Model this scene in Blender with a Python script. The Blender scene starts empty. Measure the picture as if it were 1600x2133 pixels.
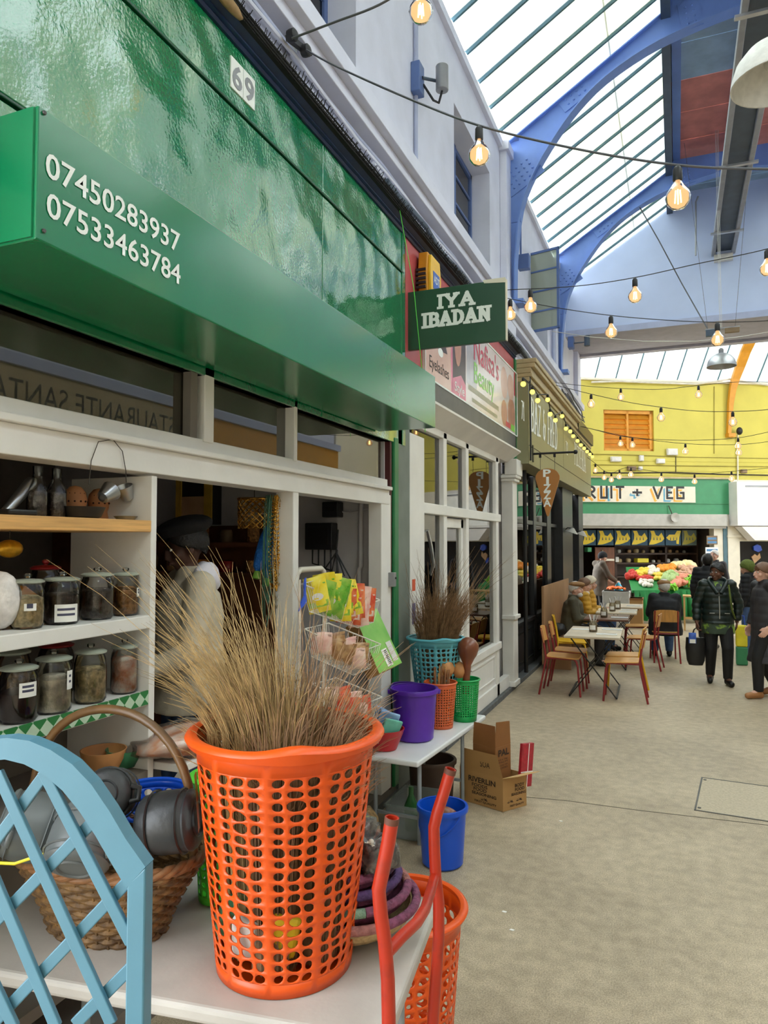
import bpy, bmesh, math, random
from mathutils import Vector, Matrix, noise as mnoise
PI = math.pi
random.seed(7)
scene = bpy.context.scene
COL = scene.collection

# ------------------------------------------------------------------ camera
H = 1.85                      # eye height above the market floor
FPX, CX, CY = 1500.0, 800.0, 1066.5
VX, VY = 1410.0, 1130.0       # vanishing point of the avenue
PITCH = math.atan((VY - CY) / FPX)
YAW = math.atan((VX - CX) / FPX * math.cos(PITCH))
cam_d = bpy.data.cameras.new('camera')
cam = bpy.data.objects.new('camera', cam_d)
COL.objects.link(cam)
cam.location = (0, 0, H)
cam.rotation_euler = (PI / 2 + PITCH, 0, YAW)
cam_d.sensor_fit = 'VERTICAL'
cam_d.sensor_height = 32.0
cam_d.lens = 32.0 * FPX / 2133.0
cam_d.clip_start = 0.02
cam_d.clip_end = 300
scene.camera = cam
RCAM = cam.rotation_euler.to_matrix()

def at(px, py, x=None, y=None, z=None, t=None):
    """point of the place seen at a photo pixel, on a known plane of the place"""
    v = RCAM @ Vector(((px - CX) / FPX, -(py - CY) / FPX, -1.0))
    if x is not None: k = x / v.x
    elif y is not None: k = y / v.y
    elif z is not None: k = (z - H) / v.z
    else: k = t
    return Vector((0, 0, H)) + v * k

# ------------------------------------------------------------------ world, exposure
world = bpy.data.worlds.new('overcast_sky')
scene.world = world
world.use_nodes = True
wn = world.node_tree.nodes; wl = world.node_tree.links
wn.clear()
wo = wn.new('ShaderNodeOutputWorld'); wb = wn.new('ShaderNodeBackground')
wb.inputs['Color'].default_value = (0.90, 0.955, 1.0, 1)
wb.inputs['Strength'].default_value = 8.3
wl.new(wb.outputs[0], wo.inputs[0])
vs = scene.view_settings
vs.view_transform = 'Standard'; vs.look = 'None'; vs.gamma = 1.0
vs.use_curve_mapping = False
vs.exposure = 0.0

# ------------------------------------------------------------------ materials
M = {}
def new_mat(key):
    m = bpy.data.materials.new(key); m.use_nodes = True
    nt = m.node_tree; nt.nodes.clear()
    out = nt.nodes.new('ShaderNodeOutputMaterial')
    M[key] = m
    return m, nt, out

def noise_node(nt, scale, detail=3.0, coord='Object', stretch=None, rough=0.5):
    tc = nt.nodes.new('ShaderNodeTexCoord')
    n = nt.nodes.new('ShaderNodeTexNoise')
    n.inputs['Scale'].default_value = scale
    n.inputs['Detail'].default_value = detail
    n.inputs['Roughness'].default_value = rough
    if stretch:
        mp = nt.nodes.new('ShaderNodeMapping')
        mp.inputs['Scale'].default_value = stretch
        nt.links.new(tc.outputs[coord], mp.inputs['Vector'])
        nt.links.new(mp.outputs[0], n.inputs['Vector'])
    else:
        nt.links.new(tc.outputs[coord], n.inputs['Vector'])
    return n

def mat(key, col, rough=0.5, metal=0.0, var=0.10, scale=6.0, bump=0.0, bscale=40.0, col2=None, spec=0.5,
        emit=None, estr=0.0, coat=0.0, alpha=1.0, sub=0.0, stretch=None, trans=0.0, ramp=(0.35, 0.65), sheen=0.0):
    m, nt, out = new_mat(key)
    b = nt.nodes.new('ShaderNodeBsdfPrincipled')
    nt.links.new(b.outputs[0], out.inputs[0])
    c = Vector(col[:3])
    if col2 is None:
        c1 = [max(0, x * (1 - var)) for x in c]; c2 = [min(1, x * (1 + var)) for x in c]
    else:
        c1 = list(c); c2 = list(col2)
    n = noise_node(nt, scale, 4.0, stretch=stretch)
    r = nt.nodes.new('ShaderNodeValToRGB')
    r.color_ramp.elements[0].position = ramp[0]; r.color_ramp.elements[1].position = ramp[1]
    r.color_ramp.elements[0].color = (*c1, 1); r.color_ramp.elements[1].color = (*c2, 1)
    nt.links.new(n.outputs['Fac'], r.inputs[0])
    nt.links.new(r.outputs[0], b.inputs['Base Color'])
    b.inputs['Roughness'].default_value = rough
    b.inputs['Metallic'].default_value = metal
    b.inputs['Specular IOR Level'].default_value = spec
    if coat: b.inputs['Coat Weight'].default_value = coat; b.inputs['Coat Roughness'].default_value = 0.06
    if alpha < 1: b.inputs['Alpha'].default_value = alpha
    if trans: b.inputs['Transmission Weight'].default_value = trans
    if sheen: b.inputs['Sheen Weight'].default_value = sheen
    if emit:
        b.inputs['Emission Color'].default_value = (*emit, 1); b.inputs['Emission Strength'].default_value = estr
    if bump:
        n2 = noise_node(nt, bscale, 4.0, stretch=stretch)
        bp = nt.nodes.new('ShaderNodeBump'); bp.inputs['Strength'].default_value = bump
        bp.inputs['Distance'].default_value = 0.02
        nt.links.new(n2.outputs['Fac'], bp.inputs['Height']); nt.links.new(bp.outputs[0], b.inputs['Normal'])
    return m

def glass_mat(key, tint=(1, 1, 1), refl=0.9, rough=0.02, haze=0.0, hcol=(0.8, 0.85, 0.85), ior=1.6):
    """thin pane: clear straight through, mirror reflection by Fresnel, optional dirt film"""
    m, nt, out = new_mat(key)
    tr = nt.nodes.new('ShaderNodeBsdfTransparent'); tr.inputs[0].default_value = (*tint, 1)
    gl = nt.nodes.new('ShaderNodeBsdfGlossy'); gl.inputs['Roughness'].default_value = rough
    gl.inputs[0].default_value = (refl, refl, refl, 1)
    fr = nt.nodes.new('ShaderNodeFresnel'); fr.inputs[0].default_value = ior
    mx = nt.nodes.new('ShaderNodeMixShader')
    nt.links.new(fr.outputs[0], mx.inputs[0]); nt.links.new(tr.outputs[0], mx.inputs[1]); nt.links.new(gl.outputs[0], mx.inputs[2])
    last = mx
    if haze:
        df = nt.nodes.new('ShaderNodeBsdfTranslucent'); df.inputs[0].default_value = (*hcol, 1)
        d2 = nt.nodes.new('ShaderNodeBsdfDiffuse'); d2.inputs[0].default_value = (*hcol, 1)
        m3 = nt.nodes.new('ShaderNodeMixShader'); m3.inputs[0].default_value = 0.5
        nt.links.new(df.outputs[0], m3.inputs[1]); nt.links.new(d2.outputs[0], m3.inputs[2])
        m2 = nt.nodes.new('ShaderNodeMixShader'); m2.inputs[0].default_value = haze
        nt.links.new(mx.outputs[0], m2.inputs[1]); nt.links.new(m3.outputs[0], m2.inputs[2]); last = m2
    nt.links.new(last.outputs[0], out.inputs[0])
    return m

def emit_mat(key, col, strength):
    m, nt, out = new_mat(key)
    e = nt.nodes.new('ShaderNodeEmission'); e.inputs[0].default_value = (*col, 1); e.inputs[1].default_value = strength
    nt.links.new(e.outputs[0], out.inputs[0]); return m

# ------------------------------------------------------------------ mesh builder
class MB:
    def __init__(s): s.v = []; s.f = []; s.mi = []; s.cur = 0
    def add(s, vs_, fs):
        o = len(s.v); s.v += [tuple(v) for v in vs_]
        for f in fs: s.f.append(tuple(i + o for i in f)); s.mi.append(s.cur)
        return s
    def bx(s, x0, x1, y0, y1, z0, z1, T=None):
        vv = [Vector(p) for p in ((x0,y0,z0),(x1,y0,z0),(x1,y1,z0),(x0,y1,z0),(x0,y0,z1),(x1,y0,z1),(x1,y1,z1),(x0,y1,z1))]
        if T is not None: vv = [T @ v for v in vv]
        return s.add(vv, [(0,3,2,1),(4,5,6,7),(0,1,5,4),(1,2,6,5),(2,3,7,6),(3,0,4,7)])
    def box(s, c, d, T=None):
        return s.bx(c[0]-d[0]/2, c[0]+d[0]/2, c[1]-d[1]/2, c[1]+d[1]/2, c[2]-d[2]/2, c[2]+d[2]/2, T)
    def bar(s, p, q, w, h, up=(0, 0, 1)):
        """rectangular bar p->q, w across, h along up"""
        p = Vector(p); q = Vector(q); d = (q - p).normalized(); u = Vector(up)
        r = d.cross(u)
        if r.length < 1e-5: r = d.cross(Vector((1, 0, 0)))
        r.normalize(); u = r.cross(d).normalized()
        vv = []
        for b in (p, q):
            for i, j in ((-1,-1),(1,-1),(1,1),(-1,1)): vv.append(b + r*w/2*i + u*h/2*j)
        return s.add(vv, [(0,1,2,3),(7,6,5,4),(0,4,5,1),(1,5,6,2),(2,6,7,3),(3,7,4,0)])
    def tube(s, pts, r, n=8, caps=True, closed=False, flat=1.0):
        pts = [Vector(p) for p in pts]; N = len(pts)
        rr = r if isinstance(r, (list, tuple)) else [r] * N
        tang = []
        for i in range(N):
            if closed: a = pts[(i-1) % N]; b = pts[(i+1) % N]
            else: a = pts[max(0, i-1)]; b = pts[min(N-1, i+1)]
            tang.append((b - a).normalized() if (b - a).length > 1e-9 else Vector((0,0,1)))
        t0 = tang[0]; ref = Vector((0,0,1)) if abs(t0.z) < 0.9 else Vector((1,0,0))
        u = t0.cross(ref).normalized(); vv = []
        for i in range(N):
            t = tang[i]; u = (u - t * u.dot(t))
            if u.length < 1e-6: u = t.cross(Vector((1,0,0)))
            u.normalize(); w = t.cross(u)
            for k in range(n):
                a = 2*PI*k/n
                vv.append(pts[i] + (u*math.cos(a) + w*math.sin(a)*flat) * rr[i])
        ff = []
        for i in range(N if closed else N-1):
            j = (i+1) % N
            for k in range(n):
                k2 = (k+1) % n
                ff.append((i*n+k, i*n+k2, j*n+k2, j*n+k))
        if caps and not closed:
            ff.append(tuple(range(n-1, -1, -1))); ff.append(tuple((N-1)*n + k for k in range(n)))
        return s.add(vv, ff)
    def lathe(s, prof, n=24, T=None, a0=0.0, a1=None, fn=None, caps=True):
        """prof: (r, z) list; fn(angle) -> radius factor"""
        full = a1 is None; vv = []; ff = []
        m = n if full else n + 1
        for (r, z) in prof:
            for k in range(m):
                a = a0 + (2*PI*k/n if full else (a1-a0)*k/n)
                q = fn(a, z) if fn else 1.0
                vv.append(Vector((r*q*math.cos(a), r*q*math.sin(a), z)))
        if T is not None: vv = [T @ v for v in vv]
        for i in range(len(prof)-1):
            for k in range(n):
                k2 = (k+1) % m
                ff.append((i*m+k, i*m+k2, (i+1)*m+k2, (i+1)*m+k))
        if full and caps:
            if prof[0][0] > 1e-6: ff.append(tuple(range(m-1, -1, -1)))
            if prof[-1][0] > 1e-6: ff.append(tuple((len(prof)-1)*m + k for k in range(m)))
        return s.add(vv, ff)
    def prism(s, poly, fn, w0, w1):
        """poly: (u, v) outline; fn(u, v, w) -> point"""
        n = len(poly)
        vv = [fn(u, v, w0) for u, v in poly] + [fn(u, v, w1) for u, v in poly]
        ff = [tuple(range(n-1, -1, -1)), tuple(range(n, 2*n))]
        for i in range(n): j = (i+1) % n; ff.append((i, j, n+j, n+i))
        return s.add(vv, ff)
    def ball(s, c, r, n=12, m=8, T=None, sq=(1, 1, 1)):
        prof = [(max(1e-4, math.sin(PI*i/m)), -math.cos(PI*i/m)) for i in range(m+1)]
        B = Matrix.Translation(Vector(c)) @ Matrix.Diagonal((r*sq[0], r*sq[1], r*sq[2], 1))
        return s.lathe(prof, n, (T @ B) if T is not None else B)
    def xf(s, T): s.v = [tuple(T @ Vector(v)) for v in s.v]; return s
    def build(s, name, material=None, parent=None, smooth=None, bevel=0.0, world=True, mats=None, seg=2, solid=0.0, weld=False):
        me = bpy.data.meshes.new(name); me.from_pydata(s.v, [], s.f); me.update()
        if mats:
            for q in mats: me.materials.append(M[q])
            me.polygons.foreach_set('material_index', s.mi)
        elif material is not None: me.materials.append(M[material] if isinstance(material, str) else material)
        if weld or smooth is None:
            bm = bmesh.new(); bm.from_mesh(me)
            if weld: bmesh.ops.remove_doubles(bm, verts=bm.verts, dist=1e-4)
            bmesh.ops.recalc_face_normals(bm, faces=bm.faces)
            bm.to_mesh(me); bm.free()
        if smooth:
            for p in me.polygons: p.use_smooth = True
            me.set_sharp_from_angle(angle=math.radians(smooth if smooth > 1 else 40))
        o = bpy.data.objects.new(name, me); COL.objects.link(o)
        if parent is not None:
            o.parent = parent
            if world: o.matrix_parent_inverse = wmat(parent).inverted()
        if solid:
            md = o.modifiers.new('thick', 'SOLIDIFY'); md.thickness = solid; md.offset = 0
        if bevel:
            md = o.modifiers.new('bevel', 'BEVEL'); md.width = bevel; md.segments = seg; md.limit_method = 'ANGLE'
            md.angle_limit = math.radians(50)
        return o

def wmat(o):
    m = o.matrix_basis.copy()
    if o.parent is not None: m = wmat(o.parent) @ o.matrix_parent_inverse @ m
    return m

def tag(o, label=None, cat=None, group=None, kind=None):
    if label: o['label'] = label
    if cat: o['category'] = cat
    if group: o['group'] = group
    if kind: o['kind'] = kind
    return o
def thing(name, label, cat, loc=(0, 0, 0), rz=0.0, group=None, kind=None):
    o = bpy.data.objects.new(name, None); COL.objects.link(o)
    o.empty_display_size = 0.05
    o.location = loc; o.rotation_euler = (0, 0, rz)
    return tag(o, label, cat, group, kind)
def struct(name, mb, m, parent=None, **k):
    o = mb.build(name, m, parent, **k)
    if parent is None: o['kind'] = 'structure'
    return o
def copy_tree(o, parent=None):
    c = o.copy(); COL.objects.link(c)
    if parent is not None: c.parent = parent
    for ch in [x for x in o.children]: copy_tree(ch, c)
    return c
def one(name, mb, m, label, cat, group=None, **k):
    """a thing that is one mesh"""
    return tag(mb.build(name, m, None, **k), label, cat, group)
def rotz(a): return Matrix.Rotation(a, 4, 'Z')
def TR(loc, rz=0.0, rx=0.0, ry=0.0):
    return Matrix.Translation(Vector(loc)) @ Matrix.Rotation(rz, 4, 'Z') @ Matrix.Rotation(ry, 4, 'Y') @ Matrix.Rotation(rx, 4, 'X')

# flat lettering --------------------------------------------------------------
def frame(o, ux, uy):
    """matrix with local x along ux, local y along uy, at o"""
    ux = Vector(ux).normalized(); uy = Vector(uy).normalized(); uz = ux.cross(uy)
    m = Matrix((ux, uy, uz)).transposed().to_4x4(); m.translation = Vector(o)
    return m
def text_mesh(s, size=1.0, bold=0.0, depth=0.002, align='LEFT', space=1.0, width=None):
    cu = bpy.data.curves.new('lettering', 'FONT'); cu.body = s; cu.size = size; cu.extrude = depth
    cu.offset = bold; cu.align_x = align; cu.align_y = 'BOTTOM_BASELINE'; cu.space_character = space
    cu.resolution_u = 3
    o = bpy.data.objects.new('lettering', cu); COL.objects.link(o)
    dg = bpy.context.evaluated_depsgraph_get()
    me = bpy.data.meshes.new_from_object(o.evaluated_get(dg))
    bpy.data.objects.remove(o); bpy.data.curves.remove(cu)
    return me
def text(name, s, T, height, m, parent, bold=0.0, width=None, align='LEFT', depth=0.0015, space=1.0):
    """capital height = height (m); width fits the line if given"""
    me = text_mesh(s, 1.0, bold, 0.0, align, space)
    if not me.vertices: return None
    ys = [v.co.y for v in me.vertices]; xs = [v.co.x for v in me.vertices]
    sy = height / max(1e-6, max(ys)); sx = sy
    if width: sx = width / (max(xs) - min(xs))
    ox = min(xs) if align == 'LEFT' else 0
    for v in me.vertices: v.co = T @ Vector(((v.co.x - ox)*sx, v.co.y*sy, depth))
    me.materials.clear(); me.materials.append(M[m])
    o = bpy.data.objects.new(name, me); COL.objects.link(o); o.parent = parent
    o.matrix_parent_inverse = wmat(parent).inverted()
    return o
# drawn letters: strokes on a 1-high grid, with optional slab serifs
def arc(cx, cy, rx, ry, a0, a1, n=8):
    return [(cx + rx*math.cos(math.radians(a0+(a1-a0)*i/n)), cy + ry*math.sin(math.radians(a0+(a1-a0)*i/n))) for i in range(n+1)]
GL = {  # width, strokes, serif feet (x, y, half width)
 'I': (.30, [[(.15,0),(.15,1)]], [(.15,0),(.15,1)]),
 'Y': (.72, [[(.06,1),(.36,.48)],[(.66,1),(.36,.48)],[(.36,.48),(.36,0)]], [(.07,1),(.65,1),(.36,0)]),
 'A': (.78, [[(.08,0),(.39,1)],[(.70,0),(.39,1)],[(.2,.32),(.58,.32)]], [(.09,0),(.69,0)]),
 'B': (.68, [[(.14,0),(.14,1)],[(.14,1)]+arc(.40,.76,.2,.24,90,-90)+[(.14,.52)],[(.14,.52)]+arc(.42,.26,.22,.26,90,-90)+[(.14,0)]], [(.12,0),(.12,1)]),
 'D': (.74, [[(.14,0),(.14,1)],[(.14,1)]+arc(.34,.5,.32,.5,90,-90)+[(.14,0)]], [(.12,0),(.12,1)]),
 'N': (.80, [[(.14,0),(.14,1)],[(.14,1),(.66,0)],[(.66,0),(.66,1)]], [(.13,0),(.12,1),(.66,1)]),
 'Z': (.64, [[(.08,1),(.56,1),(.08,0),(.56,0)]], []),
 'F': (.58, [[(.14,0),(.14,1),(.52,1)],[(.14,.52),(.44,.52)]], [(.14,0)]),
 'R': (.68, [[(.14,0),(.14,1)],[(.14,1)]+arc(.38,.75,.2,.25,90,-90)+[(.14,.5)],[(.32,.5),(.6,0)]], [(.13,0),(.12,1),(.6,0)]),
 'E': (.60, [[(.52,1),(.14,1),(.14,0),(.52,0)],[(.14,.52),(.44,.52)]], []),
 'P': (.62, [[(.14,0),(.14,1)],[(.14,1)]+arc(.36,.74,.2,.26,90,-90)+[(.14,.48)]], [(.13,0),(.12,1)]),
 'T': (.60, [[(.06,1),(.54,1)],[(.30,1),(.30,0)]], [(.30,0)]),
 '&': (.74, [[(.66,.5),(.52,.12)]+arc(.34,.24,.2,.24,-40,-270)+[(.34,.5)]+arc(.34,.75,.15,.25,-90,-300)], []),
 'U': (.64, [[(.1,1),(.1,.0),(.54,.0),(.54,1)]], []),
 'V': (.66, [[(.06,1),(.33,0),(.60,1)]], []),
 'G': (.66, [[(.56,1),(.1,1),(.1,0),(.56,0),(.56,.5),(.36,.5)]], []),
 '+': (.70, [[(.1,.5),(.6,.5)],[(.35,.25),(.35,.75)]], []),
 '7': (.56, [[(.06,1),(.5,1),(.2,0)]], []), '1': (.34, [[(.05,.8),(.18,1),(.18,0)]], [(.18,0)]),
 '2': (.56, [arc(.28,.72,.2,.28,160,-30)+[(.08,0),(.52,0)]], []), ' ': (.34, [], []),
}
def stroke_word(mb, s, T, height, sx=1.0, w=.14, serif=0.0, track=.06, off=(0, 0), depth=.002, hw=None):
    """flat drawn letters; w stroke, serif slab height, all in letter heights"""
    x = 0.0; lift = 0
    for ch in s:
        wd, strokes, feet = GL[ch]
        segs = []
        for st in strokes:
            for a, b in zip(st[:-1], st[1:]): segs.append((a, b))
        for (a, b) in segs:
            a = Vector(((a[0]+x)*sx, a[1]*(1-w)+w/2)); b = Vector(((b[0]+x)*sx, b[1]*(1-w)+w/2))
            d = b - a
            if d.length < 1e-6: continue
            d.normalize(); nn = Vector((-d.y, d.x))
            ww = w if (hw is None or abs(d.x) < .75*abs(d.y)+.2) else hw
            a2 = a - d*ww*.42; b2 = b + d*ww*.42
            q = [a2 - nn*ww/2, b2 - nn*ww/2, b2 + nn*ww/2, a2 + nn*ww/2]
            lift += 1
            mb.add([T @ Vector(((p.x+off[0])*height, (p.y+off[1])*height, depth + lift*2e-5)) for p in q], [(0, 1, 2, 3)])
        if serif:
            for (fx, fy) in feet:
                cxx = (fx + x)*sx; hwid = w*.95
                y0 = 0 if fy == 0 else 1 - serif
                q = [(cxx-hwid, y0), (cxx+hwid, y0), (cxx+hwid, y0+serif), (cxx-hwid, y0+serif)]
                lift += 1
                mb.add([T @ Vector(((p[0]+off[0])*height, (p[1]+off[1])*height, depth + lift*2e-5)) for p in q], [(0, 1, 2, 3)])
        x += wd + track
    return (x - track)*sx*height
def word_len(s, track=.06): return sum(GL[c][0] + track for c in s) - track
# ------------------------------------------------------------------ palette
def S(r, g, b):
    f = lambda c: (c/255/12.92) if c/255 <= .04045 else ((c/255+.055)/1.055)**2.4
    return (f(r), f(g), f(b))
mat('white_paint', S(232, 229, 224), .45, var=.05, scale=3, bump=.04, bscale=30)
mat('lavender', S(218, 221, 238), .6, var=.05, scale=2.5, bump=.06, bscale=25)
mat('lavender_dark', S(176, 184, 212), .6, var=.05)
mat('arch_blue', S(112, 144, 212), .45, var=.07, scale=3, bump=.05, bscale=30)
mat('gable_blue', S(196, 210, 240), .6, var=.04, scale=1.5)
mat('soffit_grey', S(168, 166, 176), .7, var=.05)
mat('slate', S(92, 94, 96), .7, var=.2, scale=14, bump=.15, bscale=60)
mat('steel_dark', S(70, 84, 100), .5, var=.1)
mat('bar_teal', S(74, 110, 122), .5, var=.1)
mat('window_blue', S(88, 112, 165), .5, var=.08)
mat('board_teal', S(150, 176, 198), .7, var=.12, scale=4)
mat('board_red', S(206, 130, 118), .7, var=.14, scale=4)
mat('metal_grey', S(150, 152, 156), .45, .3, var=.08)
mat('galv', S(182, 184, 188), .35, .7, var=.1)
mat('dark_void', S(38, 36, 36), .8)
mat('black_paint', S(38, 40, 44), .35, var=.15, scale=8)
mat('black', S(20, 20, 21), .5, var=.2)
mat('olive', S(140, 136, 104), .4, var=.04, scale=2, spec=.3)
mat('gold_mould', S(178, 158, 118), .5, var=.1)
mat('cream', S(226, 219, 200), .6, var=.04)
mat('yellow_wall', S(200, 188, 84), .65, var=.06, scale=1.5, bump=.05, bscale=12)
mat('orange_paint', S(208, 142, 30), .5, var=.08)
mat('louvre_orange', S(178, 118, 16), .5, var=.08)
mat('veg_green', S(58, 138, 92), .5, var=.05)
mat('shutter_grey', S(176, 174, 166), .5, .1, var=.06)
mat('red_fascia', S(186, 82, 84), .35, var=.06)
mat('band_grey', S(92, 90, 90), .45, var=.1)
mat('blue_cornice', S(16, 40, 78), .45, var=.15, scale=10)
mat('net_black', S(24, 24, 27), .8)
mat('dirt_tan', S(160, 130, 92), .9, var=.2, scale=20)
mat('maroon', S(80, 32, 34), .5)
mat('jamb_green', S(36, 120, 72), .4, var=.08)
mat('grey_green', S(118, 126, 118), .6, var=.08)
mat('text_white', S(240, 244, 240), .5, var=.02)
mat('text_black', S(24, 24, 26), .5)
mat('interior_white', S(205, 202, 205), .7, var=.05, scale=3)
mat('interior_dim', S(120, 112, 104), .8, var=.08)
mat('brown_wood', S(112, 66, 40), .55, var=.18, scale=5, stretch=(1, 8, 1))
mat('dark_wood', S(66, 46, 34), .6, var=.2, scale=5)
glass_mat('pane', (.96, .97, .96), .9, .01)
glass_mat('shop_pane', (.62, .62, .58), 1.0, .01, haze=.06, hcol=(.6, .56, .44), ior=2.1)
glass_mat('roof_pane', (.94, .97, .96), .5, .05, haze=.30, hcol=(.92, .95, .90))
glass_mat('roof_pane_cream', (.92, .94, .86), .5, .05, haze=.42, hcol=(.93, .93, .80))

def green_gloss(key, col, dist, amp, rough, coat=1.0, ior=1.52):
    m, nt, out = new_mat(key)
    b = nt.nodes.new('ShaderNodeBsdfPrincipled'); nt.links.new(b.outputs[0], out.inputs[0])
    n = noise_node(nt, 1.6, 5); r = nt.nodes.new('ShaderNodeValToRGB')
    r.color_ramp.elements[0].color = (*[c*.86 for c in col], 1); r.color_ramp.elements[1].color = (*[c*1.12 for c in col], 1)
    nt.links.new(n.outputs[0], r.inputs[0]); nt.links.new(r.outputs[0], b.inputs['Base Color'])
    b.inputs['Roughness'].default_value = rough
    b.inputs['Specular IOR Level'].default_value = .8
    b.inputs['Coat Weight'].default_value = coat; b.inputs['Coat IOR'].default_value = ior; b.inputs['Coat Roughness'].default_value = rough*.8
    n1 = noise_node(nt, dist, 2); n2 = noise_node(nt, 60, 2)
    mm = nt.nodes.new('ShaderNodeMath'); mm.operation = 'MULTIPLY_ADD'; mm.inputs[1].default_value = .02
    nt.links.new(n2.outputs[0], mm.inputs[0]); nt.links.new(n1.outputs[0], mm.inputs[2])
    bp = nt.nodes.new('ShaderNodeBump'); bp.inputs['Strength'].default_value = amp; bp.inputs['Distance'].default_value = .06
    nt.links.new(mm.outputs[0], bp.inputs['Height'])
    nt.links.new(bp.outputs[0], b.inputs['Normal']); nt.links.new(bp.outputs[0], b.inputs['Coat Normal'])
green_gloss('fascia_green', S(8, 122, 74), 1.7, .9, .10)
green_gloss('box_green', S(14, 124, 78), .9, .14, .2, .3, 1.5)
green_gloss('sign_green', S(12, 70, 44), .5, .05, .35, .1)

def floor_mat():
    m, nt, out = new_mat('concrete_floor')
    b = nt.nodes.new('ShaderNodeBsdfPrincipled'); nt.links.new(b.outputs[0], out.inputs[0])
    big = noise_node(nt, .8, 5, rough=.6); mid = noise_node(nt, 14, 4); vor = nt.nodes.new('ShaderNodeTexVoronoi')
    tc = nt.nodes.new('ShaderNodeTexCoord'); nt.links.new(tc.outputs['Object'], vor.inputs['Vector']); vor.inputs['Scale'].default_value = 110
    fine = noise_node(nt, 160, 2)
    r1 = nt.nodes.new('ShaderNodeValToRGB')
    r1.color_ramp.elements[0].position = .3; r1.color_ramp.elements[1].position = .72
    r1.color_ramp.elements[0].color = (*S(166, 150, 127), 1); r1.color_ramp.elements[1].color = (*S(202, 185, 158), 1)
    nt.links.new(big.outputs[0], r1.inputs[0])
    def mixc(fac, a, bb, mode='MIX', f=.5):
        x = nt.nodes.new('ShaderNodeMixRGB'); x.blend_type = mode
        if fac is None: x.inputs[0].default_value = f
        else: nt.links.new(fac, x.inputs[0])
        nt.links.new(a, x.inputs[1])
        if isinstance(bb, tuple): x.inputs[2].default_value = (*bb, 1)
        else: nt.links.new(bb, x.inputs[2])
        return x.outputs[0]
    r2 = nt.nodes.new('ShaderNodeValToRGB'); r2.color_ramp.elements[0].position = .35; r2.color_ramp.elements[1].position = .7
    r2.color_ramp.elements[0].color = (.72, .71, .70, 1); r2.color_ramp.elements[1].color = (1.12, 1.12, 1.12, 1)
    nt.links.new(mid.outputs[0], r2.inputs[0])
    c = mixc(None, r1.outputs[0], r2.outputs[0], 'MULTIPLY', .6)
    r3 = nt.nodes.new('ShaderNodeValToRGB'); r3.color_ramp.elements[0].position = .34; r3.color_ramp.elements[1].position = .66
    r3.color_ramp.elements[0].color = (.45, .44, .43, 1); r3.color_ramp.elements[1].color = (1.35, 1.35, 1.33, 1)
    nt.links.new(fine.outputs[0], r3.inputs[0])
    c = mixc(None, c, r3.outputs[0], 'MULTIPLY', .55)
    r4 = nt.nodes.new('ShaderNodeValToRGB'); r4.color_ramp.elements[0].position = .0; r4.color_ramp.elements[1].position = .24
    r4.color_ramp.elements[0].color = (.35, .35, .35, 1); r4.color_ramp.elements[1].color = (0, 0, 0, 1)
    nt.links.new(vor.outputs['Distance'], r4.inputs[0])
    c = mixc(r4.outputs[0], c, S(222, 214, 200))
    nt.links.new(c, b.inputs['Base Color'])
    b.inputs['Roughness'].default_value = .5; b.inputs['Specular IOR Level'].default_value = .35
    bp = nt.nodes.new('ShaderNodeBump'); bp.inputs['Strength'].default_value = .12; bp.inputs['Distance'].default_value = .01
    nt.links.new(fine.outputs[0], bp.inputs['Height']); nt.links.new(bp.outputs[0], b.inputs['Normal'])
floor_mat()

# ------------------------------------------------------------------ plan of the place
XF = -1.90      # shop front line
XW = -2.02      # upper wall face
XR = 4.05       # opposite shop front line
YP = [-3.1, 1.0, 5.12, 9.15, 13.2]      # party walls / arches
YG = 14.75      # gable wall
YEND = 16.45    # end of the row of shops
ZT = 6.95       # wall head
BACK = -4.2

# roof portals guide the sky light through the glazing
def portal(c, sx, sy, ry):
    l = bpy.data.lights.new('sky_portal', 'AREA'); l.shape = 'RECTANGLE'; l.size = sx; l.size_y = sy
    l.cycles.is_portal = True
    o = bpy.data.objects.new('sky_portal', l); COL.objects.link(o); o.location = c; o.rotation_euler = (0, ry, 0)
    return o
portal((-1.02, 5.3, 7.75), 2.4, 19.2, math.radians(-26))
portal((3.02, 5.3, 7.75), 2.4, 19.2, math.radians(26))

# ------------------------------------------------------------------ floor
struct('floor', MB().bx(-9, 14, BACK-2, 40, -.2, 0), 'concrete_floor')
jp = [at(1000, 1652, z=0), at(1180, 1668, z=0), at(1330, 1688, z=0), at(1460, 1703, z=0), at(1600, 1719, z=0), at(1900, 1755, z=0)]
mat('joint', S(96, 88, 78), .9, var=.2, scale=20)
fj = MB()
for a, b in zip(jp[:-1], jp[1:]): fj.bar(a + Vector((0, 0, .0005)), b + Vector((0, 0, .0005)), .006, .003)
struct('trim_1', fj, 'joint')
# inspection cover let into the floor
hq = [at(1444, 1617, z=0), at(1600, 1642, z=0), at(1600, 1712, z=0), at(1446, 1688, z=0)]
h0 = hq[3]; hu = (hq[2]-hq[3]).normalized(); hv = Vector((-hu.y, hu.x, 0)); hw_ = (hq[0]-hq[3]).dot(hv)
hT = frame(h0, hu, hv)
hatch = thing('floor_hatch', 'rectangular concrete-filled inspection cover with thin steel edging let into the floor', 'floor hatch', tuple(h0))
mat('hatch_fill', S(186, 172, 148), .7, var=.12, scale=60, bump=.2, bscale=90)
MB().bx(.012, .88, .012, hw_-.012, -.02, .002, hT).build('infill', 'hatch_fill', hatch)
fr = MB()
for b in ((0, .9, 0, .012), (0, .9, hw_-.012, hw_), (0, .012, 0, hw_), (.888, .9, 0, hw_)): fr.bx(b[0], b[1], b[2], b[3], -.02, .004, hT)
mat('steel_edge', S(88, 86, 84), .5, .4, var=.2)
fr.build('edging', 'steel_edge', hatch)
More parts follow.
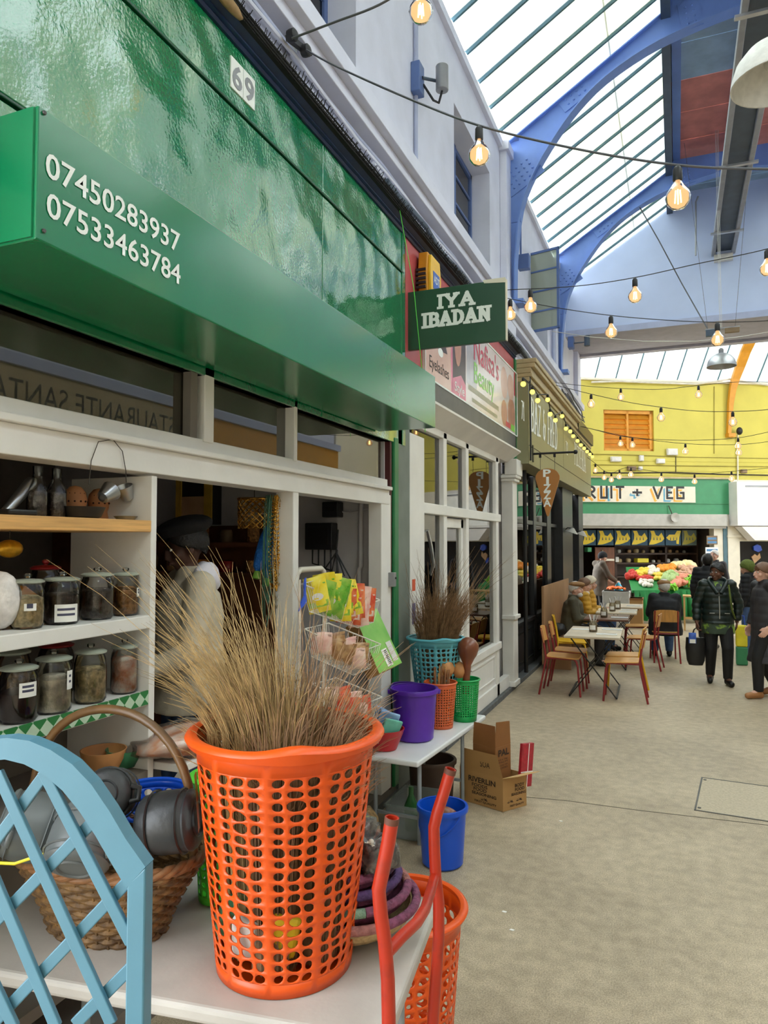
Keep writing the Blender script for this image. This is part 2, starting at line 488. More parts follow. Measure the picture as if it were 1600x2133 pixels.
for q in (.06, hw_-.06): MB().lathe([(.012, 0), (.012, .006)], 10, hT @ Matrix.Translation((.03, q, 0))).build('screw', 'steel_edge', hatch)

# slate kerb in front of the shops
kerb = thing('trim_2', None, None, (XF, 5, 0), kind='structure')
ys = [1.0, 2.9, 4.3, 5.12, 6.2, 7.4, 8.6, 9.5, 10.7, 11.9, 13.1, 14.3, 15.4, YEND]
for a, b in zip(ys[:-1], ys[1:]):
    MB().bx(-2.6, XF-.02 + random.uniform(-.005, .005), a+.003, b-.003, -.02, .055).build('kerb_stone', 'slate', kerb, bevel=.006)

# ------------------------------------------------------------------ upper wall on the shop side
WIN = [(2.95, 4.45), (6.85, 8.35), (11.0, 12.5)]
ZS, ZH = 5.05, 6.30
wall = thing('wall_left', None, None, (XW, 5, 4.3), kind='structure')
wm = MB()
y = BACK
for (a, b) in WIN:
    wm.bx(XW-.35, XW, y, a, 4.15, ZT); wm.bx(XW-.35, XW, a, b, 4.15, ZS); wm.bx(XW-.35, XW, a, b, ZH, ZT); y = b
wm.bx(XW-.35, XW, y, YEND, 4.15, ZT)
wm.build('masonry', 'lavender', wall)
for yp in (YP[1], YP[3], YP[4], 16.2):
    p = MB().bx(XW, XW+.09, yp-.26, yp+.26, 4.55, ZT-.05); p.bx(XW, XW+.13, yp-.31, yp+.31, ZT-.12, ZT)
    p.build('pilaster', 'lavender', wall, bevel=.008)
lg = MB().bx(XW-.1, XW+.16, BACK, YEND, 4.78, 4.90); lg.bx(XW-.1, XW+.10, BACK, YEND, 4.70, 4.78)
lg.build('string_course', 'lavender', wall, bevel=.006)
MB().bx(XW-.2, XW+.05, BACK, YEND, ZT-.08, ZT+.02).build('wall_head', 'lavender', wall)
for i, (a, b) in enumerate(WIN):
    w = thing('window_%d' % (i+1), None, None, (XW, a, ZS), kind='structure')
    xq = XW - .22
    fm = MB()
    for q in (a, b-.05): fm.bx(xq-.04, xq, q, q+.05, ZS, ZH)
    for q in (ZS, ZH-.05, ): fm.bx(xq-.04, xq, a, b, q, q+.05)
    fm.bx(xq-.04, xq+.01, (a+b)/2-.03, (a+b)/2+.03, ZS, ZH)
    fm.build('window_frame', 'window_blue', w)
    MB().bx(XW-.35, XW+.04, a-.03, b+.03, ZS-.06, ZS).build('window_sill', 'lavender_dark', w, bevel=.006)
    g = MB()
    for k in range(1, 4): g.bx(xq-.035, xq-.005, a+.05, b-.05, ZS+(ZH-ZS)*k/4-.012, ZS+(ZH-ZS)*k/4+.012)
    g.build('glazing_bar', 'window_blue', w)
    for h in range(2):
        for k in range(4):
            y0 = a+.05 + h*(b-a-.05)/2; y1 = y0 + (b-a)/2-.08
            z0 = ZS+(ZH-ZS)*k/4+.015
            MB().bx(xq-.022, xq-.018, y0, y1, z0, z0+(ZH-ZS)/4-.03).build('pane', 'pane', w)
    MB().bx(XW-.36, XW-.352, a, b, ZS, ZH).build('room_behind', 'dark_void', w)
# the casement that stands open over the avenue
cs = thing('open_casement', 'blue steel casement window sash swung open from the upper wall', 'window', (XW, 10.98, ZS))
T = frame((XW-.10, 11.02, ZS+.02), (math.cos(math.radians(14)), -math.sin(math.radians(14)), 0), (0, 0, 1))
sm = MB(); WW, HH = .56, 1.24
for b in ((0, .035, 0, HH), (WW-.035, WW, 0, HH), (0, WW, 0, .035), (0, WW, HH-.035, HH)): sm.bx(b[0], b[1], b[2], b[3], -.015, .015, T)
sm.build('sash_frame', 'window_blue', cs)
for k in range(1, 4): MB().bx(.03, WW-.03, HH*k/4-.012, HH*k/4+.012, -.012, .012, T).build('glazing_bar', 'window_blue', cs)
glass_mat('old_pane', (.75, .8, .74), .6, .1, haze=.5, hcol=(.62, .66, .58))
for k in range(4): MB().bx(.03, WW-.03, HH*k/4+.012, HH*(k+1)/4-.012, -.003, .003, T).build('pane', 'old_pane', cs)

# ------------------------------------------------------------------ roof over the avenue
XC = 1.02
def slope(side):
    """points on the glazed slope: s 0 (eaves) .. 1 (ridge board)"""
    e = Vector((XW+.02, 0, ZT+.12)); r = Vector((-.06, 0, 8.30))
    def f(s, y, dz=0.0):
        p = e.lerp(r, s); p.y = y; p.z += dz
        if side: p.x = 2*XC - p.x
        return p
    return f
roof = thing('ceiling', None, None, (0, 5, ZT), kind='structure')
for side in (0, 1):
    f = slope(side)
    ystep = .52
    yy = BACK; k = 0
    while yy < YG - .05:
        y1 = min(yy + ystep, YG)
        a, b, c, d = f(0, yy+.012), f(1, yy+.012), f(1, y1-.012), f(0, y1-.012)
        up = Vector((0, 0, .006))
        m = MB(); m.add([a, b, c, d, a+up, b+up, c+up, d+up], [(0,3,2,1),(4,5,6,7),(0,1,5,4),(1,2,6,5),(2,3,7,6),(3,0,4,7)])
        m.build('pane', 'roof_pane_cream' if (k*7 + side) % 5 in (1, 3) else 'roof_pane', roof)
        MB().bar(f(0, yy, -.01), f(1, yy, -.01), .028, .05).build('glazing_bar', 'bar_teal', roof)
        yy = y1; k += 1
    MB().bx(*(sorted((f(1,0).x-.02, f(1,0).x+(.09 if not side else -.09)))), BACK, YG, 8.2, 8.62).build('upstand', 'steel_dark', roof)
# flat boarded strip between the two slopes
bd = 0; yy = BACK
cols = ['board_teal', 'board_teal', 'board_red', 'board_red', 'board_red', 'board_teal']
while yy < YG:
    y1 = min(yy + .85, YG)
    MB().bx(-.05, 2*XC+.05, yy+.006, y1-.006, 8.58, 8.62).build('ceiling_board', cols[int((yy - 8.9)//.85) % 6], roof)
    yy = y1
for xx in (.10, .95, 1.9):
    MB().bx(xx-.06, xx+.06, BACK, YG, 8.46, 8.58).build('purlin', 'arch_blue', roof)
# riveted arches
INTR = [(-1.88, 4.95), (-1.875, 5.3), (-1.86, 5.62), (-1.785, 6.18), (-1.608, 6.607), (-1.33, 7.03), (-1.058, 7.35), (-.729, 7.62), (-.247, 7.86), (.21, 7.99), (.711, 8.08), (XC, 8.09)]
def spline(pts, n=4):
    P_ = [Vector(p) for p in pts]; out = []
    for i in range(len(P_)-1):
        p0, p1, p2, p3 = P_[max(0, i-1)], P_[i], P_[i+1], P_[min(len(P_)-1, i+2)]
        for k in range(n):
            t = k/n
            out.append(.5*((2*p1) + (p2-p0)*t + (2*p0-5*p1+4*p2-p3)*t*t + (3*p1-p0-3*p2+p3)*t**3))
    out.append(P_[-1]); return out
def arch(yc, name, label):
    t = thing(name, label, 'arch', (XW, yc, 4.9))
    web = MB(); fl = MB(); riv = MB()
    cur = [(p.x, p.y) for p in spline(INTR, 3)]
    f = slope(0)
    for side in (0, 1):
        fx = (lambda x: x) if not side else (lambda x: 2*XC - x)
        for (a, b) in zip(cur[:-1], cur[1:]):
            def top(x):
                s_ = (x - f(0, 0).x)/(f(1, 0).x - f(0, 0).x)
                return f(max(0, min(1, s_)), 0).z - .05 +.03 if s_ <= 1.0 else 8.46
            if b[1] <= 6.1:      # leg: web back to the wall
                q = [(XW, a[1]), a, b, (XW, b[1])]
            elif a[1] < 7.0 and a[0] < -1.3:
                q = [(XW + (a[0]+1.785)*1.9 if a[0] > -1.78 else XW, top(XW)-.9+.9*(a[1]-6.1)/.9 if False else min(top(a[0]), a[1]+ (top(a[0])-a[1]))), a, b, (b[0], top(b[0]))]
                q = [(a[0], top(a[0])), a, b, (b[0], top(b[0]))]
            else:
                q = [(a[0], top(a[0])), a, b, (b[0], max(top(b[0]), b[1]+.1))]
            pts = [Vector((fx(p[0]), yc-.012, p[1])) for p in q] + [Vector((fx(p[0]), yc+.012, p[1])) for p in q]
            web.add(pts, [(0,1,2,3),(7,6,5,4),(0,4,5,1),(1,5,6,2),(2,6,7,3),(3,7,4,0)])
            fl.bar((fx(a[0]), yc, a[1]), (fx(b[0]), yc, b[1]), .18, .016, up=(0, 0, 1) if abs(b[0]-a[0]) > abs(b[1]-a[1]) else (1, 0, 0))
        web.bx(*sorted((fx(XW), fx(-1.80))), yc-.0121, yc+.0121, 6.0, f(0, 0).z)
        for s0, s1 in ((0, .5), (.5, 1)):
            a, b = f(s0, yc, -.055), f(s1, yc, -.055); fl.bar((fx(a.x), yc, a.z), (fx(b.x), yc, b.z), .15, .014)
        x0 = fx(XW); sx = 1 if not side else -1
        fl.bx(*sorted((x0, x0+sx*.26)), yc-.11, yc+.11, 4.90, 4.96)
        if not side:
            for (px, pz, an, nu, nv) in ((XW+.22, 6.62, .55, 5, 4), (-1.10, 7.50, .55, 4, 2), (.25, 8.17, .15, 2, 4)):
                TT = TR((px, yc-.016, pz), 0, 0, -an)
                web.bx(-nu*.045-.03, nu*.045+.03, -.006, .0, -nv*.04-.02, nv*.04+.02, TT)
                for u in range(nu):
                    for v in range(nv):
                        riv.ball(((u-(nu-1)/2)*.08, -.006, (v-(nv-1)/2)*.07), .015, 8, 4, TT)
    web.build('web_plate', 'arch_blue', t); fl.build('flange', 'arch_blue', t, smooth=30)
    tag(riv.build('rivets', 'arch_blue', t, smooth=60), kind='stuff')
    return t
arch(YP[3], 'roof_arch', 'blue riveted steel roof arch springing beside the open casement window')
arch(YP[4], 'roof_arch', 'blue riveted steel roof arch just before the pale blue gable wall')
arch(YP[1], 'roof_arch', 'blue riveted steel roof arch above the phone number sign')

# gable wall over the mouth of the avenue
gw = thing('wall_gable', None, None, (XC, YG, 6), kind='structure')
g = MB()
x1 = 2*XC - XW
prof = [(XW-.1, 6.05), (x1+.1, 6.05), (x1+.1, ZT), (2*XC+.06, 8.30), (2*XC+.06, 8.62), (-.06, 8.62), (-.06, 8.30), (XW-.1, ZT+.06)]
g.prism(prof, lambda u, v, w: Vector((u, w, v)), YG, YG+.25)
g.build('panel', 'gable_blue', gw)
MB().bx(XW-.1, x1+.1, YG+.001, YEND-.001, 6.0, 6.049).build('soffit', 'soffit_grey', gw)
MB().bx(XW-.1, x1+.1, YEND-.2, YEND, 5.95, 6.9).build('back_beam', 'soffit_grey', gw)
MB().bx(XW-.1, x1+.1, YG+.26, YEND-.21, 6.9, 7.0).build('cover', 'soffit_grey', gw)
MB().bx(XW-.1, x1+.1, YG-.03, YG, 6.0, 6.12).build('edge_beam', 'lavender_dark', gw)

struct('wall_back_added', MB().bx(-2.4, 4.5, BACK-.1, BACK, 0, 8.6), 'cream')  # unseen wall added behind the camera to reduce the back light
# opposite side of the avenue (out of the frame, seen in the panes and the gloss paint)
wr = thing('wall_right', None, None, (XR, 5, 0), kind='structure')
MB().bx(XR+.05, XR+.4, BACK, YEND, 4.2, ZT).build('masonry', 'lavender', wr)
MB().bx(XR, XR+.3, BACK, YEND, 2.6, 3.25).build('frieze', 'cream', wr)
MB().bx(XR-.02, XR+.3, BACK, 5.0, 3.25, 4.15).build('fascia', 'cream', wr)
MB().bx(XR-.02, XR+.3, 5.0, 9.6, 3.25, 4.15).build('fascia', 'gold_mould', wr)
MB().bx(XR-.02, XR+.3, 9.6, YEND, 3.25, 4.15).build('fascia', 'orange_paint', wr)
MB().bx(XR-.1, XR+.1, BACK, YEND, 4.15, 4.3).build('cornice', 'lavender_dark', wr)
MB().bx(XR+.1, XR+.3, BACK, YEND, 0, 2.6).build('shopfronts', 'interior_dim', wr)
for yp in range(-3, 17, 2): MB().bx(XR, XR+.12, yp-.12, yp+.12, 0, 2.6).build('pier', 'cream', wr)
rs = thing('restaurant_sign', 'long tan sign board lettered restaurante on the opposite shop row', 'sign', (XR-.03, 8, 3.5))
MB().bx(XR-.05, XR-.02, 6.2, 10.7, 3.5, 4.12).build('board', 'gold_mould', rs)
text('lettering', 'RESTAURANTE SANTA', frame((XR-.052, 10.4, 3.66), (0, -1, 0), (0, 0, 1)), .32, 'text_black', rs, width=4.0)
# ================================================================== shop with the green fascia
Y0, Y1 = 0.75, 5.12
sh = thing('wall_shop_green', None, None, (XF, 3, 0), kind='structure')
# interior shell
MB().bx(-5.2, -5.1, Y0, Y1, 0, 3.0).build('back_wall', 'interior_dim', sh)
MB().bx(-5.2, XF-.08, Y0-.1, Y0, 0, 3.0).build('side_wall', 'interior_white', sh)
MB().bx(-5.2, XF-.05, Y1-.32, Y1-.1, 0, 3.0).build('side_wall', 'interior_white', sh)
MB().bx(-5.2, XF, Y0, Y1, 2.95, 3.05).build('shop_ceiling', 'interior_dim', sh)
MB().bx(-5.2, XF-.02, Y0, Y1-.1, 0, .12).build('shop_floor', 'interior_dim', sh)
# frame: posts, transom, mullions
ZTR = 2.19
a1 = at(318, 1100, x=XF).y; a2 = at(616, 1100, x=XF).y; a3 = at(797, 1100, x=XF).y
fr = [('post', XF-.11, XF, a2-.025, a2+.035, .12, ZTR-.06), ('post', XF-.10, XF, a3-.02, a3+.16, .12, ZTR)]
for n_, x0, x1_, y0, y1, z0, z1 in fr: MB().bx(x0, x1_, y0, y1, z0, z1).build(n_, 'white_paint', sh, bevel=.005)
tr = MB().bx(XF-.12, XF+.005, Y0, a3+.12, ZTR-.07, ZTR+.03); tr.bx(XF-.12, XF+.03, Y0, a3+.12, ZTR+.03, ZTR+.055); tr.bx(XF-.12, XF-.01, Y0, a3+.12, ZTR+.055, ZTR+.11)
tr.build('transom_rail', 'white_paint', sh, bevel=.004)
m1 = at(437, 800, x=XF).y; m2 = at(617, 860, x=XF).y
for yq, w_ in ((m1, .07), (m2, .035)):
    MB().bx(XF-.12, XF, yq-w_/2, yq+w_/2, ZTR+.1, 2.62).build('mullion', 'white_paint', sh, bevel=.004)
MB().bx(XF-.05, XF-.01, m1-.12, m1-.075, ZTR+.11, 2.62).build('mullion', 'interior_dim', sh)
for (p, q) in ((Y0, m1-.10), (m1+.035, m2-.02), (m2+.02, a3+.1)):
    MB().bx(XF-.062, XF-.056, p, q, ZTR+.10, 2.6).build('pane', 'shop_pane', sh)
# lining behind the transom lights
mat('lining', S(128, 116, 82), .7, var=.15, scale=3)
MB().bx(XF-.5, XF-.45, Y0, a3+.1, ZTR+.05, 2.95).build('lining_board', 'lining', sh)
# fascia panels
ZB, ZL1, ZL2, ZF = 2.58, 3.22, 3.90, 4.20
def panel(y0, y1, z0, z1, x=XF, m='fascia_green'):
    return MB().bx(x-.06, x, y0, y1, z0, z1).build('fascia_panel', m, sh, bevel=.004)
ysm = at(672, 430, x=XF).y
for (z0, z1) in ((ZB, ZL1-.012), (ZL1+.012, ZL2-.012), (ZL2+.012, ZF)):
    panel(Y0, ysm-.002, z0, z1); panel(ysm+.002, Y1-.03, z0, z1)
MB().bx(XF-.07, XF-.012, Y0, Y1-.03, ZB, ZF).build('fascia_backing', 'black_paint', sh)
mat('bead_green', S(10, 70, 44), .35)
for z in (ZL1, ZL2):
    MB().bx(XF-.02, XF+.008, Y0, Y1-.05, z-.006, z+.006).build('bead', 'bead_green', sh, bevel=.003)
MB().bx(XF-.05, XF+.006, Y1-.09, Y1-.03, ZB, ZF).build('end_trim', 'fascia_green', sh)
MB().bx(XF-.2, XF-.015, Y0, a3+.25, 2.58, 2.64).build('head', 'black_paint', sh)
# blue cornice and bird netting all along
cn = MB()
prof = [(XF-.1, 4.20), (XF+.012, 4.20), (XF+.022, 4.212), (XF+.018, 4.220), (XF+.034, 4.225), (XF+.034, 4.234), (XF+.022, 4.240), (XF+.06, 4.262), (XF+.08, 4.268), (XF+.08, 4.275), (XF-.1, 4.275)]
cn.prism(prof, lambda u, v, w: Vector((u, w, v)), Y0-3, 9.1)
crn = thing('trim_3', None, None, (XF, 3, 4.2), kind='structure')
cn.build('cornice', 'blue_cornice', crn)
nt_ = MB()
for i in range(0, 300):
    yy = .9 + i*.0285
    if yy > 9.1: break
    for j in range(2):
        nt_.bar((XF+.082, yy + .01*j, 4.262), (XF+.10+random.uniform(-.01, .03), yy+random.uniform(-.02, .02), 4.30+random.uniform(0, .025)), .003, .003)
nt_.bx(XF+.06, XF+.084, Y0-1, 9.1, 4.262, 4.305)
for q in range(3): nt_.tube([(XF+.088+.006*q, yy, 4.270+.014*q + .005*math.sin(yy*3+q)) for yy in [Y0-1+.3*k for k in range(34)]], .006, 5)
tag(nt_.build('bird_spikes', 'net_black', crn), kind='stuff')
MB().ball((0, 0, 0), 1, 10, 6, TR((XF+.075, 2.62, 4.27)) @ Matrix.Diagonal((.025, .14, .03, 1))).build('mastic_patch', 'dirt_tan', crn, smooth=60)
# green jamb strip, maroon strip, grey edge
MB().bx(XF-.1, XF-.01, a3+.165, a3+.20, .1, 2.6).build('jamb_strip', 'maroon', sh)
MB().bx(XF-.08, XF+.005, a3+.22, a3+.31, .1, 2.62).build('jamb_strip', 'jamb_green', sh, bevel=.01)
MB().bx(XF-.1, XF+.0, a3+.31, Y1+.08, .06, 2.8).build('jamb_strip', 'grey_green', sh)
sw = thing('shutter_key_switch', 'small grey shutter switch box fixed on the grey-green jamb', 'switch', tuple(at(817, 1207, x=XF)))
p = at(817, 1207, x=XF+.02)
MB().box((XF+.02, p.y, p.z), (.045, .05, .10)).build('switch_box', 'metal_grey', sw, bevel=.004)
MB().lathe([(.008, 0), (.008, .006)], 10, frame((XF+.043, p.y+.008, p.z+.01), (0, 1, 0), (0, 0, 1))).build('key_hole', 'steel_edge', sw)

# projecting light box with the phone numbers
XB = XF + .42
zb0 = at(75, 497, x=XB).z; zb1 = at(78, 217, x=XB).z; yb0 = at(76, 400, x=XB).y; yb1 = at(907, 850, x=XB).y
lb = thing('light_box', 'long projecting green sign box with two white phone numbers', 'sign', (XB, yb0, zb0))
MB().bx(XF+.012, XB, yb0, yb1, zb0, zb1).build('box', 'box_green', lb, bevel=.004)
MB().bx(XF+.02, XB-.01, yb0-.006, yb0, zb0+.005, zb1-.005).build('end_panel', 'box_green', lb)
hT = frame((XB+.001, 0, 0), (0, 1, 0), (0, 0, 1))
for (s, pa, pb, hh) in (('07450283937', (95, 352), (375, 492), 0), ('07533463784', (97, 432), (376, 560), 0)):
    A = at(pa[0], pa[1], x=XB+.002); B = at(pb[0], pb[1], x=XB+.002)
    # baseline: digits are about .058 m high
    zz = (A.z + B.z)/2 - .036
    text('lettering', s, frame((XB+.001, A.y, zz), (0, 1, 0), (0, 0, 1)), .064, 'text_white', lb, bold=.012, width=B.y-A.y)
for (px, py) in ((92, 235), (91, 481)):
    q = at(px, py, x=XB+.002)
    MB().lathe([(.006, 0), (.005, .004)], 8, frame(q, (0, 1, 0), (0, 0, 1))).build('screw', 'steel_edge', lb)
# street number plate
A = at(480, 168, x=XF+.004); B = at(531, 185, x=XF+.004)
npz = at(505, 175, x=XF).z
npl = thing('number_plate', 'two small white plates numbered 69 on the green fascia', 'house number', (XF, A.y, npz))
for i, dgt in enumerate('69'):
    y0 = A.y + i*(B.y-A.y)/2
    MB().bx(XF, XF+.006, y0+.002, y0+(B.y-A.y)/2-.002, npz-.075, npz+.075).build('plate', 'text_white', npl)
    text('numeral', dgt, frame((XF+.0065, y0+.012, npz-.055), (0, 1, 0), (0, 0, 1)), .11, 'metal_grey', npl, bold=.02, width=(B.y-A.y)/2-.024)

# hanging sign at right angles to the row: IYA IBADAN
ysg = at(850, 660, x=XF).y
pl = at(852, 730, y=ysg); pr = at(1054, 708, y=ysg); ptl = at(861, 607, y=ysg); ptr = at(1055, 581, y=ysg)
sg = thing('projecting_sign', 'dark green projecting sign lettered IYA IBADAN in white slab letters', 'sign', tuple(pl))
z0, z1 = (pl.z+pr.z)/2, (ptl.z+ptr.z)/2
MB().bx(XF-.02, pr.x, ysg, ysg+.035, z0, z1).build('board', 'sign_green', sg, bevel=.003)
MB().bx(pr.x-.002, pr.x+.006, ysg-.002, ysg+.037, z0, z1).build('edge_strip', 'cream', sg)
MB().prism([(pr.x-.16, z1-.012), (pr.x, z1-.026), (pr.x, z1+.012), (pr.x-.17, z1+.012)], lambda u, v, w: Vector((u, w, v)), ysg-.003, ysg).build('worn_corner', 'cream', sg)
for s, xa, xb, yb_, yt in (('IYA', 912, 987, 641, 610), ('IBADAN', 881, 1021, 674, 636)):
    A = at(xa, yb_, y=ysg-.002); B = at(xb, yb_-(10 if s == 'IYA' else 17), y=ysg-.002)
    hgt = (z1-z0)*(.25 if s == 'IYA' else .265)
    lm = MB(); Wd = B.x - A.x
    zz = z0 + (z1-z0)*(.64 if s == 'IYA' else .34)
    stroke_word(lm, s, frame((A.x, ysg-.001, zz), (1, 0, 0), (0, 0, 1)), hgt, sx=Wd/hgt/word_len(s, .16), w=.25, serif=.17, track=.16, hw=.18)
    lm.build('lettering', 'text_white', sg)

# party wall pier between green shop and white shop
MB().bx(XF-.12, XF+.005, Y1+.08, Y1+.42, .05, 2.70).build('pier', 'white_paint', sh, bevel=.006)
mat('sticker_red', S(214, 84, 50), .5); mat('sticker_blue', S(90, 92, 150), .5)
for (zc, hh, m_) in ((1.52, .09, 'sticker_red'), (1.30, .16, 'sticker_blue')):
    MB().bx(XF+.005, XF+.007, Y1+.12, Y1+.19, zc-hh/2, zc+hh/2).build('sticker', m_, sh)

# ================================================================== white beauty shop
XS = XF - .06
w2 = thing('wall_shop_white', None, None, (XS, 7, 0), kind='structure')
yA, yB, yC, yD, yE = Y1+.42, at(928, 1000, x=XS).y, at(974, 1000, x=XS).y, at(1036, 1000, x=XS).y, 9.02
zt2, ztop = 2.14, 2.86
f2 = MB()
f2.bx(XS-.08, XS, yA, yE, .055, .20); f2.bx(XS-.06, XS-.02, yC, yD+.1, .2, .62); f2.bx(XS-.08, XS+.02, yC-.02, yD+.1, .60, .68)
f2.bx(XS-.08, XS+.015, yA, yD+.12, zt2-.045, zt2+.045); f2.bx(XS-.08, XS, yA, yD+.12, ztop-.06, ztop+.02)
for yy, w_ in ((yB, .10), (yC, .10), (yD, .12)):
    f2.bx(XS-.08, XS, yy-w_/2, yy+w_/2, .055, ztop)
f2.build('shopfront_frame', 'white_paint', w2, bevel=.006)
pn = MB()
for (a, b, c, d) in ((yC+.14, yD-.14, .27, .54),):
    pn.bx(XS-.02, XS-.005, a, b, c, c+.02); pn.bx(XS-.02, XS-.005, a, b, d-.02, d); pn.bx(XS-.02, XS-.005, a, a+.02, c, d); pn.bx(XS-.02, XS-.005, b-.02, b, c, d)
pn.build('panel_mould', 'white_paint', w2, bevel=.004)
for (a, b, c, d) in ((yA, yB-.05, zt2+.045, ztop-.06), (yB+.05, yC-.05, zt2+.045, ztop-.06), (yC+.05, yD-.06, zt2+.045, ztop-.06), (yC+.05, yD-.06, .68, zt2-.045), (yA, yB-.05, .6, zt2-.045)):
    MB().bx(XS-.05, XS-.044, a, b, c, d).build('pane', 'pane', w2)
MB().bx(XS-.08, XS, yA, yB-.05, .2, .6).build('stall_riser', 'white_paint', w2)
# door in the middle bay
dr = thing('door_1', None, None, (XS, yB, .06), kind='structure')
dm = MB()
dm.bx(XS-.09, XS-.03, yB+.055, yB+.14, .2, zt2-.06); dm.bx(XS-.09, XS-.03, yC-.14, yC-.055, .2, zt2-.06)
dm.bx(XS-.09, XS-.03, yB+.055, yC-.055, zt2-.15, zt2-.06); dm.bx(XS-.09, XS-.03, yB+.055, yC-.055, .2, .55)
dm.build('door_leaf', 'white_paint', dr, bevel=.005)
MB().bx(XS-.06, XS-.055, yB+.14, yC-.14, .55, zt2-.15).build('pane', 'pane', dr)
# chrome hasp and padlock plate by the door
hs = thing('door_pull', 'long scuffed chrome pull plate on the white shop pier', 'door handle', tuple(at(890, 1160, x=XS+.02)))
A = at(884, 1110, x=XS+.03); B = at(897, 1195, x=XS+.03)
MB().tube([A + Vector((-.03, 0, 0)), A + Vector((.02, .02, .02)), A.lerp(B, .3)+Vector((.04, 0, 0)), A.lerp(B, .75)+Vector((.04, 0, 0)), B], [.035, .04, .045, .04, .03], 8, flat=.35).build('pull_plate', 'galv', hs, smooth=60)
# interior of the white shop
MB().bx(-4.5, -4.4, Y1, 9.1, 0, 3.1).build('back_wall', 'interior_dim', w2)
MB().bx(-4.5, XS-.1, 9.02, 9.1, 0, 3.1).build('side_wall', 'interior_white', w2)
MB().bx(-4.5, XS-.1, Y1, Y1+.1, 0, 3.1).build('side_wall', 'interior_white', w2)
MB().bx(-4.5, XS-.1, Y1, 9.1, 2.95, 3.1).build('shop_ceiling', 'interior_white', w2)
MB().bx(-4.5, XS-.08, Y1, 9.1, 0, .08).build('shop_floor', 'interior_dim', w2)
mat('blind', S(206, 206, 208), .8, var=.05); mat('lace', S(224, 222, 226), .8, var=.25, scale=60)
bl = one('window_blind', MB().bx(XS-.16, XS-.14, yC+.35, yD-.08, .7, ztop-.1), 'blind', 'pale grey blind hanging inside the white shop window', 'blind')
pt = thing('window_notice', 'white paper notice covered in print in the white shop window', 'notice', (XS-.07, yD-.5, 1.4))
A = at(1004, 1105, x=XS-.07); B = at(1026, 1225, x=XS-.07)
MB().bx(XS-.075, XS-.07, A.y, B.y, B.z, A.z).build('paper', 'lace', pt)
pq = one('price_list', MB().bx(XS-.075, XS-.07, at(901,1100,x=XS).y, at(914,1100,x=XS).y, 1.75, at(901, 1085, x=XS).z), 'cream', 'narrow cream price list taped inside the white shop window', 'notice')
# pilaster with cap and mould
pm = MB().bx(XF-.15, XF, 8.98, 9.24, .055, 2.72); pm.bx(XF-.15, XF+.02, 8.96, 9.26, .055, .12)
zq = at(1050, 1295, x=XF).z
pm.bx(XF-.15, XF+.03, 8.955, 9.265, zq-.03, zq+.02); pm.bx(XF-.15, XF+.05, 8.95, 9.27, 2.66, 2.70); pm.bx(XF-.15, XF+.03, 8.96, 9.26, 2.62, 2.66)
pm.build('pilaster', 'white_paint', w2, bevel=.008)
MB().bx(XF-.1, XF+.06, 8.95, 9.3, 2.70, 2.9).build('bracket', 'white_paint', w2, bevel=.008)
# frieze: sloping white soffit, grey band, banner, red top
sf = MB(); sf.prism([(XS-.1, 2.86), (XS, 2.86), (XF+.10, 2.98), (XF+.10, 3.0), (XS-.1, 3.0)], lambda u, v, w: Vector((u, w, v)), Y1+.2, 9.0)
sf.build('soffit_board', 'white_paint', w2)
zbn = at(1077, 908, x=XF+.02).z; zbt = at(1077, 781, x=XF+.02).z
yb0 = at(886, 750, x=XF+.02).y; yb1 = at(1077, 850, x=XF+.02).y
MB().bx(XF-.1, XF+.02, Y1+.05, 9.12, 2.98, zbn).build('grey_band', 'band_grey', w2, bevel=.004)
MB().bx(XF-.1, XF+.0, Y1, 9.15, zbn, 4.2).build('red_fascia', 'red_fascia', w2)
MB().bx(XF-.05, XF+.02, 9.08, 9.16, 2.9, 4.2).build('end_strip', 'jamb_green', w2)
bn = thing('shop_banner', 'printed beauty salon banner with portraits and the name Nafisa\'s in red', 'banner', (XF, yb0, zbn))
bT = frame((XF+.012, yb0, zbn), (0, 1, 0), (0, 0, 1)); BW, BH = yb1-yb0, zbt-zbn
mat('banner_ground', S(226, 214, 212), .2, var=.08, scale=2, spec=.6)
mat('banner_grey', S(186, 184, 192), .2, var=.08); mat('banner_skin', S(222, 182, 168), .25, var=.06, scale=3); mat('banner_dark', S(62, 40, 42), .3)
mat('banner_pink', S(220, 120, 150), .3); mat('banner_red', S(206, 50, 84), .3); mat('banner_lime', S(140, 214, 90), .3); mat('banner_tan', S(196, 140, 118), .3); mat('banner_olive', S(150, 146, 124), .3)
MB().bx(0, BW, 0, BH, -.012, .006, bT).build('banner_sheet', 'banner_ground', bn)
fm = MB()
for b in ((-.015, 0, -.015, BH+.015), (BW, BW+.015, -.015, BH+.015), (-.015, BW+.015, -.015, 0), (-.015, BW+.015, BH, BH+.015)): fm.bx(*b, -.012, .014, bT)
fm.build('banner_frame', 'text_white', bn)
def blob(m_, pts, nm='print_shape', d=.0065):
    MB().add([bT @ Vector((u*BW, v*BH, d)) for u, v in pts], [tuple(range(len(pts)))]).build(nm, m_, bn)
def ell(cu, cv, ru, rv, n=16): return [(cu+ru*math.cos(2*PI*i/n), cv+rv*math.sin(2*PI*i/n)) for i in range(n)]
blob('banner_skin', [(.0, 0), (.2, 0), (.2, 1), (.0, 1)]); blob('banner_dark', [(0, .4), (.035, .7), (.02, 1), (0, 1)], d=.0070)
blob('banner_dark', [(.14, 1), (.2, 1), (.2, .55), (.17, .62)], d=.0070)
blob('text_white', ell(.075, .82, .035, .06), d=.0072); blob('banner_dark', ell(.078, .82, .016, .045), d=.0075)
blob('text_white', ell(.115, .36, .02, .05), d=.0072); blob('banner_dark', [(.09, .4), (.14, .55), (.17, .4), (.13, .38), (.11, .3)], d=.0071)
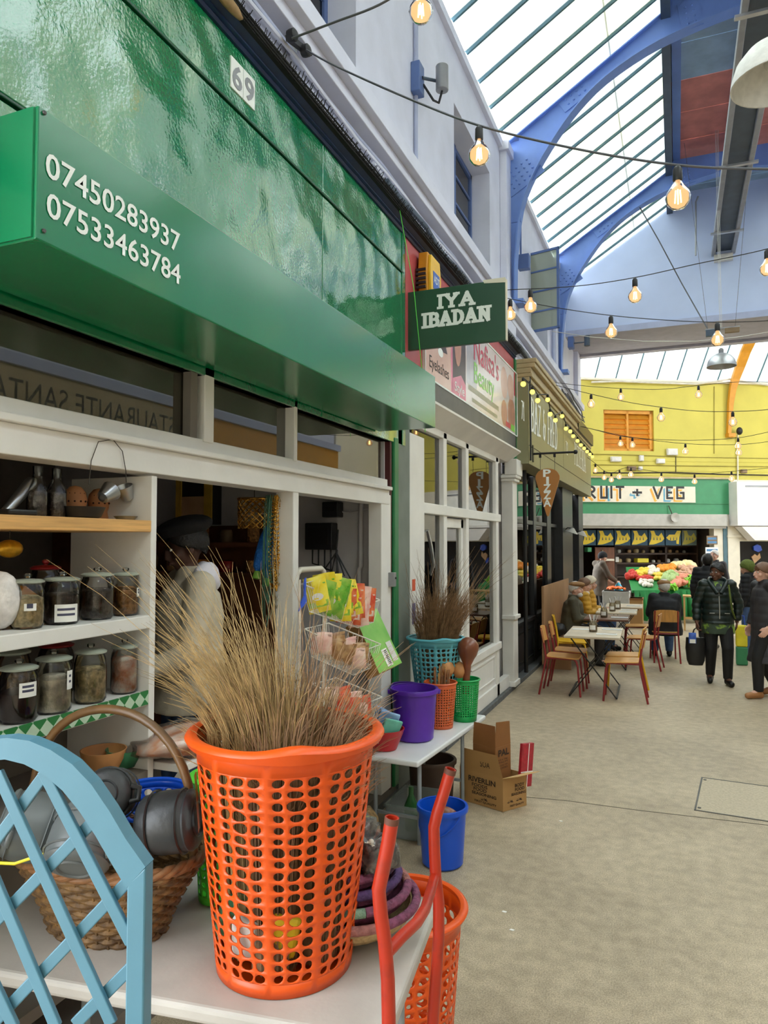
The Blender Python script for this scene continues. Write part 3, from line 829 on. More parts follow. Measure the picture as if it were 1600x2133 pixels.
blob('banner_pink', [(.2, 0), (.215, 0), (.215, 1), (.2, 1)]); blob('banner_dark', [(.215, 0), (.335, 0), (.335, 1), (.215, 1)])
blob('banner_tan', ell(.262, .66, .032, .30), d=.0072); blob('banner_pink', [(.215, 0), (.335, 0), (.335, .2), (.29, .28), (.215, .18)], d=.0074)
blob('banner_grey', [(.345, .25), (.45, .25), (.45, 1), (.345, 1)]); blob('banner_olive', [(.36, .18), (.72, .18), (.72, .25), (.36, .25)])
blob('banner_olive', [(.40, .06), (.70, .06), (.70, .11), (.40, .11)], d=.0070)
blob('banner_tan', ell(.80, .22, .045, .20)); blob('banner_skin', ell(.80, .68, .05, .24)); blob('banner_tan', ell(.91, .28, .06, .26)); blob('banner_skin', ell(.90, .7, .05, .2), d=.0072)
blob('banner_red', [(.955, .62), (1, .62), (1, 1), (.955, 1)], d=.0074); blob('banner_lime', [(.90, .03), (.96, .03), (.96, .13), (.90, .13)], d=.0074); blob('banner_red', [(.82, .04), (.89, .04), (.89, .12), (.82, .12)], d=.0074)
text('lettering', 'Eyelashes', bT @ Matrix.Translation((.03*BW, .12*BH, .007)), .10, 'text_black', bn, width=.15*BW)
text('lettering', "Nafisa's", bT @ Matrix.Translation((.42*BW, .62*BH, .007)), .27, 'banner_red', bn, bold=.006, width=.30*BW)
text('lettering', 'Beauty', bT @ Matrix.Translation((.42*BW, .33*BH, .007)), .21, 'banner_lime', bn, bold=.008, width=.24*BW)
text('lettering', 'Style', bT @ Matrix.Translation((.23*BW, .05*BH, .008)), .09, 'text_white', bn, bold=.01, width=.09*BW)

# yellow alarm box above the hanging sign
ab = thing('alarm_box', 'yellow alarm bell box with a blue shield above the hanging sign', 'alarm box', tuple(at(872, 575, x=XF+.05)))
q = at(862, 566, x=XF)
MB().prism([(-.13, -.17), (.13, -.17), (.17, 0), (.13, .17), (-.13, .17), (-.15, 0)], lambda u, v, w: Vector((XF+w, q.y+.18+u, q.z+v)), .022, .10).build('case', 'orange_paint', ab, bevel=.01)
mat('alarm_yellow', S(240, 190, 50), .4)
MB().prism([(-.11, -.15), (.11, -.15), (.15, 0), (.11, .15), (-.11, .15), (-.13, 0)], lambda u, v, w: Vector((XF+w, q.y+.18+u, q.z+v)), .10, .125).build('cover', 'alarm_yellow', ab, bevel=.006)
mat('shield_blue', S(60, 100, 190), .4)
MB().bx(XF+.125, XF+.128, q.y+.11, q.y+.27, q.z-.11, q.z+.03).build('shield', 'shield_blue', ab)
text('lettering', 'ADT', frame((XF+.1285, q.y+.12, q.z-.06), (0, 1, 0), (0, 0, 1)), .06, 'text_white', ab, bold=.01, width=.14)
sl = MB()
for k in range(5): sl.bx(XF+.01, XF+.09, q.y+.02, q.y+.036, q.z-.13+.035*k, q.z-.11+.035*k)
sl.build('louvre', 'black_paint', ab)

# ================================================================== pizzeria
XO = XF + .16          # face of the olive fascia
w3 = thing('wall_pizzeria', None, None, (XF, 12, 0), kind='structure')
yq0, yq1, yq2 = 9.2, at(1174, 960, x=XO).y, YEND
zf0, zf1, zf2 = 2.86, 3.10, 3.92
MB().bx(XF-.1, XO, yq0, yq2, zf0, zf1-.006).build('fascia_board', 'olive', w3, bevel=.003)
MB().bx(XF-.1, XO, yq0, yq1-.012, zf1+.006, zf2).build('fascia_board', 'olive', w3, bevel=.003)
MB().bx(XF-.1, XO, yq1+.012, yq2, zf1+.006, zf2).build('fascia_board', 'olive', w3, bevel=.003)
MB().bx(XF-.1, XO-.01, yq0+.02, yq2-.01, zf0+.01, zf2).build('fascia_backing', 'black_paint', w3)
MB().bx(XF-.1, XO, yq2, yq2+.02, zf0, zf2).build('fascia_end', 'olive', w3)
MB().bx(XF-.1, XO, yq0-.004, yq0+.02, zf0, zf2).build('fascia_end', 'olive', w3)
MB().bx(XF-.1, XO-.01, yq0, yq2, 3.80, 3.812).build('bead', 'gold_mould', w3)
for k, (u0, u1, z0, z1) in enumerate(((0, .05, 3.92, 3.98), (0, .08, 3.98, 4.03), (0, .07, 4.03, 4.10), (0, .12, 4.10, 4.16), (0, .14, 4.16, 4.22))):
    MB().bx(XF-.1, XO-.03+u1, yq0, 13.9 if k else yq2, z0+.002, z1).build('cornice_mould', 'gold_mould', w3, bevel=.008)
MB().bx(XF-.1, XO+.06, 13.9, yq2, 3.98, 4.22).build('cornice_mould', 'black_paint', w3)
tw = thing('pizzeria_lettering', 'cream serif lettering BAZ & FRED PIZZERIA on the olive fascia', 'lettering', (XO, yq0, 3.3))
for s, pa, pb, hh, zz in (('BAZ & FRED', 1106, 1160, .46, 3.30), ('71', 1086, 1092, .24, 3.36), ('72', 1178, 1182, .24, 3.36), ('PIZZERIA', 1196, 1219, .42, 3.30)):
    A = at(pa, 900, x=XO); B = at(pb, 900, x=XO)
    lm = MB(); stroke_word(lm, s, frame((XO+.001, A.y, zz), (0, 1, 0), (0, 0, 1)), hh, sx=(B.y-A.y)/hh/word_len(s, .1), w=.13, serif=.06, track=.1, hw=.07)
    lm.build('lettering', 'text_white', tw)
# black front: pilasters, windows, doors
XK = XF - .12
def blk(n_, x0, x1_, y0, y1, z0, z1, m_='black_paint'): return MB().bx(x0, x1_, y0, y1, z0, z1).build(n_, m_, w3, bevel=.005)
gy = [at(p, 1100, x=XK).y for p in (1085, 1112, 1117, 1140, 1148, 1166, 1177)]
for (a, b) in ((9.26, 9.36), (gy[1], gy[2]), (gy[3], gy[4])): blk('window_post', XK-.08, XK, a, b, .06, 2.86)
blk('pier', XK-.1, XF-.02, gy[5]-.3, gy[6]+.35, .06, 2.86)
blk('pier', XK-.1, XF-.02, 15.7, YEND, .06, 2.86)
zw = at(1110, 1290, x=XK).z
for (a, b) in ((9.36, gy[1]), (gy[2], gy[3]), (gy[4], gy[5]-.3)):
    blk('stall_riser', XK-.08, XK-.01, a, b, .06, zw); blk('sill', XK-.08, XK+.02, a, b, zw, zw+.05)
    blk('transom', XK-.08, XK-.01, a, b, 2.12, 2.18)
    for (z0, z1) in ((zw+.05, 2.12), (2.18, 2.80)): MB().bx(XK-.05, XK-.044, a, b, z0, z1).build('pane', 'pane', w3)
    pp = MB(); c0, c1, d0, d1 = a+.1, b-.1, .16, zw-.1
    if c1 - c0 > .1:
        pp.bx(XK-.01, XK+.004, c0, c1, d0, d0+.025); pp.bx(XK-.01, XK+.004, c0, c1, d1-.025, d1); pp.bx(XK-.01, XK+.004, c0, c0+.025, d0, d1); pp.bx(XK-.01, XK+.004, c1-.025, c1, d0, d1)
        pp.build('panel_mould', 'black', w3)
for (a, b) in ((gy[6]+.35, 14.6), (14.7, 15.7)):
    blk('transom', XK-.1, XK, a, b, 2.12, 2.2); blk('stall_riser', XK-.1, XK, a, b, .06, 1.0)
    MB().bx(XK-.05, XK-.044, a, b, 1.0, 2.12).build('pane', 'pane', w3); MB().bx(XK-.05, XK-.044, a, b, 2.2, 2.86).build('pane', 'pane', w3)
blk('window_post', XK-.1, XK, 14.6, 14.7, .06, 2.86)
mat('tan_board', S(150, 112, 76), .6, var=.12, scale=3)
MB().bx(-3.2, -3.15, 9.3, 11.6, 0, 2.9).build('inner_board', 'tan_board', w3)
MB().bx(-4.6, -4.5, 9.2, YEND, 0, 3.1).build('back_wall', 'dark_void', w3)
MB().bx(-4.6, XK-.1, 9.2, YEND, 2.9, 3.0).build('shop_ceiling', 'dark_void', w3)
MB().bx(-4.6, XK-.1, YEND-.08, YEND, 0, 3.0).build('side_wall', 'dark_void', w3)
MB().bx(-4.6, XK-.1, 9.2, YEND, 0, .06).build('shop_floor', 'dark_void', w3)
# free-standing steel post on the kerb
ps = one('shutter_post', MB().tube([(XF-.06, 10.05, .05), (XF-.06, 10.05, 2.86)], .028, 8), 'black', 'slim black steel post standing on the kerb before the pizzeria', 'post')
# the wedge sign on its bracket
ypz = at(1083, 945, x=XF).y + .05
br = thing('sign_bracket', 'black iron sign bracket rail over the pizza slice sign', 'bracket', (XF, ypz, 2.9))
A = at(1088, 946, y=ypz); B = at(1199, 942, y=ypz)
MB().tube([(XF, ypz, (A.z+B.z)/2), (B.x, ypz, (A.z+B.z)/2)], .014, 8).build('rail', 'black', br)
MB().ball((B.x, ypz, (A.z+B.z)/2), .03, 10, 6).build('finial', 'black', br, smooth=60)
MB().box((XO, ypz, A.z), (.02, .07, .22)).build('wall_plate', 'black', br)
zr = (A.z+B.z)/2
pz = thing('pizza_sign', 'hanging wooden sign shaped as a pizza slice lettered PIZZA', 'sign', (B.x-.3, ypz, 2.5))
L = at(1116, 1000, y=ypz); R = at(1166, 1000, y=ypz); Tp = at(1140, 976, y=ypz); Bt = at(1140, 1076, y=ypz)
cxp = (L.x+R.x)/2; hw2 = (R.x-L.x)/2; hp = Tp.z-Bt.z
pol = [(-.09, .02), (0, 0), (.09, .02)] + [(1, .78), (1.0, .84)] + [(.93*math.cos(a), .86+.14*math.sin(a)) for a in [PI*k/10 for k in range(1, 10)]] + [(-1.0, .84), (-1, .78)]
mat('pizza_wood', S(176, 118, 58), .45, var=.1, scale=4, stretch=(1, 1, .2))
MB().prism(pol, lambda u, v, w: Vector((cxp+u*hw2, ypz+w, Bt.z+v*hp)), -.015, .015).build('board', 'pizza_wood', pz, bevel=.003)
for i, ch in enumerate('PIZZA'):
    text('letter', ch, frame((cxp - (.014 if ch == 'I' else .05)*1.1, ypz-.016, Bt.z+hp*(.83-.155*i)), (1, 0, 0), (0, 0, 1)), .095, 'text_white', pz, bold=.03, width=.035 if ch == 'I' else .10)
for sx in (-.6, .6):
    MB().tube([(cxp+sx*hw2, ypz, Bt.z+hp*.93), (cxp+sx*hw2, ypz, zr)], .003, 5).build('hanger', 'steel_edge', pz)
    MB().box((cxp+sx*hw2, ypz, zr-.03), (.03, .02, .05)).build('clip', 'black', br)
# ================================================================== building across the end of the avenue
TE = 21.0; EA = math.radians(7)
rv = RCAM @ Vector((1, 0, 0)); fv = Vector((-rv.y, rv.x, 0))
EU = (rv*math.cos(EA) + fv*math.sin(EA)).normalized(); EN = Vector((EU.y, -EU.x, 0))
EO = at(1400, VY, t=TE); EO.z = 0
def E(u, n, z): return EO + EU*u + EN*n + Vector((0, 0, z))
def atE(px, py, n=0.0):
    v = RCAM @ Vector(((px - CX)/FPX, -(py - CY)/FPX, -1.0))
    k = ((EO + EN*n) - Vector((0, 0, H))).dot(EN) / v.dot(EN)
    p = Vector((0, 0, H)) + v*k
    return (p - EO).dot(EU), p.z
TEM = frame(EO, EU, (0, 0, 1)) @ Matrix(((1,0,0,0),(0,0,1,0),(0,1,0,0),(0,0,0,1)))   # local (u, n, z)
def ebx(mb, u0, u1, n0, n1, z0, z1):
    vv = [E(u, n, z) for (u, n, z) in ((u0,n0,z0),(u1,n0,z0),(u1,n1,z0),(u0,n1,z0),(u0,n0,z1),(u1,n0,z1),(u1,n1,z1),(u0,n1,z1))]
    return mb.add(vv, [(0,3,2,1),(4,5,6,7),(0,1,5,4),(1,2,6,5),(2,3,7,6),(3,0,4,7)])
def epx(p0, p1, n=0.0):
    """pixel corners (left top), (right bottom) -> u0, u1, z0, z1 on the end plane"""
    a = atE(p0[0], p0[1], n); b = atE(p1[0], p1[1], n)
    return a[0], b[0], b[1], a[1]
we = thing('wall_end', None, None, tuple(E(0, 0, 0)), kind='structure')
zfb, zft = atE(1400, 1071)[1], atE(1400, 998)[1]
zyt = atE(1400, 797)[1]
U0, U1 = -4.2, 7.5
u0, u1, z0, z1 = epx((1257, 853), (1363, 940))
ym = MB()
ebx(ym, U0, u0, -.3, 0, zft, zyt); ebx(ym, u1, U1, -.3, 0, zft, zyt); ebx(ym, u0, u1, -.3, 0, zft, z0); ebx(ym, u0, u1, -.3, 0, z1, zyt)
ym.build('masonry', 'yellow_wall', we)
for k in range(4):
    zz = zft + .1 + .14*k
    ebx(MB(), U0, U1, 0, .012, zz, zz+.115).build('board', 'yellow_wall', we)
cm = ebx(MB(), U0, U1, -.1, .10, zyt, zyt+.06); cm.build('wall_head', 'cream', we)
# shuttered window
sw_ = thing('window_4', None, None, tuple(E(u0, 0, z0)), kind='structure')
fm = MB()
for b in ((u0, u0+.05, z0, z1), (u1-.10, u1, z0, z1), (u0, u1, z0, z0+.07), (u0, u1, z1-.1, z1), ((u0+u1)/2-.04, (u0+u1)/2+.02, z0, z1)): ebx(fm, b[0], b[1], -.16, -.06, b[2], b[3])
fm.build('window_frame', 'orange_paint', sw_)
for h in range(2):
    a = u0+.05 if h == 0 else (u0+u1)/2+.02; b = (u0+u1)/2-.04 if h == 0 else u1-.10
    for k in range(7):
        zz = z0+.07 + (z1-z0-.17)*k/7
        dz = (z1-z0-.17)/7
        m = MB(); m.add([E(a, -.16, zz+dz*1.02), E(b, -.16, zz+dz*1.02), E(b, -.08, zz), E(a, -.08, zz), E(a, -.18, zz+dz), E(b, -.18, zz+dz), E(b, -.10, zz-.01), E(a, -.10, zz-.01)],
                         [(0,1,2,3),(7,6,5,4),(0,4,5,1),(1,5,6,2),(2,6,7,3),(3,7,4,0)])
        m.build('slat', 'louvre_orange', sw_)
# glazed slope above the yellow wall
gs = thing('ceiling_crossing', None, None, tuple(E(0, 0, zyt)), kind='structure')
def es(u, s): return E(u, .05 + 1.5*s, zyt+.06+2.0*s)
uu = U0
while uu < U1:
    a, b, c, d = es(uu+.015, 0), es(uu+.615, 0), es(uu+.615, 1), es(uu+.015, 1); up = Vector((0, 0, .006))
    MB().add([a, b, c, d, a+up, b+up, c+up, d+up], [(0,3,2,1),(4,5,6,7),(0,1,5,4),(1,2,6,5),(2,3,7,6),(3,0,4,7)]).build('pane', 'roof_pane', gs)
    MB().bar(es(uu, 0), es(uu, 1), .03, .05).build('glazing_bar', 'bar_teal', gs)
    uu += .63
# orange roof rib and its bracket
rb = thing('roof_rib', 'orange painted curved roof rib against the yellow wall', 'rib', tuple(E(atE(1522, 905)[0], 0, atE(1522, 905)[1])))
rp = []
for (px, py, n) in ((1518, 905, .08), (1520, 870, .10), (1522, 840, .12), (1526, 812, .16), (1532, 790, .22), (1541, 765, .36), (1552, 735, .62), (1566, 705, 1.0)):
    a = atE(px, py, n); rp.append(E(a[0], n, a[1]))
m = MB()
wd = [.10, .12, .15, .19, .24, .28, .30, .32]
for i in range(len(rp)-1):
    a, b = rp[i], rp[i+1]
    q = []
    for p, w_ in ((a, wd[i]), (b, wd[i+1])):
        for s1, s2 in ((-1, -1), (1, -1), (1, 1), (-1, 1)): q.append(p + EU*s1*w_/2 + EN*s2*.05)
    m.add(q, [(0,1,2,3),(7,6,5,4),(0,4,5,1),(1,5,6,2),(2,6,7,3),(3,7,4,0)])
m.build('rib', 'orange_paint', rb)
a = atE(1519, 906)
ebx(MB(), a[0]-.12, a[0]+.10, 0, .18, a[1]-.08, a[1]+.03).build('bracket', 'orange_paint', rb)
a = atE(1532, 900); tag(MB().ball(E(a[0], .2, a[1]), .09, 10, 6, sq=(1, 1, 1.3)).build('wall_lamp', 'black', None, smooth=60), 'small black lamp beside the foot of the orange rib', 'lamp')
# boxes, lights and cables on the yellow wall
mat('box_white', S(214, 212, 206), .5); mat('box_brown', S(130, 108, 80), .6); mat('cable_dark', S(58, 52, 44), .7); mat('cable_light', S(206, 200, 186), .6)
mat('cable_yellow', S(150, 138, 60), .7)
for (px, py, w_, h_, m_, lb_) in ((1281, 957, 22, 11, 'box_white', 'ribbed white strip light box on the yellow wall'), (1334, 955, 9, 12, 'box_white', 'little white junction box beside the strip light box'), (1374, 961, 17, 10, 'box_white', 'small white floodlight under the shuttered window'),
                             (1398, 942, 22, 14, 'box_white', 'square white electrical box on the yellow wall'), (1314, 976, 18, 9, 'box_brown', 'brown junction box just above the green fascia'), (1332, 976, 8, 8, 'box_white', 'little white sensor above the green fascia'), (1547, 982, 12, 8, 'box_brown', 'dark junction box beside the downpipe')):
    u0_, u1_, z0_, z1_ = epx((px-w_/2, py-h_/2), (px+w_/2, py+h_/2))
    t = thing('electrical_box', lb_, 'electrical box', tuple(E(u0_, 0, z0_)))
    ebx(MB(), u0_, u1_, .016, .10, z0_, z1_).build('case', m_, t, bevel=.01)
    ebx(MB(), u0_+.02, u1_-.02, .10, .115, z0_+.02, z1_-.02).build('lid', m_, t)
def wire(pts, r=.006, m_='cable_dark', name='cable', label=None, n=5, parent=None):
    o = MB().tube(pts, r, n).build(name, m_, parent, smooth=60)
    if parent is None: tag(o, label, 'cable')
    return o
def epts(pp, n=.02): return [E(atE(x, y_, n)[0], n, atE(x, y_, n)[1]) for x, y_ in pp]
wire(epts([(1236, 946), (1330, 948), (1420, 952), (1600, 955)]), .012, 'cable_yellow', parent=we)
wire(epts([(1236, 968), (1330, 969), (1400, 970), (1600, 972)]), .012, 'cable_yellow', parent=we)
wire(epts([(1236, 985), (1320, 985), (1400, 984), (1500, 988), (1600, 990)]), .02, 'cable_dark', parent=we)
wire(epts([(1408, 950), (1408, 984)]), .012, 'cable_dark', parent=we)
wire(epts([(1488, 805), (1488, 945)]), .010, 'cable_yellow', parent=we)
wire(epts([(1232, 796), (1290, 794), (1360, 797), (1450, 800), (1520, 790), (1600, 802)], .12), .03, 'cable_light', parent=we)
wire(epts([(1537, 905), (1537, 985), (1536, 1090)], .06), .022, 'cream', 'downpipe', parent=we)
# --- fruit and veg shop front
gf = we
ul, ur = atE(1170, 1000)[0], atE(1518, 1000)[0]
ebx(MB(), ul, ur, .012, .10, zfb, zft).build('fascia_board', 'veg_green', gf)
ebx(MB(), ul, ur-.1, .10, .13, zfb+.30, zfb+.33).build('moulding', 'veg_green', gf)
ebx(MB(), ul, ur, .02, .16, zft, zft+.05).build('top_ledge', 'gold_mould', gf)
sg2 = thing('fruit_shop_sign', 'cream sign board lettered FRUIT + VEG with orange and blue letter shadows', 'sign', tuple(E(-1, .1, zfb)))
su0, su1, sz0, sz1 = epx((1170, 1011), (1449, 1047), .16)
ebx(MB(), su0, su1, .135, .165, sz0, sz1).build('board', 'cream', sg2)
mat('letter_orange', S(236, 170, 60), .5); mat('letter_blue', S(96, 160, 186), .5)
zl0 = atE(1400, 1040, .17)[1]; zl1 = atE(1400, 1013, .17)[1]; hl = zl1-zl0
for ch, pa, pb, sc in (('F', 1190, 1208, 'letter_blue'), ('R', 1216, 1241, 'letter_orange'), ('U', 1250, 1266, 'letter_orange'), ('I', 1270, 1277, 'letter_blue'), ('T', 1283, 1300, 'letter_orange'), ('+', 1316, 1338, 'letter_blue'), ('V', 1360, 1380, 'letter_orange'), ('E', 1386, 1402, 'letter_blue'), ('G', 1408, 1426, 'letter_orange')):
    ua = atE(pa, 1030, .17)[0]; ub = atE(pb, 1030, .17)[0]
    for k, (mm_, off, dd) in enumerate(((sc, (-.22, -.20), .0), (sc, (-.15, -.13), .0008), ('cream', (-.08, -.07), .0016), ('text_black', (0, 0), .003))):
        lm = MB(); stroke_word(lm, ch, frame(E(ua, .167, zl0), EU, (0, 0, 1)), hl, sx=(ub-ua)/hl/GL[ch][0]*1.05, w=.17, off=off, depth=dd)
        lm.build('letter' if k == 3 else 'letter_shadow', mm_, sg2)
# shutter box, lamp, jambs
sb = we
uc0, uc1, zc0, zc1 = epx((1170, 1073), (1508, 1097))
ebx(MB(), uc0, uc1, .012, .22, zc0, zfb-.004).build('shutter_housing', 'shutter_grey', sb, bevel=.02)
ebx(MB(), uc0, uc1, .04, .12, zc0-.06, zc0).build('shutter_bar', 'shutter_grey', sb)
a = atE(1406, 1078, .3)
lp = thing('spot_lamp', 'round pale spot lamp fixed in front of the shutter housing', 'lamp', tuple(E(a[0], .3, a[1])))
TT = frame(E(a[0], .24, a[1]), EU, (0, 0, 1))
MB().lathe([(.04, -.0), (.13, .05), (.135, .09), (.12, .09), (.03, .04)], 16, TT).build('reflector', 'shutter_grey', lp, smooth=40)
MB().tube([E(a[0], .23, a[1]), E(a[0]-.1, .14, a[1]+.35)], .015, 6).build('arm', 'cable_dark', lp)
jm = MB(); u_a = atE(1507, 1100)[0]; u_b = atE(1538, 1100)[0]
ebx(MB(), u_a-.02, u_a+.10, -.2, .03, 0, zfb).build('door_jamb', 'bar_teal', we)
ebx(MB(), u_a-.30, u_a-.02, -.25, .0, 0, zfb-.3).build('shop_pier', 'cream', we)
ebx(MB(), u_a+.10, u_b, -.3, .06, 0, zft-.0).build('column', 'cream', we)
ebx(MB(), u_a+.08, u_b+.04, -.3, .09, 2.0, 2.06).build('column_band', 'cream', we)
# shop room
ebx(MB(), ul, u_a, -4.2, -4.1, 0, zfb).build('back_wall', 'dark_wood', we); ebx(MB(), ul-.1, ul, -4.2, 0, 0, zfb).build('side_wall', 'dark_wood', we)
ebx(MB(), u_a-.02, u_a+.08, -4.2, -.2, 0, zfb).build('side_wall', 'interior_dim', we); ebx(MB(), ul, u_a, -4.2, 0, zfb-.1, zfb).build('shop_ceiling', 'interior_dim', we)
# white illuminated shop box on the right
wb_ = thing('light_sign', 'blank white lit shop sign box right of the cream column', 'sign', tuple(E(2, 0, 2.2)))
ux0 = atE(1536, 1050, .5)[0]; zx0 = atE(1560, 1095, .5)[1]; zx1 = atE(1560, 1003, .5)[1]
ebx(MB(), ux0, ux0+2.6, .06, .5, zx0, zx1).build('box', 'white_paint', wb_)
mat('lit_panel', S(238, 240, 232), .4, emit=(1, .98, .92), estr=.25)
ebx(MB(), ux0+.1, ux0+2.5, .5, .51, zx0+.08, zx1-.08).build('panel', 'lit_panel', wb_)
ebx(MB(), ux0+.25, ux0+2.5, .515, .54, zx1-.16, zx1-.11).build('lamp_rail', 'metal_grey', wb_)
m = MB(); m.prism([(ux0+.15, zx0-.02), (ux0+2.6, zx0-.02), (ux0+2.6, zx0-.42), (ux0+.55, zx0-.42)], lambda u, v, w: E(u, w, v), .1, .46); m.build('valance', 'white_paint', wb_)
ebx(MB(), u_b, U1, -1.6, -1.5, 0, zft).build('passage_wall', 'tan_board', we)
ebx(MB(), atE(1566, 1150)[0], U1, -.8, -.7, 0, zft).build('passage_dark_sheet', 'dark_void', we)  # near-black sheet standing in for the darkness of the doorway
ebx(MB(), u_b, U1, -1.6, 0, zx0-.45, zft).build('lintel', 'cream', we)
mat('bright_blue', S(52, 92, 214), .4); mat('tan_card', S(204, 164, 122), .6)
dd = thing('hanging_decoration', 'blue ribbon with a tan card heart in the dark doorway', 'decoration', tuple(E(atE(1580, 1150)[0], -.68, 1.6)))
def eshape(pp, n0, n1, nm, m_, par):
    q = [atE(x, y_, n1) for x, y_ in pp]
    MB().prism(q, lambda u, v, w: E(u, w, v), n0, n1).build(nm, m_, par)
eshape([(1570, 1138), (1578, 1134), (1585, 1137), (1588, 1146), (1580, 1150), (1571, 1146)], -.69, -.62, 'ribbon', 'bright_blue', dd)
eshape([(1566, 1160), (1573, 1154), (1578, 1158), (1583, 1152), (1585, 1162), (1572, 1174)], -.69, -.64, 'card_heart', 'tan_card', dd)
eshape([(1565, 1166), (1572, 1174), (1570, 1180), (1564, 1176)], -.69, -.63, 'ribbon', 'bright_blue', dd)

# banana boxes in a row on top of the shelves
mat('box_navy', S(34, 74, 96), .6, var=.1); mat('banana_yellow', S(236, 206, 40), .5, var=.06); mat('banana_print', S(150, 140, 30), .6)
bx_px = [(1212, 1242), (1244, 1279), (1280, 1314), (1315, 1350), (1351, 1385), (1386, 1419), (1420, 1452)]
mat('box_navy_dim', S(70, 84, 74), .6)
for i, (pa, pb) in enumerate(bx_px):
    u0_, u1_, z0_, z1_ = epx((pa, 1104), (pb, 1136), -.5)
    t = thing('banana_box', 'dark blue banana carton, %s along from the dull faded carton' % ('sixth fifth fourth third second first'.split()[i]) if i < 6 else 'dull faded fruit carton at the end of the banana boxes', 'box', tuple(E(u0_, -.5, z0_)), group='banana boxes in a row' if i < 6 else None)
    ebx(MB(), u0_+.006, u1_-.006, -.9, -.5, z0_, z1_).build('carton', 'box_navy' if i < 6 else 'box_navy_dim', t)
    W_, Z_ = u1_-u0_, z1_-z0_
    if i != 5: sh_ = [(.02, .05), (.16, .42), (.18, .72), (.1, .95), (.34, .95), (.45, .66), (.62, .6), (.80, .82), (.97, .45), (.82, .25), (.5, .12), (.3, .06)]
    else: sh_ = [(.05, .5), (.25, .7), (.6, .7), (.75, .95), (1.0, .95), (.88, .5), (.85, .08), (.7, .1), (.7, .35), (.4, .3), (.2, .35)]
    m = MB(); m.prism([(u0_+x*W_, z0_+y_*Z_) for x, y_ in sh_], lambda u, v, w: E(u, w, v), -.5, -.495); m.build('banana_print', 'banana_yellow' if i < 6 else 'banana_print', t)
    for q in (.32, .52, .72):
        m = MB(); m.prism([(u0_+(q-.025)*W_, z0_+.34*Z_), (u0_+(q+.025)*W_, z0_+.34*Z_), (u0_+(q+.015)*W_, z0_+.52*Z_), (u0_+(q-.015)*W_, z0_+.52*Z_)], lambda u, v, w: E(u, w, v), -.4949, -.493); m.build('print_mark', 'box_navy', t)
# shelving behind
shf = thing('shop_shelving', 'tall dark brown shelving along the back of the fruit shop', 'shelving', tuple(E(0, -1.2, 0)))
for py in (1152, 1172, 1200, 1136):
    a = atE(1282, py, -1.0); b = atE(1452, py, -1.0); ebx(MB(), a[0], b[0], -1.5, -1.0, a[1]-.05, a[1]).build('shelf_board', 'dark_wood', shf)
for px in (1282, 1387, 1452):
    a = atE(px, 1100, -1.0)[0]; ebx(MB(), a-.03, a+.03, -1.5, -1.0, 0, 2.5).build('upright', 'dark_wood', shf)
a, b = atE(1282, 1150, -1.5)[0], atE(1452, 1150, -1.5)[0]; ebx(MB(), a, b, -1.56, -1.5, 0, 2.6).build('back_board', 'dark_wood', shf)
pn_ = thing('wood_partition', 'reddish brown wooden partition behind the man in the beanie', 'partition', tuple(E(-3, -.6, 0)))
u0_, u1_, z0_, z1_ = epx((1240, 1140), (1281, 1215), -.7)
ebx(MB(), u0_, u1_, -.75, -.7, 0, z1_).build('panel', 'brown_wood', pn_)
a = epx((1256, 1164), (1277, 1168), -.6); ebx(MB(), a[0], a[1], -.7, -.5, a[2], a[3]).build('ledge', 'cream', pn_)
a = epx((1256, 1146), (1258, 1182), -.6); ebx(MB(), a[0], a[1], -.7, -.64, a[2], a[3]).build('batten', 'gold_mould', pn_)
mat('card_yellow', S(232, 216, 50), .5); mat('poster_blue', S(80, 130, 176), .5)
for (nm, lb_, ct, p0, p1, n, m_) in (('yellow_carton', 'plain yellow carton on the shop shelf', 'box', (1328, 1163), (1352, 1172), -.95, 'card_yellow'),
                             ('white_tub', 'white tub standing on the wooden partition ledge', 'tub', (1282, 1160), (1290, 1171), -.9, 'box_white'),
                             ('green_plant_pot', 'leafy green herb bunch at the edge of the shop', 'herbs', (1224, 1140), (1233, 1150), -.5, 'veg_green'),
                             ('paper_stack', 'pale stack of paper bags on the shop shelf', 'paper bags', (1430, 1170), (1442, 1184), -.9, 'box_white')):
    q = epx(p0, p1, n); o = ebx(MB(), q[0], q[1], n-.25, n, q[2], q[3])
    tag(o.build(nm, m_, None, bevel=.02), lb_, ct)
for (nm, lb_, p0, p1) in (('price_poster', 'white and blue price poster on the shop pier', (1470, 1140), (1497, 1159)), ('price_poster', 'small picture poster hung above the price poster', (1472, 1116), (1495, 1134))):
    q = epx(p0, p1, .02); t = thing(nm, lb_, 'poster', tuple(E(q[0], .02, q[2])))
    ebx(MB(), q[0], q[1], .005, .02, q[2], q[3]).build('sheet', 'text_white' if nm and p0[1] > 1120 else 'box_brown', t)
    d = q[3]-q[2]
    for k in (.12, .55): ebx(MB(), q[0]+.03, q[1]-.03, .02, .023, q[2]+d*k, q[2]+d*(k+.26)).build('print_band', 'poster_blue', t)
rnd = random.Random(3)
# goods on the shelves
for py, n_ in ((1152, 9), (1172, 9)):
    for k in range(n_):
        px = 1292 + k*17 + rnd.uniform(-3, 3)
        if py == 1172 and 1322 < px < 1358: continue
        a = atE(px, py, -1.15); s_ = rnd.uniform(.05, .09)
        key = rnd.choice(['tan_card', 'box_brown', 'box_white', 'gold_mould'])
        m = MB().lathe([(s_*.8, 0), (s_, s_*.5), (s_*.9, s_*1.3), (s_*.4, s_*1.6)], 10, Matrix.Translation(E(a[0], -1.2, a[1])))
        one('shelf_goods', m, key, 'small wrapped pack on the dark brown shop shelving', 'pack', group='packs on the shop shelving', smooth=50)

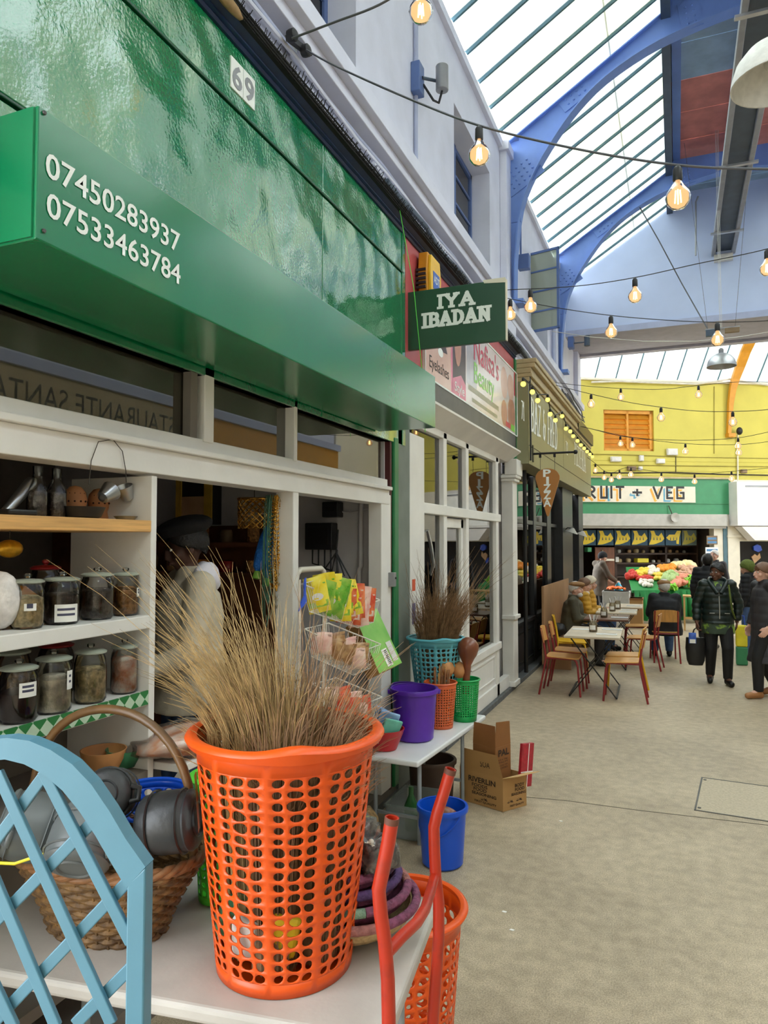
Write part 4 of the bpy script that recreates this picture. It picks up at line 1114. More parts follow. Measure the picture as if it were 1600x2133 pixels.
# the crossing avenue: unseen flat slab and end walls added to cut sky light
ebx(MB(), U0, U1, 1.56, 6.5, zyt+2.0, zyt+2.1).build('added_crossing_slab', 'interior_white', gs)
ebx(MB(), U0-.2, U0, -.3, 3.2, 0, zyt+2.1).build('added_end_wall', 'cream', we)
ebx(MB(), U1, U1+.2, -.3, 9, 0, zyt+2.1).build('added_end_wall', 'cream', we)
MB().bx(XR, 9.5, YEND-.1, YEND, 0, 8.6).build('return_wall', 'cream', we)
# ================================================================== things in and before the green shop
rnd = random.Random(11)
glass_mat('jar_glass', (.93, .95, .94), .9, .03)
glass_mat('cling', (.97, .97, .98), 1.0, .10, haze=.05, hcol=(.85, .86, .88))
mat('jar_lid', S(168, 176, 162), .3, var=.06); mat('lid_red', S(150, 30, 34), .4)
mat('paper_label', S(240, 238, 232), .7, var=.02); mat('ink', S(70, 70, 90), .7)
mat('nuts_dark', S(70, 54, 46), .7, var=.6, scale=45, bump=.8, bscale=45); mat('nuts_grey', S(98, 86, 80), .7, var=.6, scale=36, bump=.9, bscale=36)
mat('nuts_tan', S(176, 126, 74), .7, var=.45, scale=60, bump=.8, bscale=60); mat('grain_cream', S(206, 184, 140), .7, var=.35, scale=60, bump=.6, bscale=60)
mat('powder_dark', S(58, 34, 32), .8, var=.15); mat('chips_cream', S(216, 204, 186), .6, var=.35, scale=26, bump=.9, bscale=26)
mat('prawn', S(222, 150, 116), .6, col2=S(240, 226, 214), scale=26, bump=.8, bscale=30); mat('bag_white', S(226, 220, 216), .5, var=.12, scale=30, bump=.5, bscale=18)
mat('ply', S(214, 164, 100), .6, var=.18, scale=14, stretch=(1, .3, 6)); mat('calabash', S(206, 146, 90), .5, var=.12, scale=8); mat('calabash_dark', S(128, 70, 42), .35, var=.15, scale=8, coat=.3)
mat('tin', S(176, 180, 184), .28, .9, var=.06); mat('iron_black', S(34, 32, 32), .45, var=.2)
mat('gold_foil', S(214, 160, 40), .3, .6, var=.3, scale=30); mat('amber', S(196, 120, 30), .5)

def gingham():
    m, nt, out = new_mat('green_gingham')
    b = nt.nodes.new('ShaderNodeBsdfPrincipled'); nt.links.new(b.outputs[0], out.inputs[0])
    tc = nt.nodes.new('ShaderNodeTexCoord'); mp = nt.nodes.new('ShaderNodeMapping'); mp.inputs['Scale'].default_value = (26, 26, 26); mp.inputs['Rotation'].default_value = (0.785, 0, 0)
    ck = nt.nodes.new('ShaderNodeTexChecker'); ck.inputs['Scale'].default_value = 1.0
    ck.inputs[1].default_value = (*S(36, 120, 60), 1); ck.inputs[2].default_value = (*S(190, 214, 186), 1)
    nt.links.new(tc.outputs['Object'], mp.inputs[0]); nt.links.new(mp.outputs[0], ck.inputs[0]); nt.links.new(ck.outputs[0], b.inputs['Base Color'])
gingham()
# shelving unit in the window bay
su = thing('shelving_unit', 'white painted shelving unit filling the shop window bay', 'shelving', (XF-.2, 1.5, .12))
yS0 = Y0 + .02; yS1 = a1
XD = XF - .40
zW = at(160, 1078, x=XF).z; zV = at(156, 1302, x=XF).z; zG = at(156, 1484, x=XF).z
MB().bx(XD, XF+.01, yS1-.02, yS1+.012, .125, ZTR-.08).build('side_panel', 'white_paint', su, bevel=.003)
MB().bx(XD, XF+.012, yS0, yS1-.021, zW-.045, zW).build('shelf_board', 'ply', su, bevel=.003)
MB().bx(XD, XF+.012, yS0, yS1-.021, zV-.05, zV).build('shelf_board', 'white_paint', su, bevel=.004)
MB().bx(XD, XF+.0, yS0, yS1-.021, zG-.05, zG).build('shelf_board', 'white_paint', su)
MB().bx(XF+.001, XF+.008, yS0, yS1-.021, zG-.045, zG+.008).build('shelf_edging', 'green_gingham', su)
zL = .98
MB().bx(XD, XF+.01, yS0, yS1-.021, zL-.04, zL).build('shelf_board', 'interior_dim', su)
MB().bx(XD, XF+.01, yS0, yS1-.021, .35, .39).build('shelf_board', 'interior_dim', su)
MB().bx(XD-.02, XD, yS0, yS1, .125, 1.2).build('back_board', 'interior_dim', su)

def jar(px, zs, w, h, content, label, dx=.075, fill=.72, lid='jar_lid', note=None, seal=True):
    y = at(px, 1200, x=XF-dx).y; r = w/2
    t = thing('glass_jar', label, 'jar', (XF-dx, y, zs))
    T = Matrix.Translation((XF-dx, y, zs+.001))
    MB().lathe([(r*.86, 0), (r, .012), (r, h*.70), (r*.93, h*.80), (r*.84, h*.86), (r*.84, h*.90)], 20, T).build('glass_body', 'jar_glass', t, smooth=40)
    hf = h*fill*.9
    MB().lathe([(r*.80, .006), (r*.92, .016), (r*.92, hf*.9), (r*.6, hf), (.001, hf*1.02)], 16, T).build('contents', content, t, smooth=50)
    lidm = MB().lathe([(r*.80, h*.88), (r*.98, h*.90), (r*1.0, h*.93), (r*.8, h*.96), (r*.3, h*.975)], 20, T)
    lid_o = lidm.build('lid', lid, t, smooth=40)
    MB().lathe([(r*.13, h*.97), (r*.13, h*.99), (r*.24, h*1.02), (r*.24, h*1.06), (r*.1, h*1.08)], 12, T).build('knob', 'jar_glass' if lid == 'jar_lid' else lid, lid_o, smooth=40)
    if note:
        m = MB(); a0, a1_ = note[0], note[1]
        for (rr, nm, mm) in ((1.012, 'paper_label', 'paper_label'),):
            m = MB(); m.lathe([(r*rr, h*note[2]), (r*rr, h*note[3])], 6, T, a0, a1_); lo = m.build(nm, mm, t, smooth=60)
        for k in range(2):
            m = MB(); zz = h*(note[2] + (note[3]-note[2])*(.35+.3*k)); m.lathe([(r*1.016, zz), (r*1.016, zz+.008)], 6, T, a0+.15, a1_-.2); m.build('handwriting', 'ink', lo)
    return t
# middle shelf
jar(58, zV, .105, .165, 'grain_cream', 'glass jar of cream grain on the white shelf', note=(-.9, -.2, .36, .5))
jar(130, zV, .118, .165, 'nuts_dark', 'glass jar of dark pods with a torn handwritten label on the white shelf', note=(-1.15, .2, .06, .42))
jar(203, zV, .118, .175, 'nuts_grey', 'glass jar of grey-brown nuts on the white shelf')
jar(262, zV, .100, .17, 'nuts_tan', 'glass jar of tan crumbs beside the white shelf end', note=(.1, .7, .42, .62))
# lower shelf
jar(44, zG, .118, .185, 'powder_dark', 'glass jar of dark powder with a white label on the gingham shelf', note=(-.7, .3, .45, .70), fill=.62)
jar(116, zG, .118, .195, 'chips_cream', 'glass jar of pale chips with a small label on the gingham shelf', note=(.0, .55, .4, .72))
jar(192, zG, .112, .195, 'grain_cream', 'glass jar of white seeds on the gingham shelf')
jar(262, zG, .100, .19, 'prawn', 'glass jar of orange dried prawns on the gingham shelf', fill=.8)
# rear row, dim
for px, zs, c, lb_ in ((95, zV, 'nuts_dark', 'rear glass jar with a red lid behind the middle shelf jars'), (215, zV, 'powder_dark', 'rear dark jar with a red lid behind the grey nuts')):
    jar(px, zs, .11, .2, c, lb_, dx=.30, lid='lid_red')
jar(120, zG, .13, .2, 'powder_dark', 'rear jar with a wide red lid behind the gingham shelf jars', dx=.30, lid='lid_red')
jar(30, zG, .12, .2, 'nuts_tan', 'rear jar of amber pieces behind the dark powder jar', dx=.30)
# bag at the left end
y_ = at(8, 1250, x=XF-.1).y
one('paper_bag', MB().ball((XF-.12, y_, zV+.095), .09, 14, 10, sq=(.8, .7, 1.04)), 'bag_white', 'plump white bag of flour at the end of the white shelf', 'bag', smooth=60)
y_ = at(50, 1200, x=XF-.24).y
one('amber_pouch', MB().prism([(-.05, 0), (.05, 0), (.06, .09), (.0, .13), (-.05, .08)], lambda u, v, w: Vector((XF-.26+w, y_+u, zV+v+.17)), -.03, .03).xf(Matrix.Translation((0, 0, -.17))), 'amber', 'folded amber pouch standing behind the cream grain jar', 'pouch', bevel=.006)
y_ = at(20, 1143, x=XF-.2).y
gd = thing('gold_ornament', 'round glittering gold ornament hanging under the plywood shelf', 'ornament', (XF-.2, y_, 1.75))
MB().ball((XF-.2, y_, at(20, 1143, x=XF-.2).z), .05, 14, 8, sq=(.6, 1, .62)).build('ornament_ball', 'gold_foil', gd, smooth=60)
MB().tube([(XF-.2, y_, at(20, 1143, x=XF-.2).z+.03), (XF-.2, y_, zW-.046)], .002, 5).build('string', 'cable_dark', gd)
# top shelf
def bottle(px, lb_):
    y = at(px, 1020, x=XF-.13).y; T = Matrix.Translation((XF-.13, y, zW+.001)); r = .034; h = .175
    t = thing('glass_bottle', lb_, 'bottle', (XF-.13, y, zW))
    MB().lathe([(r*.9, 0), (r, .008), (r, h*.55), (r*.55, h*.74), (r*.46, h*.82), (r*.50, h), (r*.40, h)], 16, T).build('glass_body', 'jar_glass', t, smooth=40)
    MB().lathe([(r*.85, .004), (r*.9, .012), (r*.9, h*.5), (.001, h*.54)], 14, T).build('contents', 'nuts_grey', t, smooth=50)
bottle(78, 'clear glass bottle of dried pods on the plywood shelf next to a metal pestle'); bottle(118, 'clear glass bottle of dried pods on the plywood shelf beside the clay censer')
mat('clay', S(214, 150, 104), .7, var=.1, scale=12); mat('clay_hole', S(70, 40, 28), .9)
def censer(px, py, lb_, dx=.2, lift=0.0):
    y = at(px, py, x=XF-dx).y; r = .042
    T = Matrix.Translation((XF-dx, y, zW+.001+lift)); t = thing('clay_censer', lb_, 'censer', (XF-dx, y, zW))
    MB().lathe([(r*.85, 0), (r*.95, .01), (r*.8, .035), (r*.95, .05), (r*1.05, .075), (r*.9, .105), (r*.5, .125), (.001, .130)], 18, T).build('pot_body', 'clay', t, smooth=60)
    for k in range(12):
        a = -1.3 + (k % 6)*.5; z = .07 + .03*(k//6)
        rr = r*(1.05 - .2*(k//6))
        MB().ball((XF-dx+rr*math.cos(a), y+rr*math.sin(a), zW+z+lift), .004, 6, 4).build('hole', 'clay_hole', t)
censer(157, 1010, 'round pierced clay censer behind the black pan', .22, .0); censer(207, 1005, 'round pierced clay censer behind the tin funnels', .24)
# black pan and stacked tins
y = at(184, 1050, x=XF-.1).y
pn2 = thing('black_pan', 'shallow black iron pan on the plywood shelf', 'pan', (XF-.1, y, zW))
MB().lathe([(.05, 0), (.066, .006), (.082, .042), (.078, .042), (.062, .01), (.001, .008)], 20, Matrix.Translation((XF-.1, y-.03, zW+.001))).build('pan_body', 'iron_black', pn2, smooth=40)
for px, py, tilt, lb_, s_ in ((222, 1030, -1.0, 'tin funnel lying on its side by the black pan', 1.0), (262, 1028, .5, 'open tin measuring cup tilted on the plywood shelf', .9), (262, 1063, 0.0, 'flat crumpled tin tray on the plywood shelf', .8)):
    p = at(px, py, x=XF-.09); r = .038*s_
    T = TR((XF-.09, p.y, max(p.z, zW+.03) if tilt else zW+.001), 0, tilt, 0)
    prof = [(r*.35, -.03), (r*.6, -.025), (r*1.05, .03), (r*1.0, .03), (r*.5, -.02)] if tilt else [(r, 0), (r*1.5, .016), (r*1.4, .016), (r*.9, .004)]
    one('tin_funnel' if tilt < 0 else ('tin_cup' if tilt else 'tin_tray'), MB().lathe(prof, 16, T, caps=False), 'tin', lb_, 'tin ware', smooth=30)
y = at(40, 1010, x=XF-.16).y
one('metal_pestle', MB().tube([(XF-.16, y-.05, zW+.018), (XF-.15, y+.04, zW+.12), (XF-.15, y+.045, zW+.135)], [.016, .022, .014], 12), 'tin', 'grey metal pestle leaning on the plywood shelf', 'pestle', smooth=60)
y = at(15, 1050, x=XF-.1).y
one('slate_tile', MB().bx(XF-.16, XF-.02, y-.06, y+.05, zW+.001, zW+.02), 'iron_black', 'dark flat grinding stone on the plywood shelf', 'stone', bevel=.006)
wire([at(x, y_, x=XF+.012) for x, y_ in ((185, 1010), (190, 960), (205, 920), (235, 915), (255, 940), (262, 980), (263, 1005))], .0016, 'cable_dark', 'wire_hook', label='thin bent wire looped over the transom rail')

# low shelf finds: bowls
mat('bowl_green', S(70, 140, 100), .35); mat('tub_blue', S(108, 136, 208), .4)
def bowl(px, py, dx, r, h, m_, lb_, zs=zL, cat='bowl', name='bowl'):
    y = at(px, py, x=XF+dx).y
    return one(name, MB().lathe([(r*.45, 0), (r*.6, .004), (r*.9, h*.6), (r, h), (r*.95, h), (r*.84, h*.6), (r*.5, .012), (.001, .010)], 24, Matrix.Translation((XF+dx, y, zs+.001))), m_, lb_, cat, smooth=40)
bowl(216, 1548, -.13, .085, .085, 'calabash', 'orange calabash bowl on the low shelf', name='calabash_bowl')
bowl(262, 1540, -.10, .075, .07, 'bowl_green', 'shallow green plastic bowl by the shelf end')
bowl(165, 1575, -.05, .045, .06, 'tub_blue', 'small pale blue tub on the low shelf', name='blue_tub', cat='tub')
# counter across the serving hatch
ct = thing('serving_counter', 'white painted counter board across the serving hatch', 'counter', (XF-.1, 2.7, .12))
MB().bx(XF-.12, XF+.14, yS1+.02, a2-.03, .97, 1.0).build('counter_top', 'white_paint', ct, bevel=.004)
for yy in (yS1+.06, a2-.1): MB().bx(XF-.11, XF-.07, yy, yy+.04, .121, .97).build('leg', 'white_paint', ct)
for yy in (yS1+.06, a2-.1): MB().bar((XF-.08, yy+.02, .72), (XF+.10, yy+.02, .965), .02, .02).build('brace', 'white_paint', ct)
# big clear bag of orange chips
mat('chips_orange', S(236, 146, 80), .55, col2=S(252, 238, 226), scale=15, bump=.5, bscale=14, stretch=(1, .4, 1))
def lumpy(mb, c, rad, seed, amp=.12, n=20, m=12):
    o = len(mb.v); mb.ball((0, 0, 0), 1, n, m)
    for i in range(o, len(mb.v)):
        v = Vector(mb.v[i]); k = 1 + amp*mnoise.noise(v*2.2 + Vector((seed, seed*.7, 0)))*1.6
        mb.v[i] = tuple(Vector((v.x*rad[0]*k + c[0], v.y*rad[1]*k + c[1], v.z*rad[2]*k + c[2])))
    return mb
cb = thing('chip_bag', 'big clear plastic bag of orange and white chips on the counter', 'bag', (XF+.02, 2.55, 1.0))
lumpy(MB(), (XF+.02, 2.42, 1.055), (.14, .20, .055), 3).build('chips', 'chips_orange', cb, smooth=60)
lumpy(MB(), (XF+.02, 2.42, 1.06), (.15, .22, .062), 3, .16).build('plastic_film', 'cling', cb, smooth=60)
cb2 = thing('chip_bag', 'second clear bag of orange chips farther along the counter', 'bag', (XF+.0, 2.85, 1.0))
lumpy(MB(), (XF+.0, 2.82, 1.06), (.12, .17, .06), 8).build('chips', 'chips_orange', cb2, smooth=60)
lumpy(MB(), (XF+.0, 2.82, 1.065), (.13, .18, .067), 8, .16).build('plastic_film', 'cling', cb2, smooth=60)

# folding steps behind the shelf end, and trolley handle
mat('pale_tube', S(196, 208, 202), .4, var=.05); mat('cream_tube', S(220, 212, 196), .4, var=.04)
st = thing('step_ladder', 'pale grey folding step ladder beside the shelf end', 'ladder', (XF-.15, yS1+.08, .13))
xs_ = XF - .30
L0 = at(318, 1500, x=xs_).y + .0
yl0, yl1 = yS1 - .12, at(338, 1500, x=xs_).y
zt_ = at(325, 1388, x=xs_).z
xs_ = XD - .06
MB().tube([(xs_, yS1-.12, .13), (xs_, yS1-.12, zt_-.05), (xs_, yS1-.10, zt_-.01), (xs_, yS1+.0, zt_+.005), (xs_+.04, yS1+.07, zt_-.01), (xs_+.05, yS1+.105, zt_-.06), (xs_+.05, yS1+.12, zt_-.14), (xs_+.05, yS1+.13, .13)], .016, 8).build('tube_frame', 'pale_tube', st, smooth=60)
for zz in (.42, .68, .94): MB().bx(xs_-.05, xs_+.1, yS1-.11, yS1+.11, zz, zz+.025).build('tread', 'pale_tube', st)
tl = thing('trolley', 'cream tubular trolley handle standing behind the snack rack', 'trolley', (-1.95, 3.45, .13))
yt = a2 + .10
h0 = at(616, 1225, x=-1.98); h1 = at(676, 1225, x=-1.98); zt2_ = at(640, 1186, x=-1.98).z
MB().tube([(-1.98, h0.y, .13), (-1.98, h0.y, zt2_-.06), (-1.98, h0.y+.015, zt2_-.02), (-1.98, h0.y+.05, zt2_), (-1.98, h1.y-.05, zt2_), (-1.98, h1.y-.015, zt2_-.02), (-1.98, h1.y, zt2_-.06), (-1.98, h1.y, .13)], .017, 10).build('tube_frame', 'cream_tube', tl, smooth=60)
MB().bx(-2.2, -1.96, h0.y, h1.y, .135, .16).build('foot_plate', 'cream_tube', tl)
for zz in (.5, .9): MB().bar((-1.98, h0.y, zz), (-1.98, h1.y, zz), .02, .02).build('crossbar', 'cream_tube', tl)

# electrics on the inner side wall
YI = Y1 - .325
mat('meter_black', S(32, 32, 36), .4)
for (p0, p1, lb_, nm) in (((683, 1047), (716, 1078), 'small black junction box on the inner side wall', 'junction_box'), ((648, 1090), (704, 1145), 'black electricity meter with looped cables on the inner side wall', 'electricity_meter')):
    A = at(*p0, y=YI); B = at(*p1, y=YI)
    t = thing(nm, lb_, 'electrical box', (A.x, YI, B.z))
    MB().bx(A.x, B.x, YI-.10, YI-.002, B.z, A.z).build('case', 'meter_black', t, bevel=.008)
    MB().bx(A.x+.03, B.x-.03, YI-.11, YI-.10, B.z+.04, A.z-.04).build('cover', 'black', t)
    if nm == 'electricity_meter':
        for k in range(5):
            x0 = A.x + .04 + .05*k; MB().tube([(x0, YI-.05, B.z), (x0+.01, YI-.07, B.z-.10-.02*k), (x0+.12, YI-.07, B.z-.13-.02*k), (B.x+.01, YI-.05, B.z-.02), (B.x+.015, YI-.03, A.z-.05)], .006, 6).build('cable', 'meter_black', t, smooth=60)
A = at(716, 1066, y=YI); B = at(772, 1062, y=YI)
wire([A + Vector((0, -.02, 0)), at(730, 1068, y=YI-.02), at(750, 1064, y=YI-.02), B + Vector((0, -.02, 0))], .008, 'interior_white', 'cable', label='white cable running from the junction box along the wall')
o = one('conduit', MB().tube([at(752, 1010, y=YI-.03), at(752, 1180, y=YI-.03), at(748, 1185, y=YI-.03), at(748, 1300, y=YI-.03)], .018, 8), 'interior_white', 'upright white conduit on the inner side wall', 'conduit', smooth=60)
# yellow framed cabinet on the back wall
A = at(389, 975, y=YI); B = at(461, 1093, y=YI)
yf = thing('yellow_cabinet', 'yellow framed glass cabinet on the inner side wall', 'cabinet', (A.x, YI, B.z))
mat('frame_yellow', S(214, 176, 60), .5)
MB().bx(A.x, B.x, YI-.12, YI, B.z, A.z).build('body', 'dark_void', yf)
for b in ((A.x, A.x+.05, B.z, A.z), (B.x-.07, B.x, B.z, A.z), (A.x, B.x, B.z, B.z+.05), (A.x, B.x, A.z-.08, A.z)): MB().bx(b[0], b[1], YI-.135, YI-.12, b[2], b[3]).build('frame_bar', 'frame_yellow', yf)
MB().bx(A.x+.05, B.x-.07, YI-.128, YI-.121, B.z+.05, B.z+.22).build('picture', 'tan_card', yf)
zw_ = at(500, 1095, y=YI).z
MB().bx(-5.09, -2.72, YI-.02, YI-.001, .121, zw_).build('wainscot', 'brown_wood', sh)
for py, lb_ in ((1130, 'long brown shelf along the inner side wall'), (1190, 'lower brown shelf along the inner side wall')):
    z = at(480, py, y=YI).z; one('wall_shelf', MB().bx(-4.6, -2.75, YI-.24, YI-.021, z-.03, z), 'brown_wood', lb_, 'shelf')
    rr = random.Random(py)
    for k in range(7):
        m_ = rr.choice(['amber', 'nuts_tan', 'tan_card', 'lid_red', 'box_brown']); r = rr.uniform(.045, .07); h = rr.uniform(.08, .16)
        one('stock_tub', MB().lathe([(r*.9, 0), (r, .01), (r, h*.8), (r*.8, h)], 14, Matrix.Translation((-4.4+.24*k, YI-.13, z+.001))), m_, 'small tub of stock on the ' + ('upper' if py < 1150 else 'lower') + ' brown shelf inside the shop', 'tub', group='stock on the ' + ('upper' if py < 1150 else 'lower') + ' inner shelf', smooth=40)

# strings of beads and things hung on the post
hk = Vector((XF-.10, a2-.05, at(588, 1036, x=XF-.1).z))
def strands(name, lb_, m_, n, dy, dx, l0, l1, r, seed, bead=None, off=(0, 0)):
    rr = random.Random(seed); t = thing(name, lb_, 'beads', tuple(hk)); m = MB()
    for k in range(n):
        w = rr.uniform(.3, 1)*dy; L = rr.uniform(l0, l1); c = hk + Vector((off[0]+rr.uniform(-dx, dx), off[1]+rr.uniform(-.01, .01), rr.uniform(-.01, .01)))
        pts = []
        for i in range(15):
            a = i/14*2*PI; s_ = .5-.5*math.cos(a)
            pts.append(c + Vector((rr.uniform(-.003, .003), w*math.sin(a)*(.6+.4*s_), -L*s_)))
        if bead:
            for i in range(len(pts)-1):
                for q in range(4): m.ball(pts[i].lerp(pts[i+1], q/4), r, 5, 3)
        else: m.tube(pts, r, 4)
    o = m.build('strings', m_, t, smooth=60); tag(o, kind='stuff'); return t
mat('bead_gold', S(206, 152, 60), .25, .7, var=.4, scale=60); mat('bead_green', S(60, 104, 84), .35, var=.3, scale=40); mat('bead_clear', S(170, 158, 130), .25, var=.3, scale=40)
strands('gold_bead_strings', 'thick hank of gold bead strings hung on the white post', 'bead_gold', 12, .04, .02, .34, .52, .0055, 1, bead=True)
strands('green_bead_strings', 'long thin green bead strings hung on the white post', 'bead_green', 9, .05, .02, .45, .72, .0022, 2, off=(-.01, -.03))
strands('clear_bead_strings', 'loose clear bead strings trailing below the gold ones', 'bead_clear', 8, .05, .03, .40, .75, .003, 3, off=(0, .015))
p = at(587, 1260, x=XF-.16)
m = MB()
zt0, zb_ = at(585, 1195, x=XF-.16).z, .5
m.prism([(-.055, zb_), (.085, zb_), (.06, zt0-.2), (.04, zt0), (-.02, zt0), (-.03, zt0-.2)], lambda u, v, w: Vector((XF-.16+w, p.y+u, v)), -.03, .03)
one('black_cloth', m, 'black', 'long black cloth hanging below the bead strings', 'cloth', bevel=.01)
mat('scrub_blue', S(30, 104, 190), .7, var=.15, scale=40, bump=.5, bscale=60); mat('scrub_green', S(120, 170, 60), .7)
for k, (A, B, lb_) in enumerate((((560, 1095), (536, 1190), 'tilted blue net sponge hanging by the bead strings'), ((570, 1105), (556, 1205), 'upright blue net sponge hanging closest to the beads'))):
    a = at(*A, x=XF-.22-.04*k); b = at(*B, x=XF-.22-.04*k); t = thing('net_sponge', lb_, 'sponge', tuple(a))
    MB().tube([a.lerp(b, q) for q in (0, .08, .3, .7, .92, 1)], [.012, .022, .034, .036, .028, .012], 12).build('sponge_body', 'scrub_blue', t, smooth=60)
    MB().tube([b, b+Vector((0, -.01, -.04))], [.016, .024], 10).build('end_tuft', 'scrub_green', t, smooth=60)
    MB().tube([a, a+Vector((0, .02, .1)), hk], .003, 5).build('loop', 'bead_green', t)
m = MB(); c = at(530, 1070, x=XF-.5)
for i in range(14):
    a = 2*PI*i/14
    for s_ in (1, -1): m.tube([c + Vector((.10*math.cos(a+s_*k*.5), .10*math.sin(a+s_*k*.5), .09-.045*k)) for k in range(5)], .0035, 4)
bk = thing('hanging_basket', 'gold wire mesh basket hanging inside the shop', 'basket', tuple(c))
m.build('wire_mesh', 'bead_gold', bk); MB().tube([c + Vector((.1*math.cos(2*PI*i/20), .1*math.sin(2*PI*i/20), .09)) for i in range(20)], .006, 6, closed=True).build('rim', 'bead_gold', bk)
MB().tube([c + Vector((0, 0, .08)), c + Vector((0, 0, 2.94-c.z))], .003, 5).build('cord', 'cable_dark', bk)
# ================================================================== foreground stalls
mat('orange_plastic', S(222, 82, 12), .35, var=.06, scale=5, sub=.1); mat('turq_plastic', S(96, 180, 194), .4, var=.05); mat('green_plastic', S(20, 170, 84), .35, var=.06)
mat('lime_plastic', S(92, 214, 62), .35, var=.05); mat('blue_plastic', S(20, 84, 206), .35, var=.06); mat('blue_bucket', S(14, 80, 200), .32, var=.05)
mat('purple_plastic', S(92, 44, 170), .33, var=.08, scale=7); mat('purple_deep', S(70, 34, 130), .4, var=.08); mat('terra_plastic', S(222, 102, 52), .4, var=.06); mat('red_plastic', S(184, 26, 32), .35)
mat('table_top', S(180, 174, 166), .5, var=.10, scale=5, bump=.05, bscale=40); mat('table_top2', S(226, 227, 228), .45, var=.04, scale=4); mat('table_leg', S(150, 156, 160), .4, .2)
mat('straw', S(160, 132, 84), .7, var=.35, scale=30); mat('straw_brown', S(140, 108, 76), .7, var=.35, scale=30)
mat('wicker', S(132, 98, 54), .6, col2=S(82, 58, 32), scale=30, bump=.3, bscale=60); mat('wicker_rim', S(138, 96, 60), .6, var=.25, scale=40)
mat('cane', S(112, 82, 50), .35, var=.25, scale=10, stretch=(1, 1, 1)); mat('pot_black', S(46, 48, 50), .38, var=.2, scale=10, bump=.12, bscale=30); mat('pot_grey', S(96, 101, 102), .38, var=.12, scale=8)
mat('lattice_blue', S(78, 124, 143), .4, var=.05, scale=6); mat('red_tube', S(176, 44, 20), .35, var=.18, scale=14, col2=S(150, 40, 24), ramp=(.55, .7)); mat('rust', S(96, 56, 42), .6)
mat('coil_mauve', S(124, 66, 94), .75, var=.25, scale=60, bump=.5, bscale=80); mat('coil_purple', S(76, 50, 98), .75, var=.25, scale=60, bump=.5, bscale=80); mat('coil_green', S(120, 150, 128), .75, var=.2, scale=60, bump=.5, bscale=80); mat('coil_sand', S(188, 160, 112), .75, var=.2, scale=60, bump=.5, bscale=80); mat('coil_rose', S(150, 96, 90), .75, var=.25, scale=60, bump=.5, bscale=80)
mat('cardboard', S(178, 136, 84), .7, var=.06, scale=4, bump=.03); mat('cardboard_dark', S(140, 92, 48), .7, var=.08, scale=4); mat('cardboard_in', S(214, 176, 120), .7, var=.05); mat('print_ink', S(54, 40, 30), .7)

def perf(mb, rz, z0, z1, rows, cols, rho, seed, jit=.18, hn=12, ribs=0, T=None):
    """tapered wall pierced with rounded holes; rz(z) radius"""
    rr = random.Random(seed); G = {}
    for i in range(rows+1):
        for j in range(cols):
            ja = 0 if i in (0, rows) else rr.uniform(-jit, jit); jb = rr.uniform(-jit, jit)
            if ribs and j % ribs == 0: jb = 0
            if i in (0, rows): ja = 0
            G[i, j] = (i+ja, j+jb)
    def P_(i, j):
        z = z0 + (z1-z0)*i/rows; a = 2*PI*j/cols; r = rz(z)
        v = Vector((r*math.cos(a), r*math.sin(a), z)); return T @ v if T is not None else v
    q = hn//4
    for i in range(rows):
        for j in range(cols):
            c = [G[i, j], G[i, (j+1) % cols], G[i+1, (j+1) % cols], G[i+1, j]]
            c = [c[0], (c[1][0], c[1][1] + (cols if j == cols-1 else 0)), (c[2][0], c[2][1] + (cols if j == cols-1 else 0)), c[3]]
            def bl(s, t):
                k = [(1-s)*(1-t)/4, (1+s)*(1-t)/4, (1+s)*(1+t)/4, (1-s)*(1+t)/4]
                return (sum(k[m]*c[m][0] for m in range(4)), sum(k[m]*c[m][1] for m in range(4)))
            f = rr.uniform(*rho); outer = []; inner = []
            off = (0, 0)
            if ribs: off = (.18, 0) if j % ribs == 0 else ((-.18, 0) if j % ribs == ribs-1 else (0, 0)); f2 = f*.9 if off[0] else f
            else: f2 = f
            for side in range(4):
                for k in range(q):
                    e = -1 + 2*k/q
                    s, t = ((e, -1), (1, e), (-e, 1), (-1, -e))[side]
                    a = math.atan2(t, s); outer.append(P_(*bl(s, t))); inner.append(P_(*bl(f2*math.cos(a)*(.8 if off[0] else 1)+off[0], f2*math.sin(a))))
            n = len(outer)
            mb.add(outer + inner, [(k, (k+1) % n, n+(k+1) % n, n+k) for k in range(n)])
    return mb
def grid_holes(mb, rz, z0, z1, rows, cols, f, T):
    return perf(mb, rz, z0, z1, rows, cols, (f, f), 1, jit=0, hn=4, T=T)

